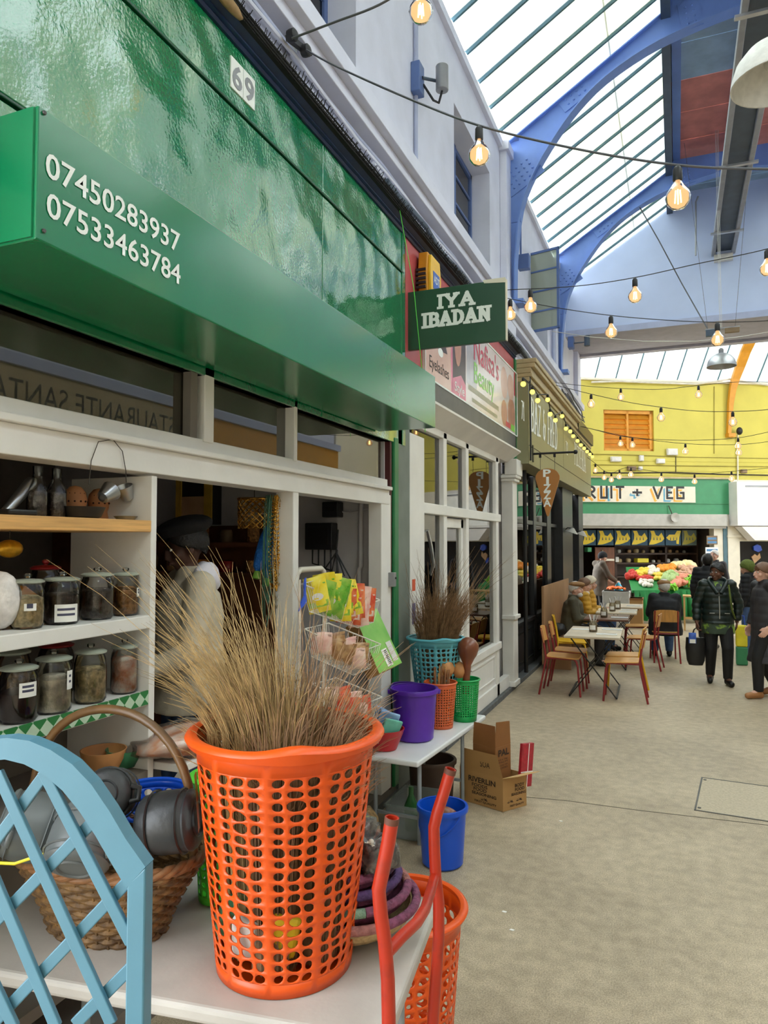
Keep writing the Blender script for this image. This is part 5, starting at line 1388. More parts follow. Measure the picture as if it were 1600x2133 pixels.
def basket(name, label, loc, rb, rt, h, m_, rows, cols, rho, seed, lip=.022, ribs=0, jit=.18, square=None, thick=.0028, handle=True, zlo=.06, zhi=.10, group=None):
    t = thing(name, label, 'basket', loc, group=group)
    T = Matrix.Translation(Vector(loc))
    rz = lambda z: rb + (rt-rb)*(z/h)
    za, zb = h*zlo, h*(1-zhi)
    w = MB()
    if square: grid_holes(w, rz, za, zb, rows, cols, square, T)
    else: perf(w, rz, za, zb, rows, cols, rho, seed, jit=jit, ribs=ribs, T=T)
    hn = 4 if square else 12; sub = cols*(hn//4)
    w.lathe([(rz(0)*.96, .001), (rz(0), .006), (rz(za), za)], sub, T) if False else None
    for (p0, p1) in ((0.0, za), (zb, h)):
        vs_ = []
        for z in (p0, p1):
            for k in range(sub):
                a = 2*PI*k/sub; vs_.append(T @ Vector((rz(z)*math.cos(a), rz(z)*math.sin(a), z + (.001 if z == 0 else 0))))
        w.add(vs_, [(k, (k+1) % sub, sub+(k+1) % sub, sub+k) for k in range(sub)])
    w.build('wall', m_, t, smooth=50, solid=thick, weld=True)
    MB().lathe([(rb*.99, .0015), (rb*.99, .006), (.001, .006)], 32, T).build('base', m_, t)
    # rolled lip, with two grips that bulge
    def fl(a, z):
        if not handle: return 1.0
        d = min(abs((a - handle_a + PI) % (2*PI) - PI) for handle_a in (-.95, PI-.95)); return 1.0 + .06*math.exp(-(d/.28)**2)
    n = 56; lm = MB(); ring = [(-.003, -lip*.55), (lip*.75, -lip*.8), (lip, -lip*.3), (lip*.85, .0), (lip*.3, .004), (-.004, 0)]
    vs_ = []
    for (dr, dz) in ring:
        for k in range(n):
            a = 2*PI*k/n; q = fl(a, 0); up = .014*(q-1)/.06 if handle else 0
            vs_.append(T @ Vector(((rt+dr*(1+(q-1)*9))*math.cos(a), (rt+dr*(1+(q-1)*9))*math.sin(a), h+dz+up*(1 if dz > -lip*.5 else 0))))
    m_n = len(ring)
    lm.add(vs_, [(i*n+k, i*n+(k+1) % n, ((i+1) % m_n)*n+(k+1) % n, ((i+1) % m_n)*n+k) for i in range(m_n) for k in range(n)])
    lm.build('rim', m_, t, smooth=50)
    return t

def broom_bundle(name, label, c, rad, z0, L, n, seed, m_, lean=(0, 0), spread=.35, group=None, curl=.25, thin=.00095, zr=.0, xmin=-9.0):
    rr = random.Random(seed); t = thing(name, label, 'broom', (c[0], c[1], z0), group=group); m = MB()
    for k in range(n):
        a = rr.uniform(0, 2*PI); q = math.sqrt(rr.uniform(0, 1))*rad
        p = Vector((c[0]+q*math.cos(a), c[1]+q*math.sin(a), z0))
        out = Vector((math.cos(a), math.sin(a), 0))*(q/rad)*spread + Vector((lean[0], lean[1], 0)) + Vector((rr.gauss(0, .05), rr.gauss(0, .05), 0))
        l = L*rr.uniform(.62, 1.0) if rr.random() > .06 else L*rr.uniform(1.0, 1.3)
        b = Vector((rr.gauss(0, 1), rr.gauss(0, 1), 0))*curl*.12; pts = []
        s0 = min(.8, zr/l) if zr else 0.0
        ir = Vector((math.cos(a), math.sin(a), 0))*(q/rad)*.025 + Vector((lean[0], lean[1], 0))*.06
        for i in range(7):
            s_ = i/6*s0*1.0 if False else (0, .5*s0, s0, s0+(1-s0)*.25, s0+(1-s0)*.5, s0+(1-s0)*.75, 1)[i]
            k2 = max(0, (s_-s0)/(1-s0)); lo_ = l*(1-s0)
            pts.append(p + Vector((0, 0, 1))*l*s_*(1-.06*k2*k2) + ir*min(1, s_/max(s0, .01)) + out*lo_*(.55*k2+.45*k2*k2)*.95 + b*lo_*k2**3*2.4)
        for v_ in pts: v_.x = max(v_.x, xmin)
        m.tube(pts, [thin*1.25, thin*1.2, thin*1.2, thin*1.1, thin*.9, thin*.7, thin*.35], 3, caps=False)
    tag(m.build('bristles', m_, t, smooth=60), kind='stuff')
    hm = MB().tube([(c[0], c[1], z0), (c[0], c[1], z0+L*.16)], rad*.9, 12); hm.build('binding', m_, t, smooth=60)
    return t

# ---- near folding table
ZN = .80
tu = Vector((-.9915, -.130, 0)); tv = Vector((-.130, .9915, 0)); tc0 = Vector((-.585, 1.45, 0))
def NT(u, v, z=ZN): return tc0 + tu*u + tv*v + Vector((0, 0, z))
nt1 = thing('folding_table', 'stained off-white folding table carrying the big orange basket', 'table', tuple(NT(.6, .3, 0)))
TN = Matrix((( *tu, 0), (*tv, 0), (0, 0, 1, 0), (0, 0, 0, 1))).transposed(); TN.translation = tc0
MB().bx(0, 1.24, 0, .62, ZN-.04, ZN, TN).build('table_top', 'table_top', nt1, bevel=.012, seg=3)
for (u, v) in ((.10, .07), (.10, .55), (1.14, .07), (1.14, .55)):
    MB().tube([NT(u, v, .001), NT(u, v, ZN-.041)], .014, 8).build('leg', 'table_leg', nt1, smooth=60)
for u in (.10, 1.14): MB().bar(NT(u, .07, .30), NT(u, .55, .30), .02, .02).build('stretcher', 'table_leg', nt1)

# ---- big orange basket with brooms
OB = Vector((-.935, 1.635, ZN+.001))
HB = .575
ob = basket('laundry_basket', 'tall bright orange perforated basket full of brooms', tuple(OB),   .168, .226, HB, 'orange_plastic', 18, 30, (.70, .97), 5, lip=.026, ribs=3, jit=.16, thick=.003, handle=True)
# paper label on its wall
lb2 = MB(); lb2.lathe([(.2145, .33), (.222, .425)], 5, Matrix.Translation(OB), -2.68, -2.48); lb2.build('label_sticker', 'paper_label', ob, smooth=60)
lb2 = MB(); lb2.lathe([(.2195, .40), (.2265, .47)], 5, Matrix.Translation(OB), -2.70, -2.46); lb2.build('label_sticker', 'banner_red', ob, smooth=60)
offs = [(-.085, -.05, -.36, -.16, .84), (-.10, .06, -.42, .10, .87), (0, .10, -.08, .18, .78), (.02, -.09, .06, -.12, .64), (.10, .0, .26, .02, .66), (.0, .01, -.04, .02, .72), (.09, .09, .22, .16, .66), (-.03, -.02, -.18, -.02, .79)]
lab = ['pale straw broom splaying far out over the basket rim', 'tall straw broom leaning towards the white shelves', 'upright straw broom at the back of the orange basket', 'short dense straw broom at the front of the orange basket', 'brown straw broom leaning towards the snack rack', 'straw broom in the middle of the orange basket', 'brown straw broom behind the snack-side one', 'long straw broom splaying left of the middle']
for i, (dx, dy, lx, ly, L) in enumerate(offs):
    broom_bundle('straw_broom', lab[i], (OB.x+dx*.9, OB.y+dy*.9), .058, OB.z+.03, L, 330, 20+i, 'straw' if i in (0, 1, 5, 7) else 'straw_brown', lean=(lx*1.25, ly*1.0), spread=.42, zr=.55)
# packets dropped inside
for i, (dx, dy, z, m_, lb_) in enumerate(((-.04, -.12, .10, 'paper_label', 'white packet seen through the holes of the orange basket'), (.06, -.11, .12, 'banana_yellow', 'yellow packet at the bottom of the orange basket'), (-.10, -.09, .13, 'bowl_green', 'green packet seen inside the orange basket'))):
    T = TR((OB.x+dx, OB.y+dy, OB.z+z), .4*i, .3, .2)
    one('packet', MB().box((0, 0, 0), (.07, .025, .11), T), m_, lb_, 'packet', bevel=.01)

# ---- lattice chair back in front
LO = at(160, 1900, t=1.22); LA = YAW - math.radians(9)
LU = Vector((math.cos(LA), math.sin(LA), 0)); LN = Vector((-LU.y, LU.x, 0))
def atL(px, py):
    v = RCAM @ Vector(((px-CX)/FPX, -(py-CY)/FPX, -1.0)); k = (LO - Vector((0, 0, H))).dot(LN)/v.dot(LN)
    return Vector((0, 0, H)) + v*k
lc = thing('lattice_chair', 'pale blue wooden chair with an arched lattice back', 'chair', (LO.x, LO.y, 0))
def lslab(pts, nm, d0, d1, bev=.003):
    q = [atL(*p) for p in pts]; n = len(q); m = MB()
    m.add([p + LN*d0 for p in q] + [p + LN*d1 for p in q], [tuple(range(n)), tuple(range(2*n-1, n-1, -1))] + [(i, n+i, n+(i+1) % n, (i+1) % n) for i in range(n)])
    return m.build(nm, 'lattice_blue', lc, bevel=bev)
ao = [(-75, 1560), (-30, 1541), (15, 1537), (60, 1543), (105, 1562), (150, 1592), (190, 1634), (228, 1690), (262, 1748), (303, 1806)]
ai = [(-75, 1606), (-30, 1586), (10, 1582), (50, 1592), (92, 1614), (130, 1647), (165, 1690), (198, 1740), (228, 1792), (263, 1850)]
om = MB(); n = len(ao)
A_ = [atL(*p) for p in ao]; B_ = [atL(*p) for p in ai]; D = LN*.030
for i in range(n-1):
    q = [A_[i], A_[i+1], B_[i+1], B_[i]]
    om.add(q + [p + D for p in q], [(0, 1, 2, 3), (7, 6, 5, 4), (0, 4, 5, 1), (1, 5, 6, 2), (2, 6, 7, 3), (3, 7, 4, 0)])
om.build('arched_rail', 'lattice_blue', lc, weld=True, smooth=30)
# right-hand stile down to the floor
s0, s1 = atL(264, 1842), atL(303, 1806)
wS = (s1-s0).dot(LU)
sm_ = MB(); b0 = s0 - LU*.0; zt = atL(303, 1806).z
vs_ = [b0 + LU*0, b0 + LU*wS]; x0 = Vector((b0.x, b0.y, 0)); x1 = x0 + LU*wS
qq = [x0, x1, Vector((x1.x, x1.y, zt)), Vector((x0.x, x0.y, s0.z))]
sm_.add(qq + [p + D for p in qq], [(0, 1, 2, 3), (7, 6, 5, 4), (0, 4, 5, 1), (1, 5, 6, 2), (2, 6, 7, 3), (3, 7, 4, 0)])
sm_.build('stile', 'lattice_blue', lc, bevel=.003)
xl = atL(-75, 1600); xl.z = 0
qq = [xl - LU*.5, xl - LU*.5 + LU*wS, xl - LU*.5 + LU*wS + Vector((0, 0, 1.2)), xl - LU*.5 + Vector((0, 0, 1.2))]
MB().add(qq + [p + D for p in qq], [(0, 1, 2, 3), (7, 6, 5, 4), (0, 4, 5, 1), (1, 5, 6, 2), (2, 6, 7, 3), (3, 7, 4, 0)]).build('stile', 'lattice_blue', lc)
def strip(p, q, d, w=.021):
    a, b = atL(*p), atL(*q); dr = (b-a).normalized(); nn = dr.cross(LN).normalized()*w/2
    m = MB(); k = [a-nn, b-nn, b+nn, a+nn]; m.add([x + LN*d for x in k] + [x + LN*(d+.009) for x in k], [(0, 1, 2, 3), (7, 6, 5, 4), (0, 4, 5, 1), (1, 5, 6, 2), (2, 6, 7, 3), (3, 7, 4, 0)])
    m.build('lattice_strip', 'lattice_blue', lc, bevel=.002)
for p, q in (((80, 1608), (266, 1972)), ((-15, 1612), (225, 2142)), ((-50, 1770), (108, 2148)), ((-60, 1980), (20, 2150))): strip(p, q, .008)
for p, q in (((84, 1612), (-30, 1766)), ((206, 1694), (-30, 1936)), ((268, 1832), (-30, 2146)), ((268, 2022), (140, 2152))): strip(p, q, .019)
# seat and front legs, below the frame
m = MB(); sc = x0 - LU*.22 + LN*-.2
for (u, v) in ((-.44, -.40), (.0, -.40)):
    p = x0 + LU*(u+.0) + LN*v; MB().bx(p.x-.02, p.x+.02, p.y-.02, p.y+.02, 0.001, .44).build('leg', 'lattice_blue', lc)
q = [x0 + LU*-.50 + LN*-.44, x0 + LU*.04 + LN*-.44, x0 + LU*.04, x0 + LU*-.50]
MB().add([p + Vector((0, 0, .44)) for p in q] + [p + Vector((0, 0, .47)) for p in q], [(3, 2, 1, 0), (4, 5, 6, 7), (0, 1, 5, 4), (1, 2, 6, 5), (2, 3, 7, 6), (3, 0, 4, 7)]).build('seat', 'lattice_blue', lc)

# ---- red tube chair frame at the table end
rc = thing('tube_chair_frame', 'scuffed red steel tube chair frame with its backrest missing', 'chair', (-.56, 1.55, 0))
def tpath(pp, t): return [at(x, y_, t=t) for x, y_ in pp]
la = tpath([(817, 1703), (809, 1755), (797, 1815), (789, 1852), (793, 1900), (802, 1965), (808, 2040), (810, 2133)], 1.45)
ra = tpath([(939, 1602), (925, 1650), (911, 1693), (904, 1722), (905, 1770), (908, 1830), (914, 1880), (914, 1950), (908, 2040), (902, 2125)], 1.80)
def hollow(m, pts, r):
    m.tube(pts, r, 14, caps=False); m.tube([pts[1], pts[0]], r*.78, 14, caps=False)
    d = (pts[0]-pts[1]).normalized(); ref = d.cross(Vector((1, 0, 0))).normalized(); w = d.cross(ref)
    n = 14; vs_ = [pts[0] + (ref*math.cos(2*PI*k/n)+w*math.sin(2*PI*k/n))*r for k in range(n)] + [pts[0] + (ref*math.cos(2*PI*k/n)+w*math.sin(2*PI*k/n))*r*.78 for k in range(n)]
    m.add(vs_, [(k, (k+1) % n, n+(k+1) % n, n+k) for k in range(n)]); return m
for pts in (la, ra):
    e = pts[-1]; full = [p for p in pts] + [Vector((e.x-.01, e.y, .45)), Vector((e.x+.05, e.y, .002))]
    hollow(MB(), full, .0145).build('back_leg', 'red_tube', rc, smooth=60)
    d = (pts[0]-pts[1]).normalized(); MB().tube([pts[0]-d*.012, pts[0]+d*.0015], .0151, 14, caps=False).build('bare_end', 'rust', rc, smooth=60)
ca = at(806, 1985, t=1.45); cb_ = at(906, 1822, t=1.8)
MB().tube([ca, at(835, 1953, t=1.50), at(868, 1922, t=1.58), at(886, 1893, t=1.66), at(897, 1856, t=1.74), cb_], .0125, 12).build('crossbar', 'red_tube', rc, smooth=60)
for e in (la[-1], ra[-1]):
    MB().tube([Vector((e.x-.01, e.y, .44)), Vector((e.x-.36, e.y, .45)), Vector((e.x-.39, e.y, .42)), Vector((e.x-.42, e.y, .002))], .0125, 10).build('front_leg', 'red_tube', rc, smooth=60)
MB().bar((la[-1].x-.2, la[-1].y, .45), (la[-1].x-.2, ra[-1].y, .45), .03, .02).build('seat_rail', 'red_tube', rc)

# ---- second orange basket on the floor beyond the table end
basket('petal_basket', 'orange perforated basket standing on the floor behind the near table', (-.875, 2.315, .001), .15, .20, .64, 'orange_plastic', 15, 26, (.5, .88), 9, lip=.022, jit=.22, handle=False)

# ---- nested coiled bowls with bagged shells
BC = NT(.205, .40, ZN+.001)
def coil_bowl(c, r, h, rims, lb_):
    t = thing('coiled_bowl', lb_, 'bowl', tuple(c)); T = Matrix.Translation(c)
    prof = []; k = max(4, int(h/.012))
    for i in range(k+1):
        s_ = i/k; rr_ = r*(.45+.55*math.sin(s_*PI/2)); prof.append((rr_ + .0035*math.cos(i*PI), h*s_*.98))
    prof2 = prof + [(p[0]-.012, p[1]) for p in reversed(prof[1:])] + [(.001, .012)]
    MB().lathe(prof2, 32, T).build('coiled_wall', 'coil_sand' if 'sand' in lb_ else 'coil_mauve', t, smooth=50)
    n = 40; seg = len(rims)
    for j, m_ in enumerate(rims):
        pts = [c + Vector((r*math.cos(2*PI*(j+q/8)/seg+.4), r*math.sin(2*PI*(j+q/8)/seg+.4), h)) for q in range(9)]
        MB().tube(pts, .012, 10).build('rim_coil', m_, t, smooth=60)
    return t
rims = (['coil_mauve', 'coil_rose', 'coil_mauve', 'coil_green', 'coil_rose', 'coil_mauve'], ['coil_rose', 'coil_green', 'coil_rose', 'coil_green', 'coil_mauve'], ['coil_purple', 'coil_mauve', 'coil_purple'], ['coil_mauve', 'coil_mauve', 'coil_purple', 'coil_mauve'], ['coil_mauve', 'coil_rose', 'coil_mauve'])
blab = ['widest sand coloured coiled bowl at the bottom of the stack', 'coiled bowl with a rose and green rim, second in the stack', 'coiled bowl with a dark purple rim in the middle of the stack', 'coiled bowl with a mauve and purple rim under the top bowl', 'top coiled bowl with a mauve rim holding bagged shells']
for i in range(5): coil_bowl(BC + Vector((-.008*i, .0, .035*i)), .182-.017*i, .088-.004*i, rims[i], blab[i])
mat('shells', S(112, 104, 100), .5, var=.5, scale=50, bump=.8, bscale=50)
for i, (dx, dy, dz, r, lb_) in enumerate(((-.02, -.03, .228, .064, 'clear bag of grey shells tied with a yellow tie'), (.085, -.02, .215, .060, 'clear bag of grey shells beside the red tube'), (.005, .05, .245, .055, 'clear bag of shells at the back of the top bowl'))):
    c = BC + Vector((dx, dy, dz)); t = thing('shell_bag', lb_, 'bag', tuple(c - Vector((0, 0, r))))
    lumpy(MB(), tuple(c), (r*.92, r*.92, r*.72), 5+i, .2).build('shells', 'shells', t, smooth=60)
    lumpy(MB(), tuple(c), (r*1.04, r*1.04, r*.86), 5+i, .28).build('plastic_film', 'cling', t, smooth=60)
    tp = c + Vector((.0, -.03, r*.75)); m = MB(); rr = random.Random(i)
    for k in range(16):
        a = 2*PI*k/16; m.add([tp, tp + Vector((math.cos(a), math.sin(a)*.9, .35+rr.uniform(-.2, .5)))*.042, tp + Vector((math.cos(a+.32), math.sin(a+.32)*.9, .3+rr.uniform(-.2, .5)))*.04], [(0, 1, 2)])
    m.build('gathered_top', 'cling', t)
    MB().ball(tuple(tp + Vector((0, 0, .004))), .008, 8, 6).build('tie', 'card_yellow' if i == 0 else 'cable_light', t, smooth=60)

# ---- wicker basket of clay pots
WB = at(240, 1976, t=1.0); WC = NT(.86, .26, ZN+.001)
wk = thing('wicker_basket', 'brown wicker basket with a hooped cane handle full of clay pots', 'basket', tuple(WC))
n_st = 36; rows = 15; hW = .20
def wr_(s): return .175 + (.285-.175)*s**1.3
def wp(a, s, dr=0.0): r = wr_(s) + dr; return WC + Vector((r*math.cos(a)*1.0, r*math.sin(a)*.66, hW*s))
wall_m = MB(); n = n_st*2
for i in range(rows):
    pts = []
    for k in range(n): a = 2*PI*k/n; pts.append(wp(a, (i+.5)/rows, .005*(1 if (k//2+i) % 2 else -1)))
    wall_m.tube(pts, .0085, 5, closed=True)
tag(wall_m.build('weave', 'wicker', wk, smooth=60), kind='stuff')
sm2 = MB()
for k in range(n_st): a = 2*PI*(k*2+.5)/n; sm2.tube([wp(a, s_) for s_ in (0, .33, .66, 1)], .005, 5)
tag(sm2.build('stakes', 'wicker', wk), kind='stuff')
inn = MB(); vs_ = []
for s_ in (0, .5, 1):
    for k in range(40): vs_.append(wp(2*PI*k/40, s_, -.008))
inn.add(vs_, [(i*40+k, i*40+(k+1) % 40, (i+1)*40+(k+1) % 40, (i+1)*40+k) for i in range(2) for k in range(40)] + [tuple(range(40))]); inn.build('inner_wall', 'wicker', wk, smooth=60)
for q in range(3): MB().tube([wp(2*PI*k/60, 1.0, .006*math.cos(2*PI*k/5+q*2.09)) + Vector((0, 0, .012+.009*math.sin(2*PI*k/5+q*2.09))) for k in range(60)], .009, 6, closed=True).build('rim_braid', 'wicker_rim', wk, smooth=60)
hp = []
A_, B_ = wp(.12, .9), wp(PI+.12, .9)
for k in range(25):
    s_ = k/24; a = PI*s_; hp.append(A_.lerp(B_, .5-.5*math.cos(a)) + Vector((0, 0, (1.385-A_.z)*math.sin(a)**.62)))
MB().tube(hp, .0125, 10).build('handle', 'cane', wk, smooth=60)
def clay_pot(c, axis, r, h, m_, lb_):
    z = Vector(axis).normalized(); T = z.to_track_quat('Z', 'Y').to_matrix().to_4x4(); T.translation = Vector(c)
    t = thing('clay_pot', lb_, 'pot', tuple(c))
    MB().lathe([(.001, -h*.5), (r*.75, -h*.5), (r*.9, -h*.42), (r, -h*.1), (r, h*.2), (r*.96, h*.34), (r*.90, h*.42)], 28, T).build('pot_body', m_, t, smooth=50)
    MB().lathe([(r*.94, h*.40), (r*.97, h*.44), (r*.9, h*.5), (r*.7, h*.54), (r*.2, h*.55), (.001, h*.55)], 28, T).build('lid', m_, t, smooth=40)
    for zz, k in ((.30, .99), (-.25, .995)): MB().lathe([(r*k, h*(zz-.02)), (r*k+.004, h*zz), (r*k, h*(zz+.02))], 28, T, caps=False).build('ridge', m_, t, smooth=50)
    MB().lathe([(r*.45, h*.548), (r*.5, h*.575), (r*.55, h*.548)], 24, T, caps=False).build('lid_ring', m_, t, smooth=50)
    MB().tube([T @ Vector((r*.9, -.02, h*.38)), T @ Vector((r*1.22, -.015, h*.3)), T @ Vector((r*1.22, .015, h*.3)), T @ Vector((r*.9, .02, h*.38))], .008, 8).build('lug', m_, t, smooth=60)
    return T, t
p1 = at(352, 1712, t=1.86); clay_pot(p1, (.75, .25, .1), .078, .14, 'pot_black', 'black clay pot lying on its side at the basket rim')
p2 = at(232, 1655, t=1.96); clay_pot(p2, (.35, -.75, .30), .068, .12, 'pot_black', 'black clay pot with its round lid tipped towards the lattice chair')
p3 = at(70, 1722, t=1.86); T3, pt3 = clay_pot(p3, (-.6, -.5, .25), .085, .14, 'pot_grey', 'grey clay pot with a spiral mark bound with yellow string')
p4 = at(175, 1745, t=1.80); clay_pot(p4, (.2, -.5, -.5), .082, .14, 'pot_grey', 'grey clay pot lying upside down between the others')
MB().tube([p3 + Vector((-.09, -.06, -.05)), p3 + Vector((-.03, -.10, -.055)), p3 + Vector((.05, -.10, -.045)), p3 + Vector((.10, -.06, -.03))], .004, 6).build('string', 'card_yellow', pt3, smooth=60)
bw = at(45, 1640, t=2.15)
one('brown_calabash', MB().lathe([(.001, 0), (.08, .006), (.13, .06), (.14, .11), (.13, .11), (.118, .06), (.07, .015), (.001, .012)], 24, TR((NT(1.08, .46).x, NT(1.08, .46).y, ZN+.16), 0, .15, 0)).xf(Matrix.Translation((0, 0, -.158))), 'calabash_dark', 'dark brown calabash bowl behind the wicker basket', 'bowl', smooth=50)

# ---- small blue basket and lime green bin on the near table
basket('blue_basket', 'low bright blue openwork basket beside the wicker one', tuple(NT(.90, .53, ZN+.001)), .085, .112, .27, 'blue_plastic', 6, 20, (.62, .82), 4, lip=.014, jit=.1, handle=False, zlo=.25)
basket('green_bin', 'lime green openwork bin hidden behind the orange basket', tuple(NT(.63, .475, ZN+.001)), .062, .082, .36, 'lime_plastic', 12, 16, (.55, .75), 6, lip=.016, jit=.08, handle=False)

# ---- second folding table
Z2 = .55
a_ = math.atan2(-1.365+1.45, 5.37-4.08); v2 = Vector((math.sin(a_), math.cos(a_), 0)); u2 = Vector((-v2.y, v2.x, 0)); o2 = Vector((-1.44, 4.08, 0))
if u2.x > 0: u2 = -u2
def T2(u, v, z=Z2): return o2 + u2*u + v2*v + Vector((0, 0, z))
nt2 = thing('folding_table', 'low white folding table with the purple bucket on it', 'table', tuple(T2(.2, .6, 0)))
MT2 = Matrix(((*u2, 0), (*v2, 0), (0, 0, 1, 0), (0, 0, 0, 1))).transposed(); MT2.translation = o2
MB().bx(0, .42, 0, 1.30, Z2-.035, Z2, MT2).build('table_top', 'table_top2', nt2, bevel=.012, seg=3)
for (u, v) in ((.06, .16), (.36, .16), (.06, .94), (.36, .94)): MB().tube([T2(u, v, .001), T2(u, v, Z2-.036)], .014, 8).build('leg', 'table_leg', nt2, smooth=60)
for v in (.16, .94): MB().bar(T2(.06, v, .16), T2(.36, v, .16), .018, .018).build('stretcher', 'table_leg', nt2)

def bucket(name, label, loc, rb, rt, h, m_, handle=None):
    t = thing(name, label, 'bucket', loc); T = Matrix.Translation(Vector(loc))
    MB().lathe([(rb*.9, .001), (rb, .012), (rt*.97, h*.93), (rt*.97, h-.004), (rt*.93, h-.004), (rb*.95, .02), (.001, .015)], 36, T).build('body', m_, t, smooth=40)
    MB().lathe([(rt*.96, h-.03), (rt*1.05, h-.028), (rt*1.06, h-.008), (rt*1.03, h), (rt*.94, h-.001)], 36, T, caps=False).build('rim', m_, t, smooth=40)
    if handle:
        a = handle; pts = []
        for k in range(15):
            s_ = PI*k/14; w = Vector((math.cos(a), math.sin(a), 0)); q = Vector((-w.y, w.x, 0))
            pts.append(Vector(loc) + Vector((0, 0, h-.03)) + w*rt*1.07*math.cos(s_) + q*rt*.86*math.sin(s_) + Vector((0, 0, -.13*math.sin(s_))))
        MB().tube(pts, .004, 6).build('handle', m_, t, smooth=60)
    return t
def onT2(px, py_, t): p = at(px, py_, t=t); p.z = Z2+.001; return tuple(p)
pb = bucket('purple_bucket', 'scuffed purple plastic bucket on the low white table', onT2(863, 1530, 4.78), .128, .155, .335, 'purple_plastic')
for s_ in (-1, 1): MB().box((pb.location.x+s_*.158*.93, pb.location.y+s_*.158*.38, Z2+.31), (.03, .03, .03)).build('lug', 'purple_plastic', pb, bevel=.006)
go = onT2(918, 1512, 5.08)
basket('mesh_bin', 'small terracotta mesh bin of twigs on the low table', go, .085, .112, .315, 'terra_plastic', 15, 34, None, 1, lip=.009, square=.72, handle=False)
rr = random.Random(4)
mat('twig', S(158, 112, 76), .7, var=.2, scale=30); mat('twig_tip', S(206, 160, 100), .7)
for k in range(22):
    a = rr.uniform(0, 6.28); q = rr.uniform(0, .07); l = rr.uniform(.33, .42)
    p = Vector((go[0]+q*math.cos(a), go[1]+q*math.sin(a), Z2+.01)); e = p + Vector((rr.uniform(-.02, .02)+q*.3*math.cos(a), rr.uniform(-.02, .02)+q*.3*math.sin(a), l))
    one('chewing_stick', MB().tube([p, p.lerp(e, .6), e], [.006, .007, .005], 6), 'twig' if k % 4 else 'twig_tip', 'short brown chewing stick standing in the terracotta mesh bin', 'stick', group='sticks in the mesh bin', smooth=60)
gg = onT2(968, 1500, 5.28)
basket('mesh_bin', 'green mesh bin holding gourds on the low table', gg, .086, .108, .30, 'green_plastic', 14, 34, None, 1, lip=.010, square=.72, handle=False, zlo=.12)
def gourd(c, r, lb_, neck=None):
    t = thing('gourd', lb_, 'gourd', (c[0], c[1], c[2]-r))
    mb = MB()
    if neck:
        T = TR(c, 0, neck[0], neck[1])
        mb.lathe([(.024, -.33), (.026, -.2), (.03, -.12), (.05, -.075), (r*.86, -.045), (r, .0), (r*.96, .03), (r*.7, .058), (r*.3, .076), (.001, .08)], 24, T)
    else:
        mb.lathe([(.001, -r), (r*.6, -r*.82), (r*.98, -r*.15), (r*.98, r*.2), (r*.7, r*.85), (r*.3, r*1.12), (.001, r*1.18)], 20, Matrix.Translation(Vector(c)))
    mb.build('shell', 'calabash_dark' if neck else 'calabash', t, smooth=60)
gc = at(975, 1350, t=5.22); gourd(tuple(gc), .078, 'large polished brown gourd rattle standing neck down in the green bin', (0, .06))
for px, py, lb_ in ((930, 1394, 'round tan gourd resting between the two mesh bins'), (957, 1397, 'egg-shaped tan gourd at the edge of the green bin')):
    c = at(px, py, t=5.24 if px > 940 else 5.2); gourd(tuple(c), .060 if px < 940 else .056, lb_)
# turquoise basket of brooms
tq = (-1.668, 5.12, Z2+.001)
basket('laundry_basket', 'turquoise perforated basket with a chipped rim holding brown brooms', tq, .122, .20, .60, 'turq_plastic', 15, 30, (.66, .88), 15, lip=.020, ribs=3, jit=.14)
for i, (dx, dy, lx, ly, L, lb_) in enumerate(((-.06, -.07, .06, .0, .82, 'tall brown broom at the pier side of the turquoise basket'), (.06, -.06, .06, .02, .80, 'brown broom at the front of the turquoise basket'), (.08, .06, .16, .10, .86, 'brown broom leaning out over the turquoise basket rim'), (-.03, .08, .08, .10, .88, 'brown broom at the back of the turquoise basket'))):
    broom_bundle('straw_broom', lb_, (tq[0]+dx*.72, tq[1]+dy*.72), .058, tq[2]+.03, L+.14, 420, 40+i, 'straw_brown', lean=(lx*1.5, ly*.9), spread=.40, thin=.0016, zr=.56, xmin=-1.875)
# purple mesh basket and red bowl with packets
basket('mesh_bin', 'dark purple mesh basket behind the purple bucket', (-1.79, 4.80, Z2+.001), .07, .092, .30, 'purple_deep', 12, 30, None, 1, lip=.010, square=.55, handle=False)
rb_ = Vector((-1.725, 4.26, Z2+.001))
one('red_bowl', MB().lathe([(.06, 0), (.075, .004), (.115, .10), (.125, .13), (.118, .13), (.105, .10), (.06, .012), (.001, .01)], 28, Matrix.Translation(rb_)), 'red_plastic', 'glossy red plastic bowl of packets on the low table', 'bowl', smooth=40)
mat('packet_blue', S(150, 184, 230), .3, var=.12, scale=12); mat('packet_teal', S(110, 190, 170), .3, var=.15, scale=12)
for dx, dy, dz, ra_, m_, lb_ in ((.02, -.02, .16, .5, 'packet_blue', 'pale blue plastic packet sticking out of the red bowl'), (.05, -.05, .12, .9, 'packet_teal', 'teal and white packet in the red bowl'), (-.03, .03, .17, -.2, 'packet_blue', 'second blue packet at the back of the red bowl')):
    one('packet', MB().box((0, 0, 0), (.13, .02, .17), TR(rb_ + Vector((dx, dy, dz)), ra_, .25, .3)), m_, lb_, 'packet', bevel=.008)

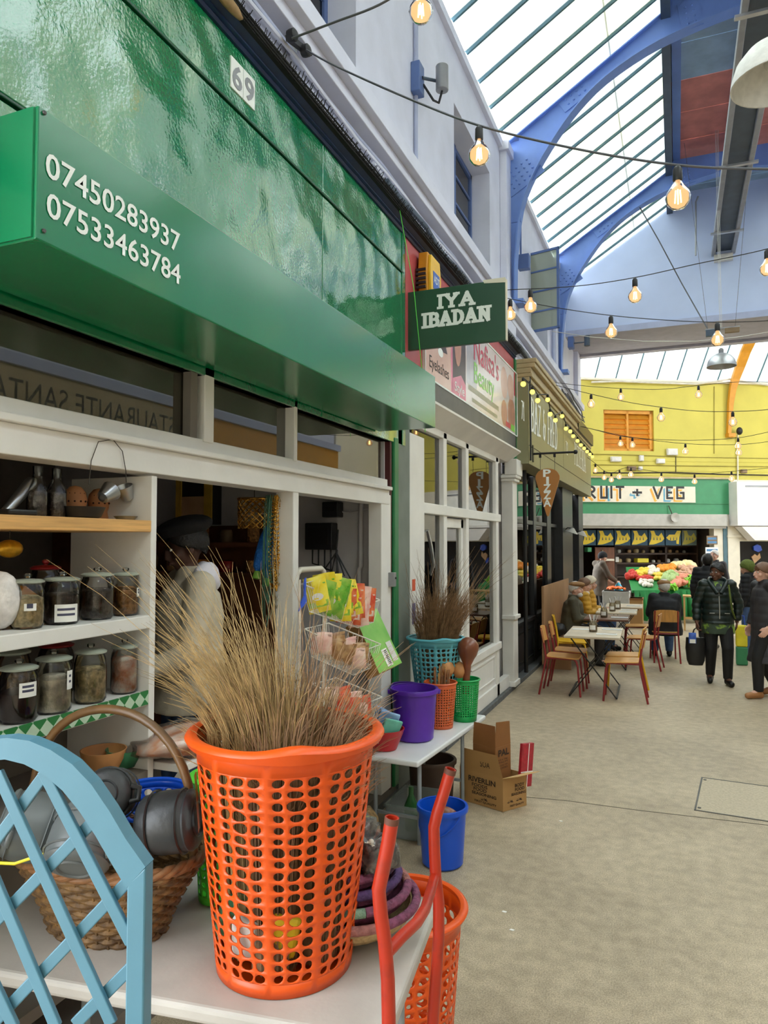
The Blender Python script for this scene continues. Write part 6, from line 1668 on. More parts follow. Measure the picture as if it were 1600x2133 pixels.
# ---- wire rack of snacks
XKK = -1.66
mat('wire_white', S(226, 222, 214), .35, .2)
rk = thing('snack_rack', 'white wire snack rack with sloping trays', 'rack', (XKK, 3.8, .0))
tiers = [((628, 1216), (678, 1204), (791, 1250), (752, 1263)), ((634, 1310), (684, 1298), (793, 1342), (741, 1362)), ((650, 1425), (700, 1412), (796, 1452), (748, 1470))]
def trk(px, py):   # rack stands along the front, far corners deeper
    return at(px, py, t=3.55 + (px-628)/160*.55)
posts = []
for k, q in enumerate(tiers):
    c = [trk(*p) for p in q]; c[1] = c[1]
    MB().tube(c, .004, 6, closed=True).build('tray_rim', 'wire_white', rk)
    lo = [p + Vector((0, 0, -.13)) for p in c]; ce = sum(lo, Vector())/4; lo = [ce.lerp(p, .82) for p in lo]
    MB().tube(lo, .003, 5, closed=True).build('tray_base', 'wire_white', rk)
    m = MB()
    for e in range(4):
        for j in range(11):
            s_ = j/11; m.tube([c[e].lerp(c[(e+1) % 4], s_), lo[e].lerp(lo[(e+1) % 4], s_)], .0013, 4)
    for j in range(12): m.tube([lo[0].lerp(lo[1], j/11), lo[3].lerp(lo[2], j/11)], .0014, 4)
    tag(m.build('tray_wires', 'wire_white', rk), kind='stuff'); tiers[k] = (c, lo)
for e in (0, 1):
    p = tiers[0][0][e]; MB().tube([(p.x-.01, p.y, .002), (p.x-.01, p.y, p.z+.02)], .007, 8).build('upright', 'wire_white', rk)
MB().bar((tiers[0][0][0].x-.16, tiers[0][0][0].y, .012), (tiers[0][0][0].x+.16, tiers[0][0][0].y+.3, .012), .02, .02).build('foot', 'wire_white', rk)
mat('pack_yellow', S(238, 212, 34), .25, col2=S(250, 235, 90), scale=18); mat('pack_green', S(96, 176, 46), .25, col2=S(180, 214, 90), scale=14); mat('pack_red', S(214, 58, 44), .25, col2=S(238, 140, 90), scale=16); mat('pack_pink', S(232, 176, 168), .25, col2=S(250, 230, 214), scale=16); mat('pack_brown', S(150, 104, 66), .25, col2=S(206, 168, 120), scale=20)
def pouch(mb, w, h, d, T):
    nu, nv = 6, 7; vs_ = []; ff = []
    for s_ in (1, -1):
        for i in range(nu+1):
            for j in range(nv+1):
                u = i/nu*2-1; v = j/nv*2-1; b = max(0, (1-u**4))*max(0, (1-v**4))
                vs_.append(T @ Vector((u*w/2*(1-.06*b), s_*d/2*b + .004*math.sin(7*v+3*u), v*h/2)))
    N_ = (nu+1)*(nv+1)
    for s_ in range(2):
        for i in range(nu):
            for j in range(nv):
                a = s_*N_ + i*(nv+1)+j; q = (a, a+nv+1, a+nv+2, a+1); ff.append(q if s_ else q[::-1])
    return mb.add(vs_, ff)
kinds = [('pack_yellow', 'pack_green', 'yellow and green noodle packet in the top wire tray'), ('pack_red', 'pack_pink', 'red and pink snack packet in the top wire tray')]
rr = random.Random(9)
c, lo = tiers[0]
for row in range(2):
    for k in range(8):
        s_ = (k+.6)/8.4; kd = kinds[0] if s_ < .66 else kinds[1]
        p = lo[0].lerp(lo[3], s_).lerp(lo[1].lerp(lo[2], s_), .2+.5*row) + Vector((0, 0, .085+.012*row))
        T = TR(p, .55 + rr.uniform(-.3, .3), rr.uniform(-.2, .2)+.25, rr.uniform(-.28, .28))
        t = thing('snack_packet', kd[2], 'packet', tuple(p), group='packets in the top wire tray ' + ('noodles' if kd is kinds[0] else 'snacks'))
        pouch(MB(), .115, .19, .04, T).build('pouch', kd[0 if rr.random() > .4 else 1], t, smooth=60)
        MB().prism(ell(0, 0, .030, .019, 14), lambda u, v, w: T @ Vector((u, w, v-.005)), -.0225, -.021).build('brand_oval', 'paper_label', t)
        MB().bx(-.05, .05, -.012, .012, .055, .062, T).build('seal_band', kd[1], t)
        MB().prism([(-.05, -.06), (.05, -.06), (.05, -.028), (-.05, -.036)], lambda u, v, w: T @ Vector((u, w, v)), -.0165, -.0150).build('print_band', kd[1], t)
for ti, n_, key, lb_, gp in ((1, 7, 'pack_brown', 'clear bag of brown dried snacks in the second wire tray', 'bags in the second wire tray'), (2, 7, 'pack_red', 'red snack bag in the lowest wire tray', 'bags in the lowest wire tray')):
    c, lo = tiers[ti]
    for k in range(n_):
        s_ = (k+.6)/(n_+.4); p = lo[0].lerp(lo[3], s_).lerp(lo[1].lerp(lo[2], s_), .3+.4*(k % 2)) + Vector((0, 0, .065))
        T = TR(p, .7 + rr.uniform(-.3, .3), .35, rr.uniform(-.2, .2)); t = thing('snack_bag', lb_, 'bag', tuple(p), group=gp)
        pouch(MB(), .11, .13, .05, T).build('pouch', key if k % 3 else 'pack_pink', t, smooth=60)
        MB().bx(-.05, .05, -.01, .01, .048, .056, T).build('seal_band', 'cling', t)
# blue ribbon tied to the rack
p = tiers[0][0][0]; one('blue_ribbon', MB().prism([(0, .02), (.02, .03), (.016, -.05), (.03, -.09), (-.06, -.13), (-.03, -.085), (.0, -.06)], lambda u, v, w: Vector((p.x+.012+w, p.y+u*.9, p.z+v)), 0, .006), 'bright_blue', 'torn blue plastic strip tied to the wire rack', 'ribbon')
# leaning green carton
q = [trk(784, 1267), trk(836, 1381), trk(792, 1402), trk(752, 1318)]
q = [at(784, 1267, t=4.35), at(837, 1381, t=4.25), at(790, 1403, t=4.0), at(742, 1292, t=4.1)]
gcn = thing('green_carton', 'tilted green printed carton leaning behind the snack rack', 'box', tuple(q[2]))
nrm = (q[1]-q[0]).cross(q[3]-q[0]).normalized()
if nrm.y < 0: nrm = -nrm
dd = nrm*.10 + Vector((0, .03, 0)); mat('carton_green', S(110, 180, 66), .35, col2=S(150, 206, 96), scale=5)
MB().add(q + [p_ + dd for p_ in q], [(0, 1, 2, 3), (7, 6, 5, 4), (0, 4, 5, 1), (1, 5, 6, 2), (2, 6, 7, 3), (3, 7, 4, 0)]).build('carton', 'cardboard', gcn)
MB().add([p_ - nrm*.002 for p_ in q], [(0, 1, 2, 3)]).build('printed_face', 'carton_green', gcn)
def onq(u, v, d=.004): return q[0].lerp(q[1], v).lerp(q[3].lerp(q[2], v), u) - nrm*d
MB().add([onq(.08, .58), onq(.08, .92), onq(.30, .92), onq(.30, .58)], [(0, 1, 2, 3)]).build('text_panel', 'box_white', gcn)
MB().add([onq(.36, .66), onq(.36, .96), onq(.60, .96), onq(.60, .66)], [(0, 1, 2, 3)]).build('barcode_panel', 'paper_label', gcn)
for k in range(9): MB().add([onq(.40, .69+.028*k, .006), onq(.40, .69+.028*k+.014, .006), onq(.52, .69+.028*k+.014, .006), onq(.52, .69+.028*k, .006)], [(0, 1, 2, 3)]).build('barcode_line', 'text_black', gcn)

# ---- blue bucket, boxes and clutter on the floor
bb = at(917, 1822, z=0)
bkt = bucket('blue_bucket', 'blue plastic bucket on the floor with a yam inside', (bb.x-.03, bb.y+.14, .001), .118, .142, .335, 'blue_bucket', handle=2.6)
one('yam', lumpy(MB(), (bb.x-.02, bb.y+.16, .27), (.075, .05, .045), 2), 'calabash_dark', 'brown yam lying in the blue bucket', 'yam', smooth=60)
A = at(1048, 1692, z=0); L_ = at(958, 1665, z=0); R_ = at(1097, 1678, z=0)
e1 = (L_-A); e2 = (R_-A); hB = .225
e1.z = e2.z = 0
bxo = thing('cardboard_box', 'open cardboard box lettered RIVERLIN with its flaps up', 'box', tuple(A))
def wallp(a, b, h, nm, m_='cardboard', th=.004):
    d = Vector((-(b-a).y, (b-a).x, 0)).normalized()*th
    m = MB(); Z = Vector((0, 0, h)); z0 = Vector((0, 0, .002)); m.add([a+z0, b+z0, b+Z, a+Z, a+z0+d, b+z0+d, b+Z+d, a+Z+d], [(0, 1, 2, 3), (7, 6, 5, 4), (0, 4, 5, 1), (1, 5, 6, 2), (2, 6, 7, 3), (3, 7, 4, 0)])
    return m.build(nm, m_, bxo)
wallp(L_, A, hB, 'side'); wallp(A, R_, hB, 'side'); wallp(R_, R_+e1, hB, 'side'); wallp(R_+e1, L_, hB, 'side')
MB().add([A+Vector((0, 0, .003)), R_+Vector((0, 0, .003)), R_+e1+Vector((0, 0, .003)), L_+Vector((0, 0, .003))], [(0, 1, 2, 3)]).build('bottom', 'cardboard_in', bxo)
def flap(a, b, out, up, cut, nm, m_):
    Z = Vector((0, 0, hB)); o_ = Vector(out); m = MB(); p = [a+Z, b+Z, b+Z+o_+Vector((0, 0, up))+(a-b)*cut, a+Z+o_+Vector((0, 0, up))+(b-a)*cut]; d = Vector((0, 0, .004))
    m.add(p + [x+d for x in p], [(3, 2, 1, 0), (4, 5, 6, 7), (0, 1, 5, 4), (1, 2, 6, 5), (2, 3, 7, 6), (3, 0, 4, 7)]); m.build(nm, m_, bxo)
flap(A, R_, e1.normalized()*-.10 + e2.normalized()*.02, .03, .05, 'flap', 'cardboard_in')
flap(L_, A, e2.normalized()*-.012, .15, .10, 'flap', 'cardboard')
BT = frame(L_ + e2.normalized()*-.001 + Vector((0, 0, 0)), A-L_, (0, 0, 1)); wl_ = (A-L_).length
for s, u, v, h, w in (('RIVERLIN', .22, .70, .036, .62), ('FOODS', .30, .56, .022, .36), ('FOOD', .34, .44, .022, .30), ('SEASONING', .30, .32, .020, .56), ('FIRST QUALITY', .36, .10, .014, .5)):
    text('lettering', s, BT @ Matrix.Translation((u*wl_, v*hB, .0015)), h, 'print_ink', bxo, bold=.02, width=w*wl_)
text('handwriting', 'SOA', BT @ Matrix.Translation((.5*wl_, 1.22*hB, .004)), .04, 'print_ink', bxo, width=.22*wl_)
FT = frame(A, R_-A, (0, 0, 1)); wf = (R_-A).length
for s, u, v, h, w in (('BODY', .50, .66, .022, .40), ('FOOD', .50, .54, .020, .40), ('SEASONING', .34, .42, .018, .62), ('FIRST QUALITY', .28, .10, .013, .6)):
    text('lettering', s, FT @ Matrix.Translation((u*wf, v*hB, .0015)), h, 'print_ink', bxo, bold=.02, width=w*wf)
def leafmark(T, u, v):
    for k in range(5):
        a = PI*(k/4); MB().add([T @ Vector((u, v, .0015)), T @ Vector((u+.022*math.cos(a)-.003, v+.012*math.sin(a)+.004, .0015)), T @ Vector((u+.03*math.cos(a), v+.016*math.sin(a), .0015)), T @ Vector((u+.02*math.cos(a)+.004, v+.012*math.sin(a)-.004, .0015))], [(0, 1, 2, 3)]).build('leaf_print', 'print_ink', bxo)
leafmark(BT, .58*wl_, .2*hB); leafmark(FT, .3*wf, .24*hB); leafmark(FT, .68*wf, .24*hB)
# tall carton standing inside, and the red one
ctr = A + e1*.42 + e2*.5
ang = math.atan2(e2.y, e2.x)
pc = thing('inner_carton', 'tall brown carton lettered PAL standing in the open box', 'box', (ctr.x, ctr.y, .01))
TP = TR((ctr.x-.03, ctr.y+.0, .01), ang+.18)
MB().bx(-.09, .09, -.10, .10, 0, .41, TP).build('carton', 'cardboard_dark', pc, bevel=.004)
MB().prism([(-.09, .41), (.09, .41), (.08, .57), (-.075, .585)], lambda u, v, w: TP @ Vector((u, w, v)), -.098, -.094).build('flap', 'cardboard_dark', pc)
MB().prism([(-.10, .41), (.10, .41), (.09, .56), (-.095, .56)], lambda u, v, w: TP @ Vector((w, u, v)), -.089, -.085).build('flap', 'cardboard_dark', pc)
FP = TP @ frame((-.09, -.10, 0), (1, 0, 0), (0, 0, 1))
text('lettering', 'PAL', FP @ Matrix.Translation((.03, .345, .001)), .045, 'print_ink', pc, bold=.03, width=.125)
for k, s in enumerate(('12 x 1kg', 'PALM', 'POUND YAM', 'FOOD')): text('lettering', s, FP @ Matrix.Translation((.035, .315-.02*k, .001)), .011, 'print_ink', pc, width=.10)
rdc = thing('red_carton', 'flattened red and white carton tucked behind the tall brown one', 'box', (ctr.x+.1, ctr.y+.1, .02))
TRr = TR((R_.x-.02, R_.y+.03, .12), ang+.1, 0, .12); mat('carton_red', S(176, 36, 52), .45, var=.2, scale=30)
MB().bx(-.065, .065, -.012, .012, 0, .30, TRr).build('carton', 'carton_red', rdc, bevel=.003)
for b in ((-.065, .065, .10, .108), (.005, .012, 0, .30)): MB().bx(b[0], b[1], -.0135, -.0125, b[2], b[3], TRr).build('white_line', 'paper_label', rdc)
# under the low table
dk = at(905, 1640, t=5.5)
bucket('brown_tub', 'dark brown plastic tub under the low white table', (-1.66, 5.0, .001), .15, .17, .30, 'dark_wood')
cr = thing('clear_crate', 'clear plastic storage crate under the low white table', 'crate', (-1.6, 4.45, 0))
glass_mat('crate_plastic', (.86, .9, .9), .8, .1, haze=.22, hcol=(.7, .75, .74))
m = MB()
for b in ((0, .005, 0, .38), (.255, .26, 0, .38), (0, .26, 0, .005), (0, .26, .375, .38)): m.bx(-1.72+b[0], -1.72+b[1], 4.26+b[2], 4.26+b[3], .02, .20)
m.bx(-1.72, -1.46, 4.26, 4.64, .01, .02); m.build('crate_walls', 'crate_plastic', cr)
fr_ = MB()
for b in ((-.012, .004, -.012, .392), (.256, .272, -.012, .392), (-.012, .272, -.012, .004), (-.012, .272, .376, .392)): fr_.bx(-1.72+b[0], -1.72+b[1], 4.26+b[2], 4.26+b[3], .195, .21)
fr_.build('crate_rim', 'crate_plastic', cr)
mat('bottle_green', S(40, 92, 44), .3); mat('hessian', S(150, 120, 80), .9, var=.3, scale=60, bump=.4, bscale=80)
one('sack', lumpy(MB(), (-1.78, 4.02, .13), (.10, .12, .13), 4, .2), 'hessian', 'brown sack slumped under the low white table', 'sack', smooth=60)
gb = thing('green_bottle', 'dark green bottle standing in the clear crate', 'bottle', (-1.6, 4.4, .02))
MB().lathe([(.04, .022), (.045, .03), (.045, .17), (.016, .24), (.016, .29), (.001, .29)], 16, Matrix.Translation((-1.6, 4.4, 0))).build('bottle_body', 'bottle_green', gb, smooth=40)
# litter scraps
for px, py, lb_ in ((1050, 1900, 'tiny white paper scrap lying on the concrete near the blue bucket'), (1066, 1938, 'second white scrap lying on the bare concrete'), (1168, 1711, 'small pale chip lying beside the floor joint')):
    p = at(px, py, z=0); one('litter_scrap', MB().prism([(-.012, -.004), (.008, -.006), (.014, .004), (-.004, .007)], lambda u, v, w: Vector((p.x+u, p.y+v, w)), .0005, .004), 'paper_label', lb_, 'litter')
# ================================================================== pizzeria terrace
mat('chair_red', S(142, 36, 40), .4, var=.12); mat('chair_yellow', S(232, 178, 30), .4, var=.08); mat('chair_ply', S(214, 156, 84), .42, var=.10, scale=6, stretch=(1, 6, 1)); mat('ply_pale', S(226, 184, 120), .42, var=.08, scale=6)
mat('table_pale', S(206, 190, 168), .5, var=.10, scale=6); mat('table_brown', S(98, 62, 46), .45, var=.12); mat('napkin', S(236, 236, 236), .7); mat('cutlery', S(190, 192, 196), .3, .8)
def cafe_chair(label, loc, rz, frame_m='chair_red', ply='chair_ply', group=None):
    t = thing('cafe_chair', label, 'chair', (loc[0], loc[1], 0), rz, group)
    # sitter looks along +x
    for s in (-1, 1):
        MB().tube([(-.26, s*.19, .001), (-.20, s*.18, .30), (-.175, s*.175, .45), (-.20, s*.17, .62), (-.235, s*.165, .80)], .0125, 8).build('back_leg', frame_m, t, smooth=60, world=False)
        MB().tube([(.23, s*.19, .001), (.20, s*.18, .36), (.185, s*.178, .42), (.15, s*.175, .445), (-.17, s*.175, .445)], .0125, 8).build('front_leg', frame_m, t, smooth=60, world=False)
    MB().tube([(-.175, -.175, .44), (-.175, .175, .44)], .010, 6).build('cross_rail', frame_m, t, world=False)
    m = MB(); pol = []
    for (cx_, cy_, a0) in ((.17, .15, 0), (-.13, .14, 90), (-.13, -.14, 180), (.17, -.15, 270)):
        for k in range(5): a = math.radians(a0 + 22.5*k); pol.append((cx_+.05*math.cos(a), cy_+.05*math.sin(a)))
    m.prism(pol, lambda u, v, w: Vector((u, v, w + .012*(u > .15)*-1)), .456, .470); m.build('seat', ply, t, bevel=.004, world=False)
    m = MB(); vs_ = []
    for d in (0, .010):
        for i in range(9):
            y = -.185 + .37*i/8; bow = -.03*(1-(y/.185)**2)
            zt = .815 - .03*abs(y/.185)**4
            vs_ += [Vector((-.20+bow+d, y, .625)), Vector((-.232+bow+d, y, zt))]
    f = []
    for i in range(8):
        a = i*2; f += [(a, a+2, a+3, a+1), (18+a, 18+a+1, 18+a+3, 18+a+2), (a, 18+a, 18+a+2, a+2), (a+1, a+3, 18+a+3, 18+a+1)]
    f += [(0, 1, 19, 18), (16, 34, 35, 17)]
    m.add(vs_, f); m.build('backrest', ply, t, smooth=40, world=False)
    return t
cafe_chair('red framed plywood chair at the pale table beside the kerb', (-1.33, 9.12), .02)
cafe_chair('red framed plywood chair between the kerbside chair and the yellow chair', (-1.32, 9.66), .05)
cafe_chair('red framed plywood chair on the avenue side of the pale table', (-.60, 9.03), PI+.03)
cafe_chair('yellow framed chair pushed in behind the avenue side red chair', (-.62, 9.50), PI-.02, 'chair_yellow')
cafe_chair('yellow framed chair beside the bench', (-1.42, 10.55), .15, 'chair_yellow', 'chair_yellow')
cafe_chair('red framed chair under the man in the black coat', (-.20, 12.18), PI/2+.15)
cafe_chair('red framed chair turned to the dark brown table', (-.48, 11.35), PI-.1)
cafe_chair('red framed chair beside the farthest small table', (-.62, 12.9), PI+.1, 'chair_red', 'chair_ply')
def cafe_table(label, c, sx, sy, m_, rz=0.0, z=.74):
    t = thing('cafe_table', label, 'table', (c[0], c[1], 0), rz)
    MB().bx(-sx/2, sx/2, -sy/2, sy/2, z-.028, z).build('table_top', m_, t, bevel=.006, world=False)
    for s in (-1, 1):
        y = s*(sy/2-.10)
        MB().bar((-sx*.42, y-.012, .012), (sx*.40, y-.012, z-.03), .012, .030, up=(0, 1, 0)).build('leg', 'black', t, world=False)
        MB().bar((sx*.42, y+.012, .012), (-sx*.40, y+.012, z-.03), .012, .030, up=(0, 1, 0)).build('leg', 'black', t, world=False)
    for x in (-sx*.42, sx*.42): MB().bar((x, -(sy/2-.10), .02), (x, sy/2-.10, .02), .018, .018).build('stretcher', 'black', t, world=False)
    return t
TA = cafe_table('pale topped folding cafe table closest to the floor hatch', (-.965, 9.36), .64, 1.06, 'table_pale', .03)
TB = cafe_table('dark brown folding cafe table before the man in the cap', (-.98, 11.25), .62, .70, 'table_brown', .03)
TC = cafe_table('pale cafe table set with napkins beyond the dark brown one', (-.92, 12.35), .62, .75, 'table_pale', .03)
TD = cafe_table('farthest pale cafe table beside the vegetable crates', (-.88, 13.45), .62, .75, 'table_pale', .03)
glass_mat('pot_glass', (.85, .82, .7), .9, .05, haze=.25, hcol=(.6, .5, .34))
def cutlery_jar(c, lb_):
    t = thing('cutlery_jar', lb_, 'jar', c); T = Matrix.Translation(Vector(c))
    mat_ = 'pot_glass'
    MB().lathe([(.045, .001), (.05, .006), (.05, .10), (.042, .125), (.045, .14)], 18, T).build('jar_body', mat_, t, smooth=40)
    MB().lathe([(.044, .004), (.046, .01), (.046, .085), (.001, .086)], 14, T).build('contents', 'box_brown', t, smooth=40)
    MB().lathe([(.0515, .03), (.0515, .085)], 8, T, -2.4, -.9).build('label_disc', 'paper_label', t, smooth=60)
    for k in range(5):
        a = k*1.25; MB().bar(Vector(c) + Vector((.015*math.cos(a), .015*math.sin(a), .09)), Vector(c) + Vector((.06*math.cos(a), .06*math.sin(a), .21)), .014, .004).build('cutlery', 'cutlery' if k % 2 else 'napkin', t)
cutlery_jar((-.98, 9.32, .741), 'labelled glass jar of cutlery on the pale cafe table'); cutlery_jar((-1.02, 11.2, .741), 'glass jar of cutlery on the dark brown table'); cutlery_jar((-.98, 12.2, .741), 'glass jar of cutlery on the table set with napkins'); cutlery_jar((-.93, 12.62, .741), 'second glass jar on the table set with napkins')
for i, (x, y, rz, lb_) in enumerate(((-.80, 9.10, .1, 'white napkin roll laid at the near edge of the pale cafe table'), (-.78, 9.62, -.1, 'white napkin roll at the far side of the pale cafe table'), (-1.14, 9.55, .2, 'paper menu lying on the pale cafe table'), (-.80, 11.2, .05, 'white napkin roll on the dark brown table'), (-.75, 12.15, .05, 'white napkin roll on the table set with napkins'), (-.74, 12.5, .05, 'second napkin roll on the table set with napkins'), (-.72, 13.35, .05, 'white napkin roll on the farthest cafe table'))):
    t = thing('napkin_set' if i != 2 else 'menu_sheet', lb_, 'napkin' if i != 2 else 'menu', (x, y, .741)); T = TR((x, y, .741), rz)
    MB().bx(-.12, .12, -.045, .045, .0, .010 if i != 2 else .002, T).build('cloth' if i != 2 else 'sheet', 'napkin', t, bevel=.003 if i != 2 else 0)
    if i != 2: MB().bx(-.11, .11, -.012, .004, .010, .014, T).build('knife', 'cutlery', t)
# bench with a tall plywood back along the front
bn_ = thing('bench', 'brown wooden bench with a plain board back against the pizzeria', 'bench', (-1.72, 11.6, 0))
mat('bench_tan', S(168, 128, 92), .6, var=.10, scale=3)
MB().bx(-1.86, -1.83, 10.75, 13.4, .06, 1.20).build('back_board', 'bench_tan', bn_); MB().bx(-1.83, -1.42, 10.75, 13.4, .42, .46).build('seat', 'bench_tan', bn_)
for y in (10.8, 12.0, 13.3): MB().bx(-1.80, -1.45, y-.03, y+.03, .001, .42).build('leg', 'bench_tan', bn_)
one('black_bag', lumpy(MB(), (-1.66, 10.95, .56), (.12, .10, .10), 6, .2), 'black', 'black bag lying at the end of the bench', 'bag', smooth=60)
# small pale stool by the stall
st = at(1430, 1312, z=0); st2 = thing('pale_stool', 'pale wooden stool in front of the green stall cloth', 'stool', (st.x+.1, st.y, 0))
MB().bx(st.x-.06, st.x+.40, st.y-.15, st.y+.15, .70, .735).build('seat', 'ply_pale', st2, bevel=.006)
for dx in (-.03, .37):
    for dy in (-.12, .12): MB().bar((st.x+dx*1.08, st.y+dy*1.2, .001), (st.x+dx, st.y+dy, .70), .035, .035, up=(0, 1, 0)).build('leg', 'ply_pale', st2)
for dy in (-.12, .12): MB().bar((st.x-.03, st.y+dy, .25), (st.x+.37, st.y+dy, .25), .025, .025).build('stretcher', 'ply_pale', st2)
# two iron wall lamps on the pizzeria front
for px, py, lb_ in ((1192, 1106, 'striped canvas wall lamp on the near black pier'), (1213, 1112, 'striped canvas wall lamp farther along the black front')):
    p = at(px, py, x=XF+.10); t = thing('wall_lamp', lb_, 'lamp', tuple(p))
    MB().tube([(XK+.0, p.y, p.z-.04), (XF+.02, p.y, p.z+.06), (p.x, p.y, p.z+.05)], .012, 6).build('arm', 'black', t)
    MB().lathe([(.02, .06), (.12, -.03), (.115, -.03)], 14, TR(p, 0, 0, .35), caps=False).build('shade', 'shutter_grey', t, smooth=40)

# ================================================================== fruit stall
def ES(px, py, n): u, z = atE(px, py, n); return u, z
stl = thing('fruit_stall', 'long stall table draped in green cloth before the fruit shop', 'stall', tuple(E(0, 3.2, 0)))
mat('stall_cloth', S(16, 122, 52), .7, var=.12, scale=3, bump=.2, bscale=5)
fu0 = atE(1322, 1235, 4.2)[0]; fu1 = atE(1490, 1235, 4.2)[0]
m = MB(); N_ = 60
vs_ = []
for k in range(N_+1):
    u = fu0 + (fu1-fu0)*k/N_; w = .03*math.sin(k*1.1) + .02*math.sin(k*2.7)
    vs_ += [E(u, 4.18, .76), E(u, 4.24+w, .44), E(u, 4.26+w*1.5, .10+.03*math.sin(k*.7))]
m.add(vs_, [(3*k+j, 3*k+3+j, 3*k+4+j, 3*k+1+j) for k in range(N_) for j in range(2)])
m.build('cloth_drop', 'stall_cloth', stl, smooth=60, solid=.004)
bu0 = atE(1304, 1184, 2.2)[0]
m = MB(); m.add([E(fu0-.05, 4.18, .76), E(fu1, 4.18, .76), E(fu1, 2.2, 1.22), E(bu0, 2.2, 1.22), E(fu0-.05, 4.18, .70), E(fu1, 4.18, .70), E(fu1, 2.2, 1.16), E(bu0, 2.2, 1.16)], [(0, 1, 2, 3), (7, 6, 5, 4), (0, 4, 5, 1), (1, 5, 6, 2), (2, 6, 7, 3), (3, 7, 4, 0)]); m.build('sloping_top', 'stall_cloth', stl)
for u in (fu0, (fu0+fu1)/2, fu1-.1):
    for n, h in ((4.0, .74), (2.4, 1.14)): ebx(MB(), u, u+.06, n-.03, n+.03, 0.001, h).build('leg', 'dark_wood', stl)
def on_slope(px, py):
    """point on the sloping stall top under a photo pixel"""
    P0 = E(0, 4.18, .76); d1 = EU; d2 = (E(0, 2.2, 1.22)-P0).normalized(); nn = d1.cross(d2)
    v = RCAM @ Vector(((px-CX)/FPX, -(py-CY)/FPX, -1.0)); k = (P0-Vector((0, 0, H))).dot(nn)/v.dot(nn)
    return Vector((0, 0, H)) + v*k
def fmat(k, c, c2=None, r=.4): mat(k, c, r, var=.12, scale=12, col2=c2)
fmat('f_red', S(196, 46, 32)); fmat('f_lemon', S(236, 206, 60)); fmat('f_white', S(232, 220, 206)); fmat('f_orange', S(246, 150, 30)); fmat('f_potato', S(206, 160, 130)); fmat('f_green', S(140, 176, 92), S(196, 214, 150)); fmat('f_salmon', S(226, 140, 112)); fmat('f_lime', S(134, 206, 50)); fmat('f_carrot', S(240, 110, 28)); fmat('f_banana', S(240, 212, 84)); fmat('f_cream', S(244, 228, 170))
def proto(shape):
    m = MB()
    if shape == 'round': m.lathe([(.001, -.9), (.5, -.86), (.92, -.4), (1, .05), (.85, .55), (.45, .86), (.12, .80), (.001, .76)], 12)
    elif shape == 'long':  m.tube([(-1.8, 0, 0), (-1.2, 0, .1), (0, 0, .25), (1.2, 0, .1), (1.8, 0, 0)], [.15, .7, .9, .6, .1], 8)
    elif shape == 'cabbage':
        m.ball((0, 0, 0), 1, 14, 9)
        for i in range(len(m.v)): v = Vector(m.v[i]); m.v[i] = tuple(v*(1+.14*math.sin(5*math.atan2(v.y, v.x)+4*v.z)))
    elif shape == 'leaf': m.tube([(0, 0, -.8), (.1, 0, 0), (.5, .2, .8), (1.2, .3, 1.1)], [.3, .7, .55, .1], 7, flat=.5)
    o = m.build('fruit_shape', 'f_red', None, smooth=60); me = o.data; bpy.data.objects.remove(o); return me
PM = {s: proto(s) for s in ('round', 'long', 'cabbage', 'leaf')}
rr = random.Random(21)
def heap(name, label, cat, shape, key, n, box_, size, layers=.06, gp=None):
    me = PM[shape].copy(); me.materials.clear(); me.materials.append(M[key])
    size *= 1.3; n = int(n*1.45)
    for k in range(n):
        px = rr.uniform(box_[0], box_[2]); py = rr.uniform(box_[1], box_[3]); p = on_slope(px, py) + Vector((0, 0, size*.8 + rr.uniform(0, layers)))
        o = bpy.data.objects.new(name, me); COL.objects.link(o); o.location = p; s_ = size*rr.uniform(.85, 1.12); o.scale = (s_, s_, s_)
        o.rotation_euler = (rr.uniform(-.4, .4), rr.uniform(-.4, .4), rr.uniform(0, 6.28)); tag(o, label, cat, gp or 'heap of each ' + name.replace('_', ' ') + ' on the stall')
heap('tomato', 'red tomato heaped at the left corner of the stall display', 'tomato', 'round', 'f_red', 12, (1306, 1196, 1324, 1210), .055)
heap('lemon', 'yellow lemon piled beside the tomatoes', 'lemon', 'round', 'f_lemon', 12, (1328, 1194, 1348, 1206), .055)
heap('red_pepper', 'small red pepper in the strip below the lemons', 'pepper', 'round', 'f_red', 14, (1326, 1206, 1362, 1211), .045, .02)
heap('garlic_bulb', 'pale garlic bulb heaped between lemons and oranges', 'garlic', 'round', 'f_white', 16, (1350, 1188, 1373, 1203), .05)
heap('orange', 'bright orange fruit at the back of the stall', 'orange', 'round', 'f_orange', 14, (1374, 1186, 1404, 1196), .062)
heap('potato', 'pinkish potato in the wide heap behind the cabbages', 'potato', 'long', 'f_potato', 20, (1402, 1188, 1452, 1204), .052)
heap('melon', 'cream coloured melon set along the back of the stall', 'melon', 'cabbage', 'f_cream', 5, (1398, 1184, 1446, 1188), .085, .02)
heap('banana', 'yellow banana in the bunch behind the seated man', 'banana', 'long', 'f_banana', 9, (1362, 1203, 1382, 1213), .045)
heap('cabbage', 'pale green cabbage in the middle of the stall', 'cabbage', 'cabbage', 'f_green', 7, (1386, 1206, 1404, 1220), .095, .03)
heap('sweet_potato', 'salmon pink sweet potato heaped next to the cabbages', 'sweet potato', 'long', 'f_salmon', 18, (1404, 1208, 1428, 1228), .06)
heap('green_pepper', 'bright lime green pepper at the front of the stall', 'pepper', 'leaf', 'f_lime', 18, (1430, 1212, 1462, 1229), .065)
heap('mushroom', 'white mushroom in the pale trays at the front of the stall', 'mushroom', 'round', 'f_white', 16, (1334, 1214, 1358, 1224), .042, .03)
heap('salad_leaf', 'dark green salad leaf hanging over the stall edge', 'salad', 'leaf', 'f_lime', 8, (1390, 1226, 1412, 1232), .06, .0)
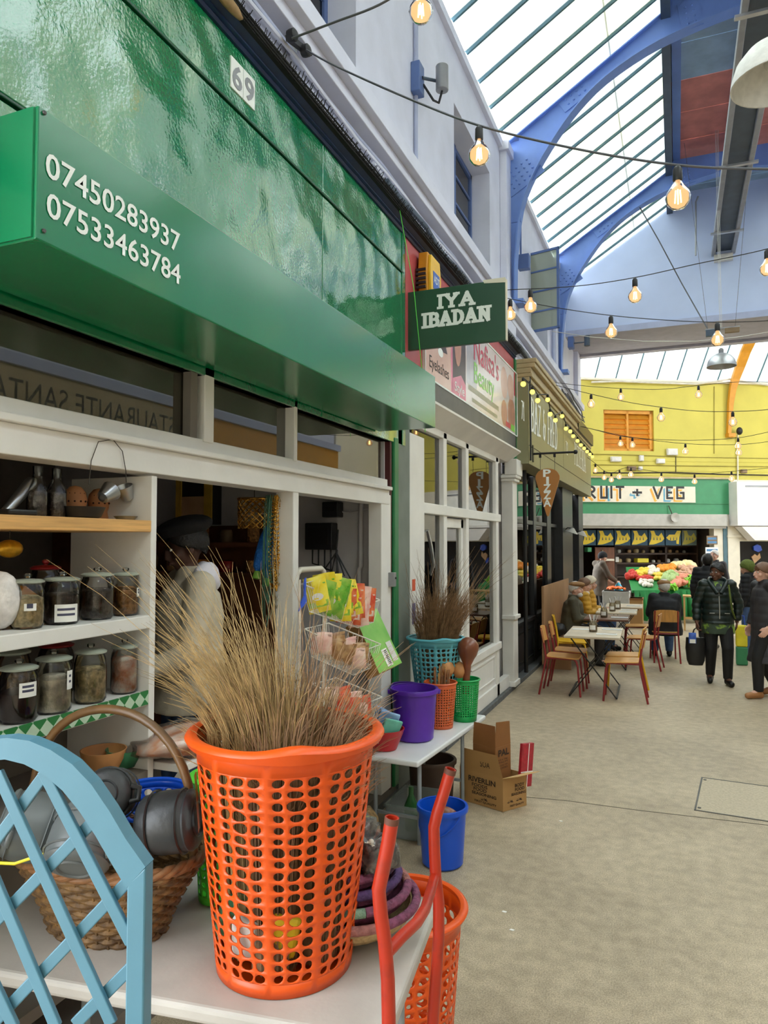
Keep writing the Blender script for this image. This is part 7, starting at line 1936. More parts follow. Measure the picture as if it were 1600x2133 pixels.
# crates at the stall end with carrots and lettuce
cr_ = at(1290, 1262, z=0)
for (px, py, z, lb_, w, h) in ((1284, 1226, .62, 'white polystyrene crate topped with carrots', .55, .62), (1318, 1240, .55, 'brown cardboard vegetable carton beside the stall end', .42, .60)):
    p = at(px, py, t=15.8); t = thing('vegetable_crate', lb_, 'crate', (p.x, p.y, 0))
    MB().bx(p.x-w/2, p.x+w/2, p.y-.2, p.y+.2, .001, p.z-.05).build('crate_body', 'box_white' if 'white' in lb_ else 'cardboard', t, bevel=.01)
    MB().bx(p.x-w/2-.01, p.x+w/2+.01, p.y-.21, p.y+.21, p.z-.09, p.z-.05).build('crate_rim', 'box_white' if 'white' in lb_ else 'cardboard_dark', t)
    if 'white' in lb_:
        me = PM['long'].copy(); me.materials.clear(); me.materials.append(M['f_carrot'])
        for k in range(14):
            o = bpy.data.objects.new('carrot', me); COL.objects.link(o); o.location = (p.x+rr.uniform(-.2, .2), p.y+rr.uniform(-.14, .14), p.z-.02+rr.uniform(0, .04)); o.scale = (.045, .035, .035); o.rotation_euler = (0, 0, rr.uniform(0, 6.28)); tag(o, 'orange carrot on top of the white crate', 'carrot', 'carrots on the white crate')
# ================================================================== people
mat('skin_dark', S(84, 54, 42), .55, var=.06, scale=8); mat('skin_brown', S(112, 72, 54), .55, var=.06, scale=8); mat('skin_light', S(222, 172, 150), .5, var=.05, scale=8)
mat('hair_black', S(22, 19, 19), .5, var=.3, scale=50, bump=.3, bscale=70); mat('hair_brown', S(112, 78, 54), .5, var=.25, scale=50, stretch=(6, 6, 1)); mat('hair_white', S(214, 210, 204), .6, var=.1, scale=40)
mat('puffer_green', S(18, 34, 30), .38, var=.2, scale=6); mat('coat_charcoal', S(50, 48, 52), .55, var=.12, scale=6); mat('coat_black', S(24, 25, 30), .75, var=.15, scale=6); mat('coat_olive', S(74, 70, 54), .75, var=.12, scale=8, bump=.15, bscale=30); mat('coat_brown', S(92, 80, 66), .75, var=.12, scale=8)
mat('mustard', S(196, 146, 40), .65, var=.14, scale=10, bump=.2, bscale=25); mat('fleece_cream', S(222, 208, 186), .85, var=.1, scale=40, bump=.4, bscale=80); mat('beige_jacket', S(196, 184, 162), .75, var=.08, scale=8, bump=.18, bscale=18); mat('hood_white', S(226, 222, 232), .8, var=.05, bump=.2, bscale=20)
mat('jeans', S(66, 92, 136), .75, var=.18, scale=14); mat('trousers_black', S(18, 18, 20), .7, var=.2); mat('shoe_black', S(24, 24, 25), .4); mat('shoe_tan', S(170, 116, 70), .5); mat('cap_tan', S(150, 110, 68), .75, var=.12, scale=20); mat('hat_green', S(98, 112, 44), .8, var=.15, scale=30, bump=.4, bscale=60); mat('hat_black', S(22, 22, 26), .85, var=.2, scale=20, bump=.3, bscale=30)
mat('eye_white', S(236, 234, 230), .3); mat('eye_dark', S(26, 18, 16), .3); mat('lip', S(142, 78, 74), .5); mat('lip_dark', S(84, 42, 42), .5); mat('tunic', S(52, 70, 52), .6, col2=S(142, 176, 58), scale=9, ramp=(.5, .6)); mat('zip_silver', S(206, 206, 202), .3, .7); mat('gold', S(210, 170, 80), .3, .8)

def cap_(mb, p, q, r0, r1, n=12):
    p = Vector(p); q = Vector(q); mb.tube([p, p.lerp(q, .5), q], [r0, (r0+r1)/2, r1], n); mb.ball(tuple(p), r0, n, 8); mb.ball(tuple(q), r1, n, 8); return mb
def loft(mb, secs, n=22):
    """closed stack of ellipses: (centre, rx, ry)"""
    vs_ = []
    for (c, rx, ry) in secs:
        for k in range(n): a = 2*PI*k/n; vs_.append(Vector(c) + Vector((rx*math.cos(a), ry*math.sin(a), 0)))
    N = len(secs); ff = [(i*n+k, i*n+(k+1) % n, (i+1)*n+(k+1) % n, (i+1)*n+k) for i in range(N-1) for k in range(n)] + [tuple(range(n-1, -1, -1)), tuple((N-1)*n+k for k in range(n))]
    return mb.add(vs_, ff)
def fuse(mb, voxel, smooth=3, fn=None):
    me = bpy.data.meshes.new('tmp'); me.from_pydata(mb.v, [], mb.f); me.update()
    o = bpy.data.objects.new('tmp', me); COL.objects.link(o)
    md = o.modifiers.new('r', 'REMESH'); md.mode = 'VOXEL'; md.voxel_size = voxel
    if smooth: ms = o.modifiers.new('s', 'SMOOTH'); ms.factor = .5; ms.iterations = smooth
    dg = bpy.context.evaluated_depsgraph_get(); res = bpy.data.meshes.new_from_object(o.evaluated_get(dg))
    bpy.data.objects.remove(o); bpy.data.meshes.remove(me)
    if fn:
        nn = [v.normal.copy() for v in res.vertices]
        for v, q in zip(res.vertices, nn): v.co = v.co + q*fn(v.co)
    for p in res.polygons: p.use_smooth = True
    return res
def part_from(me, name, m_, parent):
    me.materials.clear(); me.materials.append(M[m_]); o = bpy.data.objects.new(name, me); COL.objects.link(o); o.parent = parent; return o
def hand(mb, w, d, up, s, curl=.5):
    """palm and five fingers at wrist w, pointing d, back of the hand towards up; s +1/-1 side of the thumb"""
    w = Vector(w); d = Vector(d).normalized(); up = Vector(up); up = (up - d*up.dot(d)).normalized(); sd = d.cross(up)*s
    pal = w + d*.075
    for k in range(4): cap_(mb, w + d*.015 + sd*(.018-.012*k), pal + sd*(.028-.019*k), .013, .0115, 8)
    for k, L in enumerate((.066, .074, .069, .054)):
        b = pal + sd*(.029-.0195*k); e = b + d*L*.5 - up*L*.12*curl*2; e2 = e + (d*(1-curl) - up*curl*1.1).normalized()*L*.55
        cap_(mb, b, e, .0098, .0088, 8); cap_(mb, e, e2, .0088, .0074, 8)
    b = w + d*.025 + sd*.026; e = b + d*.026 + sd*.024 - up*.008; e2 = e + d*.028 + sd*.004 - up*.010
    cap_(mb, b, e, .0125, .0105, 8); cap_(mb, e, e2, .0105, .0085, 8)
def head_mesh(mb, c, face, s=1.0, n=14):
    c = Vector(c); f = Vector((face[0], face[1], face[2] if len(face) > 2 else 0)).normalized(); r = f.cross(Vector((0, 0, 1))).normalized(); u = r.cross(f)
    P = lambda a, b, h: tuple(c + r*a*s + f*b*s + u*h*s)
    R = Matrix((r, f, u)).transposed().to_4x4()
    def eb(a, b, h, sq, k=1.0): mb.ball((0, 0, 0), 1.0, n, 10, Matrix.Translation(Vector(P(a, b, h))) @ R @ Matrix.Diagonal((sq[0]*s, sq[1]*s, sq[2]*s, 1)))
    eb(0, -.01, .025, (.074, .092, .092)); eb(0, .012, -.03, (.060, .072, .082)); eb(0, .052, -.085, (.030, .026, .024))
    eb(0, .095, -.012, (.013, .018, .026)); eb(0, .105, -.030, (.017, .014, .012)); eb(0, .088, -.060, (.026, .012, .012))
    for q in (-1, 1): eb(q*.076, -.008, -.012, (.010, .020, .032)); eb(q*.045, .058, -.028, (.026, .024, .022))
    return P, R
def face_parts(par, P, R, s, lip='lip', brow='hair_black'):
    T = lambda a, b, h: Matrix.Translation(Vector(P(a, b, h))) @ R
    for q in (-1, 1):
        MB().ball((0, 0, 0), 1, 10, 6, T(q*.030, .078, .006) @ Matrix.Diagonal((.014*s, .008*s, .0075*s, 1))).build('eye', 'eye_white', par, smooth=60, world=False)
        MB().ball((0, 0, 0), 1, 8, 6, T(q*.030, .0835, .006) @ Matrix.Diagonal((.0062*s, .005*s, .0062*s, 1))).build('iris', 'eye_dark', par, smooth=60, world=False)
        MB().ball((0, 0, 0), 1, 8, 6, T(q*.031, .082, .027) @ Matrix.Diagonal((.020*s, .007*s, .0045*s, 1))).build('eyebrow', brow, par, smooth=60, world=False)
    MB().ball((0, 0, 0), 1, 10, 6, T(0, .097, -.061) @ Matrix.Diagonal((.023*s, .008*s, .008*s, 1))).build('mouth', lip, par, smooth=60, world=False)
def shell(par, P, R, s, nm, m_, z0=-.02, k=1.12, back=.06, drop=0.0, front=.03, c=(0, -.012, .022), sq=(.078, .098, .096), lump=0.0):
    """cap of hair or a close hat: the part of an ellipsoid above a slanting rim"""
    mb = MB(); N, Mm = 24, 10; vs_ = []
    for i in range(Mm+1):
        for j in range(N):
            a = 2*PI*j/N; fr_ = math.sin(a)          # +1 towards the face
            lim = (PI*.5 + .25) + (.55+drop)*max(0, -fr_) - .75*max(0, fr_)**2*(1 if front < .5 else .6)
            th = lim*i/Mm
            q = 1 + lump*mnoise.noise(Vector((3*math.cos(a), 3*math.sin(a), 3*th)))
            vs_.append(Matrix.Translation(Vector(P(*c))) @ R @ Vector((sq[0]*k*s*q*math.sin(th)*math.cos(a), sq[1]*k*s*q*math.sin(th)*math.sin(a), sq[2]*k*s*q*math.cos(th))))
    mb.add(vs_, [(i*N+j, (i+1)*N+j, (i+1)*N+(j+1) % N, i*N+(j+1) % N) for i in range(Mm) for j in range(N)])
    return mb.build(nm, m_, par, smooth=60, solid=.006, world=False)

def person(label, loc, rz, J, skin, face, top, legs, shoe, voxel=.011, hands=(0, 0), s_head=1.0, brow='hair_black', lip='lip', top_fn=None, coat_hem=None, w=1.0, curl=(.5, .5), legs_name='trousers', top_name='jacket', shoes=True, top_r=1.0):
    """J: joints in the person's own frame, facing +y"""
    t = thing('person', label, 'person', loc, rz)
    b = MB(); V = Vector
    pel, che, nec, hd = V(J['pelvis']), V(J['chest']), V(J['neck']), V(J['head'])
    loft(b, [((*pel.xy, pel.z-.10), .12*w, .09*w), (tuple(pel), .155*w, .11*w), (tuple(pel.lerp(che, .5)), .13*w, .095*w), (tuple(che), .15*w, .105*w), (tuple(che.lerp(nec, .6)), .14*w, .085*w), (tuple(nec.lerp(che, .12)), .07, .06)])
    cap_(b, nec - V((0, 0, .05)), hd - V((0, 0, .05)), .052, .050)
    P, R = head_mesh(b, hd, face, s_head)
    for i, sd in enumerate(('L', 'R')):
        sh_, el, wr = V(J['sh'+sd]), V(J['el'+sd]), V(J['wr'+sd])
        cap_(b, che.lerp(nec, .55), sh_, .06, .05); cap_(b, sh_, el, .046, .038); cap_(b, el, wr, .037, .026)
        d = (wr-el).normalized(); hdz = J.get('hd'+sd, d); hand(b, wr, hdz, J.get('bk'+sd, (1 if sd == 'R' else -1, 0, .2)), J.get('th'+sd, 1 if sd == 'L' else -1), curl[i])
        hp, kn, an, to = V(J['hp'+sd]), V(J['kn'+sd]), V(J['an'+sd]), V(J['to'+sd])
        cap_(b, hp, kn, .082*w, .056*w); cap_(b, kn, an, .054*w, .036); cap_(b, an, to, .036, .030)
    body = part_from(fuse(b, voxel, 2), 'body', skin, t)
    face_parts(body, P, R, s_head, lip, brow)
    # top
    c = MB()
    hem = coat_hem if coat_hem is not None else pel.z-.06
    kk = top_r*w
    fl_ = 1.22 if hem < .6 and pel.z > .8 else 1.0
    secs = [((*pel.xy, hem), .185*kk*fl_, .145*kk*fl_*1.08), ((*pel.xy, (hem+pel.z)/2), .185*kk, .14*kk), (tuple(pel.lerp(che, .25)), .175*kk, .135*kk), (tuple(pel.lerp(che, .6)), .168*kk, .13*kk), (tuple(che), .178*kk, .132*kk), (tuple(che.lerp(nec, .55)), .165*kk, .11*kk), (tuple(nec.lerp(che, .12)), .088, .08), (tuple(nec + V((0, -.005, .045))), .075, .075)]
    loft(c, secs)
    for sd in ('L', 'R'):
        sh_, el, wr = V(J['sh'+sd]), V(J['el'+sd]), V(J['wr'+sd])
        cap_(c, che.lerp(nec, .5), sh_, .075, .072*top_r); cap_(c, sh_, el, .068*top_r, .058*top_r)
        e = el.lerp(wr, .94); c.tube([el, el.lerp(e, .5), e], [.058*top_r, .052*top_r, .043*top_r], 12); c.ball(tuple(el), .058*top_r, 12, 8)
    part_from(fuse(c, voxel, 3, top_fn), top_name, top, t)
    # legs
    g = MB()
    loft(g, [((*pel.xy, pel.z-.13), .135*w, .105*w), (tuple(pel), .168*w, .122*w), ((*pel.xy, pel.z+.08), .155*w, .115*w)])
    for sd in ('L', 'R'):
        hp, kn, an = V(J['hp'+sd]), V(J['kn'+sd]), V(J['an'+sd])
        cap_(g, hp, kn, .098*w, .070*w); e = kn.lerp(an, 1.0); g.tube([kn, kn.lerp(e, .5), e], [.070*w, .062*w, .056], 12); g.ball(tuple(kn), .070*w, 12, 8)
    part_from(fuse(g, voxel, 3), legs_name, legs, t)
    if shoes:
        for sd in ('L', 'R'):
            an, to = V(J['an'+sd]), V(J['to'+sd]); g = MB(); d = (to-an); d.z = 0; d.normalize()
            flo = min(an.z-.08, to.z-.03)
            cap_(g, an + V((0, 0, .06)), an, .050, .046); cap_(g, an - V((0, 0, .03)), V((to.x, to.y, to.z+.005)), .046, .036); cap_(g, an - d*.03 - V((0, 0, .045)), V((to.x, to.y, to.z)), .036, .034)
            part_from(fuse(g, min(voxel, .010), 2), 'shoe', shoe, t)
    return t, body, P, R
def joints(h=1.62, **kw):
    k = h/1.62
    J = dict(pelvis=(0, 0, .92), chest=(0, .0, 1.20), neck=(0, -.01, 1.38), head=(0, .02, 1.505))
    for sd, q in (('L', -1), ('R', 1)):
        J['sh'+sd] = (q*.165, 0, 1.335); J['el'+sd] = (q*.225, -.02, 1.07); J['wr'+sd] = (q*.235, .06, .84); J['hp'+sd] = (q*.085, 0, .88); J['kn'+sd] = (q*.095, .02, .48); J['an'+sd] = (q*.095, -.01, .085); J['to'+sd] = (q*.115, .12, .035)
    J.update(kw); return {a: (tuple(x*k for x in v) if a[:2] not in ('hd', 'bk', 'th') else v) for a, v in J.items()}
def seated(h=1.62, seat=.46, **kw):
    d = seat + .09 - .92
    J = dict(pelvis=(0, 0, .92+d), chest=(0, .03, 1.20+d), neck=(0, .04, 1.38+d), head=(0, .08, 1.505+d))
    for sd, q in (('L', -1), ('R', 1)):
        J['sh'+sd] = (q*.17, .03, 1.335+d); J['el'+sd] = (q*.22, .08, 1.08+d); J['wr'+sd] = (q*.12, .30, 1.06+d); J['hp'+sd] = (q*.09, .02, .90+d); J['kn'+sd] = (q*.11, .42, .50); J['an'+sd] = (q*.11, .40, .085); J['to'+sd] = (q*.12, .53, .035)
    J.update(kw); return J
quilt = lambda v: .009*abs(math.sin(v.z*PI/.075)) + .002*mnoise.noise(v*14)
crease = lambda v: .006*mnoise.noise(Vector((v.x*5, v.y*5, v.z*9))) + .003*mnoise.noise(v*18)

# --- woman in the green puffer walking towards the camera
wp_ = at(1498, 1424, z=0)
face_l = (-.65, .75, -.05)
# her frame: facing +y is turned to the camera
rzw = math.atan2(-(0-wp_.x), (0-wp_.y)) 
J = joints(1.57, anL=(-.095, .10, .085), toL=(-.12, .24, .035), knL=(-.095, .14, .49), anR=(.095, -.10, .10), toR=(.115, .03, .035), knR=(.095, .04, .48), elR=(.26, -.03, 1.07), wrR=(.27, .04, .83), elL=(-.27, -.05, 1.08), wrL=(-.24, -.02, .84))
t, body, P, R = person('woman in a dark green puffer jacket and black trousers walking with a bag', (wp_.x, wp_.y, 0), PI + .10, J, 'skin_brown', (.62, .78, -.06), 'puffer_green', 'trousers_black', 'shoe_black', voxel=.008, top_fn=quilt, w=1.06, curl=(.5, .95), lip='lip_dark', coat_hem=.80, top_r=1.0)
shell(body, P, R, 1.0, 'hair', 'hair_black', k=1.10, lump=.10, drop=.1)
# tunic hem, zip, collar, earring
g = MB(); loft(g, [((0, 0, .66), .205, .165), ((0, 0, .74), .205, .16), ((0, 0, .84), .19, .145)]); part_from(fuse(g, .012, 2), 'tunic_hem', 'tunic', t)
MB().tube([(.0, .155, .86), (.0, .160, .98), (0, .150, 1.10), (0, .135, 1.20)], .006, 6).build('zip', 'zip_silver', t, world=False)
MB().prism([(-.055, 1.34), (0, 1.17), (.055, 1.34)], lambda u, v, w_: Vector((u, .118+w_-(v-1.17)*.32, v)), 0, .012).build('neck_scarf', 'tunic', t, world=False)
for q in (-1, 1): MB().tube([(q*.02, .150, 1.19), (q*.07, .115, 1.27), (q*.105, .05, 1.34), (q*.08, -.05, 1.37), (0, -.09, 1.375)], .028, 10).build('collar', 'puffer_green', t, smooth=60, world=False)
for q in (-1, 1): MB().bx(q*.09-.03, q*.09+.03, .158, .166, .93, .936, TR((0, 0, 0), 0)).build('pocket_zip', 'zip_silver', t, world=False)
MB().tube([(-.12, .12, 1.30), (-.13, .15, 1.15), (-.15, .14, .98), (-.2, .06, .86)], .012, 6).build('bag_strap', 'hat_green', t, smooth=60, world=False)
sv = wp_ + Vector((0, 0, 0))
TW = TR((wp_.x, wp_.y, 0), PI+.10)
hb = thing('shopping_bag', 'black shopping bag hanging from the hand of the woman in green', 'bag', tuple(TW @ Vector((.27*.97, .05, .3))))
def wloc(x, y, z): return TW @ Vector((x, y, z))
m = MB(); loft(m, [((0, 0, .24), .085, .05), ((0, 0, .30), .11, .065), ((0, 0, .46), .125, .07), ((0, 0, .60), .115, .06)], 20); m.xf(TW @ Matrix.Translation((.285, .06, .0))).build('bag_body', 'black', hb, smooth=60)
for q in (-.035, .035): MB().tube([wloc(.22, .06+q, .60), wloc(.24, .06+q*.5, .70), wloc(.265, .07, .735), wloc(.30, .06+q*.5, .70), wloc(.33, .06+q, .60)], .006, 6).build('handle', 'black', hb, smooth=60)
pk = thing('blue_packet', 'blue and white packet held against the shopping bag', 'packet', tuple(wloc(.31, .14, .58)))
pouch(MB(), .09, .14, .03, TW @ Matrix.Translation((.33, .14, .60))).build('pouch', 'shield_blue', pk, smooth=60); MB().box((.33, .158, .56), (.07, .006, .05), TW).build('white_band', 'paper_label', pk)

# --- woman at the edge of the frame in a long charcoal coat, in profile
wq = at(1604, 1452, z=0)
J = joints(1.60, anL=(-.09, .16, .085), toL=(-.10, .30, .035), knL=(-.09, .16, .49), anR=(.09, -.16, .12), toR=(.10, -.03, .04), knR=(.09, .02, .48), elL=(-.23, -.05, 1.07), wrL=(-.22, .10, .86))
t, body, P, R = person('woman with a fringe in a long charcoal padded coat passing by', (wq.x-.03, wq.y, 0), PI/2 + .45, J, 'skin_light', (.05, 1, 0), 'coat_charcoal', 'trousers_black', 'shoe_tan', voxel=.009, top_fn=lambda v: .005*abs(math.sin(v.z*PI/.10)), coat_hem=.42, brow='hair_brown', w=1.05, top_name='long_coat')
shell(body, P, R, 1.0, 'hair', 'hair_brown', k=1.10, drop=.75, lump=.05)
MB().ball((0, 0, 0), 1, 12, 8, Matrix.Translation(Vector(P(0, .068, .05))) @ R @ Matrix.Diagonal((.060, .020, .034, 1))).build('fringe', 'hair_brown', body, smooth=60, world=False)

# --- shopkeeper in the hatch
ms = at(395, 1200, t=3.62)
J = joints(1.78, elR=(.24, .06, 1.06), wrR=(.16, .26, 1.0), elL=(-.24, .06, 1.06), wrL=(-.16, .26, .98))
sk = thing('shop_step', 'low wooden standing board behind the serving counter', 'platform', (ms.x, ms.y, .12))
MB().bx(ms.x-.26, ms.x+.24, ms.y-.3, ms.y+.3, .121, .17).build('board', 'dark_wood', sk)
t, body, P, R = person('man in a beige jacket with a white hood and black beret behind the counter', (ms.x, ms.y, .172), PI*.80, J, 'skin_dark', (.1, 1, -.25), 'beige_jacket', 'jeans', 'shoe_black', voxel=.010, top_fn=crease, lip='lip_dark', w=1.15, top_r=1.08, coat_hem=.86)
shell(body, P, R, 1.08, 'hair', 'hair_black', k=1.04)
k_ = 1.78/1.62
MB().ball((0, 0, 0), 1, 22, 12, Matrix.Translation(Vector(P(.02, -.02, .10))) @ R @ Matrix.Diagonal((.135, .145, .058, 1))).build('beret', 'hat_black', body, smooth=60, world=False)
g = MB()
for q in range(12):
    a = PI*(.0+q/11) + PI; c = (.115*math.cos(a), -.01+.10*math.sin(a), 1.405*k_-.055+.02*math.sin(q)); cap_(g, c, (c[0]*.95, c[1]*.95-.01, c[2]+.04), .045, .036)
part_from(fuse(g, .010, 3, crease), 'hood', 'hood_white', t)

# --- seated man in a flat cap on the bench
t, body, P, R = person('grey bearded man in a tan flat cap and olive coat sitting on the bench', (-1.52, 11.35, 0), -PI/2+.15, seated(1.7, .46), 'skin_light', (.25, 1, 0), 'coat_olive', 'coat_charcoal', 'shoe_black', voxel=.012, top_fn=crease, w=1.12, top_r=1.12)
shell(body, P, R, 1.0, 'hair', 'hair_white', k=1.04, drop=.2)
MB().ball((0, 0, 0), 1, 18, 10, Matrix.Translation(Vector(P(0, .012, .075))) @ R @ Matrix.Diagonal((.098, .122, .044, 1))).build('flat_cap', 'cap_tan', body, smooth=60, world=False)
MB().ball((0, 0, 0), 1, 12, 8, Matrix.Translation(Vector(P(0, .055, -.082))) @ R @ Matrix.Diagonal((.056, .048, .042, 1))).build('beard', 'hair_white', body, smooth=60, world=False)
# --- two people in mustard and cream beyond him
t, body, P, R = person('dark haired person in a mustard padded jacket sitting on the bench', (-1.50, 12.35, 0), -PI/2+.35, seated(1.52, .46), 'skin_light', (.2, 1, -.1), 'mustard', 'jeans', 'shoe_black', voxel=.012, top_fn=quilt, top_r=1.1)
shell(body, P, R, 1.0, 'hair', 'hair_brown', k=1.14, drop=.3)
g = MB(); g.tube([(.11*math.cos(a), .02+.10*math.sin(a), 1.38+.46+.09-.92+.0) for a in [2*PI*k/14 for k in range(14)]], .035, 10, closed=True); g.build('fleece_collar', 'fleece_cream', t, smooth=60, world=False)
t, body, P, R = person('person in a cream hood and mustard coat at the end of the bench', (-1.48, 12.98, 0), -PI/2+.30, seated(1.56, .46), 'skin_light', (.3, 1, -.1), 'mustard', 'jeans', 'shoe_black', voxel=.012, top_fn=quilt, top_r=1.1)
shell(body, P, R, 1.0, 'hood', 'fleece_cream', k=1.24, drop=.45)
# --- man in the black coat with his back to the camera
t, body, P, R = person('white haired man in a tan cap and black overcoat seated with his back turned', (-.19, 12.24, 0), .15, seated(1.72, .47), 'skin_light', (-.3, 1, -.05), 'coat_black', 'jeans', 'shoe_black', voxel=.012, top_fn=crease, w=1.22, top_r=1.14, coat_hem=.40)
shell(body, P, R, 1.0, 'hair', 'hair_white', k=1.08, drop=.4)
MB().ball((0, 0, 0), 1, 18, 10, Matrix.Translation(Vector(P(0, .0, .062))) @ R @ Matrix.Diagonal((.098, .118, .058, 1))).build('cap', 'cap_tan', body, smooth=60, world=False)
# --- standing man in the beanie by the corner
pm = at(1247, 1240, t=16.3)
J = joints(1.66, elR=(.24, .10, 1.08), wrR=(.22, .30, .95), elL=(-.22, .1, 1.08), wrL=(-.16, .30, .97), head=(0, .09, 1.48), neck=(0, .05, 1.365), chest=(0, .03, 1.19))
t, body, P, R = person('man in a black beanie and brown coat standing at the corner with a blue bag', (pm.x+.02, pm.y, 0), -PI/2+.55, J, 'skin_light', (-.2, 1, -.35), 'coat_brown', 'trousers_black', 'shoe_black', voxel=.013, top_fn=crease, coat_hem=.66, w=1.1, top_r=1.1)
shell(body, P, R, 1.0, 'beanie', 'hat_black', k=1.14, drop=.1)
TM = TR((pm.x+.02, pm.y, 0), -PI/2+.55); mat('bag_cyan', S(70, 190, 226), .3, var=.12, scale=8)
cbg = thing('carrier_bag', 'bright cyan carrier bag held by the man in the beanie', 'bag', tuple(TM @ Vector((.2, .34, .7))))
loft(MB(), [((.2, .36, .66), .10, .07), ((.2, .36, .78), .13, .09), ((.2, .36, .88), .10, .06), ((.21, .34, .97), .02, .02)], 16).xf(TM).build('bag_body', 'bag_cyan', cbg, smooth=60)
# --- three passers-by behind the woman in green
pd = at(1474, 1250, t=12.6)
t, body, P, R = person('dark haired person in black walking just behind the woman in green', (pd.x, pd.y, 0), -.3, joints(1.64), 'skin_brown', (-.5, 1, 0), 'coat_black', 'trousers_black', 'shoe_black', voxel=.013, top_fn=quilt, coat_hem=.70, w=1.1)
shell(body, P, R, 1.0, 'hair', 'hair_black', k=1.18, drop=.5)
pe = at(1491, 1250, t=15.0)
t, body, P, R = person('bald man standing beyond the dark haired walker', (pe.x, pe.y, 0), 2.6, joints(1.70), 'skin_light', (0, 1, 0), 'coat_charcoal', 'jeans', 'shoe_black', voxel=.013, top_fn=crease)
shell(body, P, R, 1.0, 'cropped_hair', 'hair_white', k=1.02, drop=.1)
pg = at(1560, 1250, t=11.6)
t, body, P, R = person('person in a moss green knitted hat and dark jacket behind the two women', (pg.x, pg.y, 0), 1.2, joints(1.55), 'skin_light', (.2, 1, -.1), 'coat_black', 'jeans', 'shoe_black', voxel=.013, top_fn=quilt)
shell(body, P, R, 1.0, 'knitted_hat', 'hat_green', k=1.2, drop=.25)
yb_ = at(1543, 1330, t=10.9); tbg = thing('tote_bag', 'yellow printed tote bag standing between the two women', 'bag', (yb_.x, yb_.y, 0))
MB().bx(yb_.x-.07, yb_.x+.09, yb_.y-.06, yb_.y+.06, .28, .60).build('bag_body', 'card_yellow', tbg, bevel=.02); MB().bx(yb_.x-.07, yb_.x+.09, yb_.y-.06, yb_.y+.06, .002, .28).build('trolley_base', 'veg_green', tbg, bevel=.02)
MB().tube([(yb_.x-.04, yb_.y, .60), (yb_.x-.03, yb_.y, .74), (yb_.x+.05, yb_.y, .74), (yb_.x+.06, yb_.y, .60)], .008, 6).build('handle', 'bright_blue', tbg)
# ================================================================== lamps, strings and services overhead
mat('socket_black', S(24, 24, 25), .5); mat('flex_grey', S(78, 80, 86), .6); mat('flex_black', S(34, 35, 38), .6); mat('flex_pale', S(206, 204, 198), .6)
m, nt, out = new_mat('bulb_glass')
tr = nt.nodes.new('ShaderNodeBsdfTransparent'); tr.inputs[0].default_value = (1, .93, .80, 1); em = nt.nodes.new('ShaderNodeEmission'); em.inputs[0].default_value = (1, .56, .24, 1); em.inputs[1].default_value = 1.35
gl = nt.nodes.new('ShaderNodeBsdfGlossy'); gl.inputs['Roughness'].default_value = .05; fr = nt.nodes.new('ShaderNodeFresnel'); fr.inputs[0].default_value = 1.15
a_ = nt.nodes.new('ShaderNodeMixShader'); a_.inputs[0].default_value = .62; b_ = nt.nodes.new('ShaderNodeMixShader')
nt.links.new(tr.outputs[0], a_.inputs[1]); nt.links.new(em.outputs[0], a_.inputs[2]); nt.links.new(fr.outputs[0], b_.inputs[0]); nt.links.new(a_.outputs[0], b_.inputs[1]); nt.links.new(gl.outputs[0], b_.inputs[2]); nt.links.new(b_.outputs[0], out.inputs[0])
emit_mat('filament', (1, .66, .26), 26.0); emit_mat('bulb_yellow', (1, .80, .12), 2.6)
def bulb_proto(r):
    g = MB().lathe([(.013, .030), (.016, .018), (r*.62, -.012), (r*.92, -.036), (r, -.036-r*.35), (r*.86, -.036-r*.85), (r*.5, -.036-r*1.22), (.001, -.036-r*1.33)], 18).build('globe', 'bulb_glass', None, smooth=60)
    s = MB().lathe([(.019, .020), (.021, .026), (.020, .075), (.014, .086), (.006, .092)], 12).build('socket', 'socket_black', None, smooth=40)
    f = MB()
    for k in range(4): a = PI*k/2; f.tube([(.009*math.cos(a), .009*math.sin(a), -.022), (.013*math.cos(a), .013*math.sin(a), -.036-r*.8)], .0032, 5)
    f = f.build('filament', 'filament', None)
    return [o.data for o in (g, s, f)], [bpy.data.objects.remove(o) for o in (g, s, f)]
BP = bulb_proto(.055)[0]; BS = bulb_proto(.044)[0]
def bulb(p, label, group=None, k=1.0, meshes=BP):
    """p: point on the flex; bulb hangs below"""
    t = thing('festoon_bulb', label, 'light bulb', tuple(p), group=group); t.scale = (k, k, k)
    for nm, me in zip(('globe', 'socket', 'filament'), meshes):
        o = bpy.data.objects.new(nm, me); COL.objects.link(o); o.parent = t; o.location = (0, 0, -.095)
    return t
def string(name, label, pts, bulbs, glabel, ypl, r=.004, m_='flex_black', cat='string lights', tol=None):
    """flex hung across the avenue in the upright plane y = ypl"""
    P_ = [at(px, py, y=ypl) for px, py in pts]
    cur = [Vector((q.x, ypl, q.y)) for q in spline([(p.x, p.z) for p in P_], 6)]
    o = MB().tube(cur, r, 6).build(name, m_, None, smooth=60); tag(o, label, cat)
    for (px, lab_) in bulbs:
        x = at(px, pts[0][1], y=ypl).x; z = None
        for a, b in zip(cur[:-1], cur[1:]):
            if a.x <= x <= b.x: z = a.z + (b.z-a.z)*(x-a.x)/max(1e-6, b.x-a.x)
        if z is None: continue
        bulb((x, ypl, z), lab_ or glabel, None if lab_ else label)
    return cur
string('festoon_cable', 'nearest festoon cable sagging from the wall bracket across the avenue', [(638, 104), (700, 138), (850, 205), (1000, 262), (1200, 310), (1405, 343), (1600, 352), (1850, 345), (2100, 310)], [(997, 'festoon bulb hanging before the closed upper window'), (1407, 'festoon bulb hanging before the second roof arch'), (1800, 'festoon bulb on the nearest cable beyond the metal trunking')], '', 3.45, .0055, 'flex_grey')
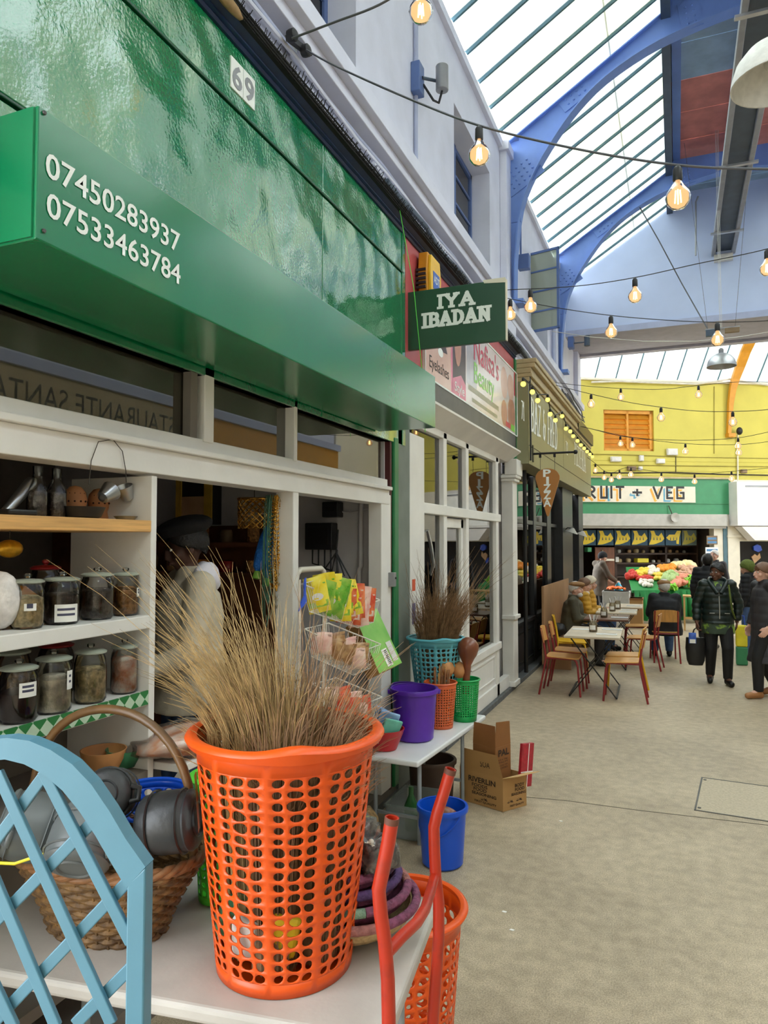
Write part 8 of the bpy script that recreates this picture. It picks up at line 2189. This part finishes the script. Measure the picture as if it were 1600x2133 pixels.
string('festoon_cable', 'festoon cable climbing from the wall bracket out over the green fascia', [(608, 80), (700, 45), (790, 10), (880, -45), (1000, -100), (1300, -160), (1700, -180)], [(877, 'festoon bulb hanging above the wall spotlight')], '', 3.0, .0055, 'flex_grey')
string('festoon_cable', 'festoon cable rising to the right behind the hanging green sign', [(1000, 606), (1055, 604), (1200, 596), (1323, 578), (1450, 550), (1600, 518), (1750, 470)], [(1105, 'festoon bulb just right of the hanging sign on the rising cable'), (1323, 'festoon bulb on the rising cable before the gable wall'), (1600, 'festoon bulb on the rising cable beyond the trunking end')], '', 6.0, .0035)
string('festoon_cable', 'festoon cable sloping down behind the hanging sign towards the dome pendant', [(1000, 612), (1060, 622), (1160, 641), (1272, 657), (1390, 667), (1493, 671), (1600, 668), (1750, 655)], [(1063, 'festoon bulb touching the edge of the hanging sign'), (1272, 'festoon bulb on the sloping cable before the gable beam'), (1493, 'festoon bulb just above the silver dome pendant')], '', 6.6, .0035)
string('festoon_cable', 'festoon cable before the yellow wall ending above the pizzeria lettering', [(1110, 790), (1160, 803), (1232, 821), (1310, 838), (1376, 848), (1450, 856), (1525, 857), (1600, 853), (1700, 838)], [(1231, 'festoon bulb beside the wall end and the yellow wall'), (1376, 'festoon bulb right of the orange shuttered window'), (1525, 'festoon bulb in front of the orange rib')], '', 10.8, .0045)
string('festoon_cable', 'higher festoon cable running along below the yellow wall head', [(1150, 796), (1220, 804), (1293, 809), (1375, 811), (1455, 803), (1530, 796), (1600, 796)], [(1293, 'festoon bulb above the orange shuttered window'), (1455, 'festoon bulb under the pale cable bundle')], '', 12.4, .0045)
string('festoon_cable', 'festoon cable crossing the lower part of the shuttered window', [(1180, 882), (1230, 893), (1292, 908), (1360, 915), (1450, 917), (1537, 912), (1600, 900)], [(1292, 'festoon bulb before the left shutter leaf'), (1537, 'festoon bulb below the foot of the orange rib')], '', 14.2, .005)
string('festoon_cable', 'lowest festoon cable crossing below the shuttered window', [(1180, 880), (1240, 895), (1317, 911), (1427, 924), (1537, 926), (1600, 920)], [(1317, 'festoon bulb before the middle of the shutters'), (1427, 'festoon bulb right of the square white box'), (1538, 'lower festoon bulb beside the cream pipe')], '', 14.5, .005)
string('festoon_cable', 'festoon cable draped along the top of the fruit shop fascia', [(1205, 940), (1236, 962), (1258, 980), (1275, 985), (1292, 978), (1314, 974), (1377, 984), (1446, 988), (1523, 982), (1600, 975)], [(1240, 'festoon bulb at the corner of the pizzeria fascia'), (1258, None), (1273, None), (1290, None), (1314, None), (1377, None), (1446, None), (1523, None)], 'small festoon bulb hanging just above the fruit shop fascia', 15.8, .005)
tag(MB().tube([at(x, y_, y=12.0) for x, y_ in ((1150, 690), (1230, 702), (1340, 711), (1450, 711), (1540, 702), (1600, 692), (1750, 660))], .006, 6).build('slack_line', 'flex_pale', None, smooth=60), 'pale slack cord slung below the gable beam', 'cord')
# wall bracket for the two nearest cables
bp = at(640, 104, x=XW+.02); bk_ = thing('cable_bracket', 'galvanised bracket with two pulleys for the festoon cables', 'bracket', tuple(bp))
MB().bar(at(600, 78, x=XW+.10), at(645, 112, x=XW+.10), .03, .03).build('arm', 'flex_black', bk_); MB().box(at(602, 84, x=XW+.02), (.05, .10, .10)).build('plate', 'galv', bk_)
for px, py in ((608, 74), (636, 106)): MB().lathe([(.03, -.02), (.034, -.005), (.034, .02), (.02, .03)], 12, frame(at(px, py, x=XW+.12), (0, 1, 0), (0, 0, 1))).build('pulley', 'flex_black', bk_, smooth=40)
# dome pendants
def pendant(c, r, label, m_):
    t = thing('pendant_lamp', label, 'lamp', tuple(c)); T = Matrix.Translation(Vector(c))
    MB().lathe([(.03, r*.98), (r*.35, r*.94), (r*.66, r*.76), (r*.88, r*.48), (r*.98, r*.16), (r, 0), (r*.965, 0), (r*.93, r*.2), (r*.6, r*.72), (.03, r*.9)], 32, T, caps=False).build('dome', m_, t, smooth=50)
    MB().lathe([(.03, r*.9), (.04, r*1.0), (.04, r*1.25), (.02, r*1.35)], 14, T).build('lamp_holder', 'metal_grey', t, smooth=40)
    MB().lathe([(.05, r*.35), (.07, r*.5), (.03, r*.9)], 12, T).build('lamp_bulb', 'box_white', t, smooth=50)
    for k in range(3): MB().tube([(c[0]+.015*(k-1), c[1], c[2]+r*1.3), (c[0]+.02*(k-1), c[1], 8.585)], .003, 5).build('flex', 'flex_pale', t)
    return t
mat('dome_white', S(214, 212, 206), .5, var=.08, scale=20, bump=.1, bscale=50); mat('dome_silver', S(186, 188, 190), .35, .6, var=.06)
p1 = at(1620, 172, t=4.1); pendant(p1, .245, 'large dusty white dome pendant beside the metal trunking', 'dome_white')
p2 = at(1503, 764, t=11.6); pendant(p2, .225, 'silver dome pendant hanging before the glazed crossing roof', 'dome_silver')
ph = at(1503, 692, t=11.6); cam_b = thing('pendant_bracket', 'dark metal carrier above the silver dome pendant', 'bracket', tuple(ph))
MB().bx(ph.x-.23, ph.x-.05, ph.y-.04, ph.y+.04, ph.z-.05, ph.z+.05).build('gear_box', 'steel_dark', cam_b); MB().bx(ph.x+.05, ph.x+.26, ph.y-.04, ph.y+.04, ph.z-.02, ph.z+.05).build('gear_box', 'box_brown', cam_b)
MB().bx(ph.x-.24, ph.x+.27, ph.y-.03, ph.y+.03, ph.z+.05, ph.z+.07).build('carrier', 'metal_grey', cam_b)
for x in (-.2, .2): MB().tube([(ph.x+x, ph.y, ph.z+.07), (ph.x+x*2.5, ph.y, 8.46)], .003, 5).build('suspension_wire', 'flex_grey', cam_b)
# long trunking under the boards
tk = thing('cable_trunking', 'long grey metal trunking with twin rails slung under the roof boards', 'trunking', (.75, 8, 6.9))
a, b = at(1507, 530, y=YG-.06), at(1560, 0, x=.72)
TZ = a.z; TXc = a.x
for s_ in (-1, 1): MB().bx(TXc+s_*.17-.035, TXc+s_*.17+.035, -3.0, YG-.02, TZ, TZ+.10).build('rail', 'metal_grey', tk, bevel=.01)
MB().bx(TXc-.135, TXc+.135, -3.0, YG-.02, TZ+.08, TZ+.10).build('tray', 'steel_dark', tk)
for y in (1, 4.5, 8, 11.2, 13.6): MB().bx(TXc-.26, TXc+.26, y-.03, y+.03, TZ-.03, TZ).build('clamp', 'galv', tk); MB().tube([(TXc, y, TZ+.1), (TXc, y, 8.46)], .008, 6).build('hanger_rod', 'metal_grey', tk)
MB().bx(TXc-.16, TXc+.16, YG-.10, YG-.001, TZ-.12, TZ).build('end_box', 'box_white', tk)
MB().tube([(TXc-.42, YG-.25, TZ+1.1), (TXc-.46, YG-.25, TZ+1.0), (TXc-.48, YG-.25, TZ-.02)], .018, 6).build('drop_pipe', 'metal_grey', tk)
# wall spotlight and speaker on the upper wall
sp = thing('wall_spotlight', 'grey spotlight on a blue back box fixed to the upper wall', 'spotlight', tuple(at(870, 160, x=XW)))
c0 = at(864, 158, x=XW+.02)
MB().bx(XW, XW+.08, c0.y-.05, c0.y+.08, c0.z-.16, c0.z+.10).build('back_box', 'window_blue', sp, bevel=.008)
q = at(914, 152, t=(c0 - Vector((0, 0, H))).length*.94)
q = Vector((XW+.20, c0.y+.20, at(914, 152, x=XW+.20).z))
MB().tube([(q.x, q.y, q.z-.10), (q.x, q.y, q.z+.12)], .055, 16).build('lamp_body', 'metal_grey', sp, smooth=40, bevel=.006); MB().tube([(XW+.08, c0.y+.02, c0.z-.02), (q.x-.05, q.y, q.z)], .014, 8).build('arm', 'steel_dark', sp)
MB().tube([(XW+.08, c0.y+.05, c0.z-.06), (XW+.16, c0.y+.08, c0.z-.20), (q.x-.03, q.y, q.z-.20), (q.x, q.y, q.z-.10)], .010, 6).build('cable', 'flex_black', sp, smooth=60)
MB().tube([(XW+.02, c0.y+.03, c0.z+.1), (XW+.02, c0.y+.03, ZT)], .022, 8).build('conduit', 'lavender_dark', sp); MB().tube([(XW+.02, c0.y+.03, c0.z-.16), (XW+.02, c0.y+.03, 4.9)], .018, 8).build('conduit', 'lavender_dark', sp)
s2 = at(1082, 548, x=XW+.1); t = thing('wall_spotlight', 'small blue fitting on the wall below the arch foot', 'spotlight', tuple(s2)); MB().bx(XW+.09, XW+.24, s2.y-.06, s2.y+.06, s2.z-.10, s2.z+.10).build('case', 'window_blue', t, bevel=.01); MB().tube([(XW+.12, s2.y, s2.z+.1), (XW+.12, s2.y, s2.z+.6)], .014, 6).build('conduit', 'window_blue', t)
s3 = at(1185, 716, x=XW+.1); t = thing('wall_spotlight', 'dark twin spotlight on a blue box near the end of the row', 'spotlight', tuple(s3)); MB().bx(XW+.09, XW+.2, s3.y-.1, s3.y+.1, s3.z-.10, s3.z+.12).build('back_box', 'window_blue', t, bevel=.01); MB().tube([(XW+.45, s3.y, s3.z-.08), (XW+.45, s3.y, s3.z+.12)], .055, 12).build('lamp_body', 'steel_dark', t, smooth=40); MB().tube([(XW+.2, s3.y, s3.z), (XW+.4, s3.y, s3.z)], .014, 6).build('arm', 'steel_dark', t)
# conduits and cable bundles along the wall above the cornice
wcol = ['lavender', 'lavender_dark', 'lavender', 'steel_dark', 'lavender']
for k, (z, x, y0, y1, lb_) in enumerate(((4.60, .05, -2, 16.3, 'lavender painted conduit running the length of the upper wall'), (4.645, .03, -2, 16.3, 'thin blue-grey conduit just above the lavender one'), (4.55, .06, 4.6, 16.3, 'sagging pale cable below the conduits'), (4.50, .09, 4.8, 16.3, 'dark cable bundle lying along the cornice top'), (4.53, .03, 5.0, 16.3, 'second pale cable clipped behind the dark bundle'))):
    pts = [Vector((XW+x+(.012*math.sin(i*1.7+k)), y0+(y1-y0)*i/40, z + (.015*math.sin(i*.9+2*k) if k > 1 else 0))) for i in range(41)]
    one('wall_cable', MB().tube(pts, .014 if k != 3 else .024, 6), wcol[k], lb_, 'cable', smooth=60)
for k in range(9):
    rr = random.Random(70+k); y0 = rr.uniform(12.6, 14.2)
    pts = [Vector((XW+.12+.03*(k % 3)+rr.uniform(-.02, .02), y0+(16.3-y0)*i/8, 4.34+.05*k - .05*i/8*k*.4 + rr.uniform(-.03, .03))) for i in range(9)]
    one('loose_cable', MB().tube(pts, .012, 5), 'flex_grey', 'grey cable in the tangle above the end of the pizzeria cornice', 'cable', group='tangle of cables at the end of the row', smooth=60)
for px, lb_ in ((1062, 'upright lavender downpipe beside the arch foot'), (1150, 'upright lavender downpipe past the open casement')):
    p = at(px, 500, x=XW+.04); one('downpipe', MB().tube([(XW+.05, p.y, 4.92), (XW+.05, p.y, ZT-.15)], .028, 8), 'lavender_dark', lb_, 'pipe', smooth=60)
one('green_string', MB().tube([(XF+.07, at(846, 450, x=XF+.12).y, 4.272), at(862, 600, x=XF+.20), at(880, 780, x=XF+.22), at(886, 900, x=XF+.24)], .003, 5), 'lime_plastic', 'thin green string hanging down past the hanging sign', 'string', smooth=60)
# roof wires on the gable
MB().tube([at(1333, 432, y=YP[4]-.02)] + [at(x, y_, t=12.4) for x, y_ in ((1372, 500), (1420, 590))] + [(ph.x-.2, ph.y, ph.z+.07)], .010, 6).build('suspension_wire', 'flex_grey', cam_b, smooth=60)
# yellow festoon along the pizzeria fascia
YB = [(1090, 796), (1109, 813), (1120, 831), (1141, 830), (1146, 860), (1157, 873), (1171, 865), (1179, 891), (1188, 897), (1194, 907), (1203, 917), (1210, 926), (1217, 933), (1223, 940), (1229, 946), (1234, 951)]
gm = MB().ball((0, 0, -.045), .032, 12, 8).build('globe', 'bulb_yellow', None, smooth=60); gme = gm.data; bpy.data.objects.remove(gm)
sm_ = MB().lathe([(.016, -.025), (.018, .02), (.008, .03)], 10).build('socket', 'socket_black', None); sme = sm_.data; bpy.data.objects.remove(sm_)
pr = []
for (px, py) in YB:
    p = at(px, py-4, x=XO+.10); pr.append(p)
    t = thing('yellow_bulb', 'small yellow festoon bulb along the top of the olive fascia', 'light bulb', tuple(p), group='yellow bulbs over the pizzeria')
    for nm, me in (('globe', gme), ('socket', sme)): o = bpy.data.objects.new(nm, me); COL.objects.link(o); o.parent = t
pr.sort(key=lambda v: v.y)
one('yellow_bulb_cable', MB().tube([p + Vector((0, 0, .03)) for p in pr], .008, 5), 'flex_black', 'black festoon cable carrying the yellow bulbs', 'cable', smooth=60)
one('fascia_cable', MB().tube([(XO+.02, 9.22, 4.1), (XO+.02, 9.23, 3.6), (XO+.025, 9.22, 3.1), (XO+.02, 9.23, 2.9)], .012, 6), 'flex_black', 'black cable hanging down the near end of the olive fascia', 'cable', smooth=60)
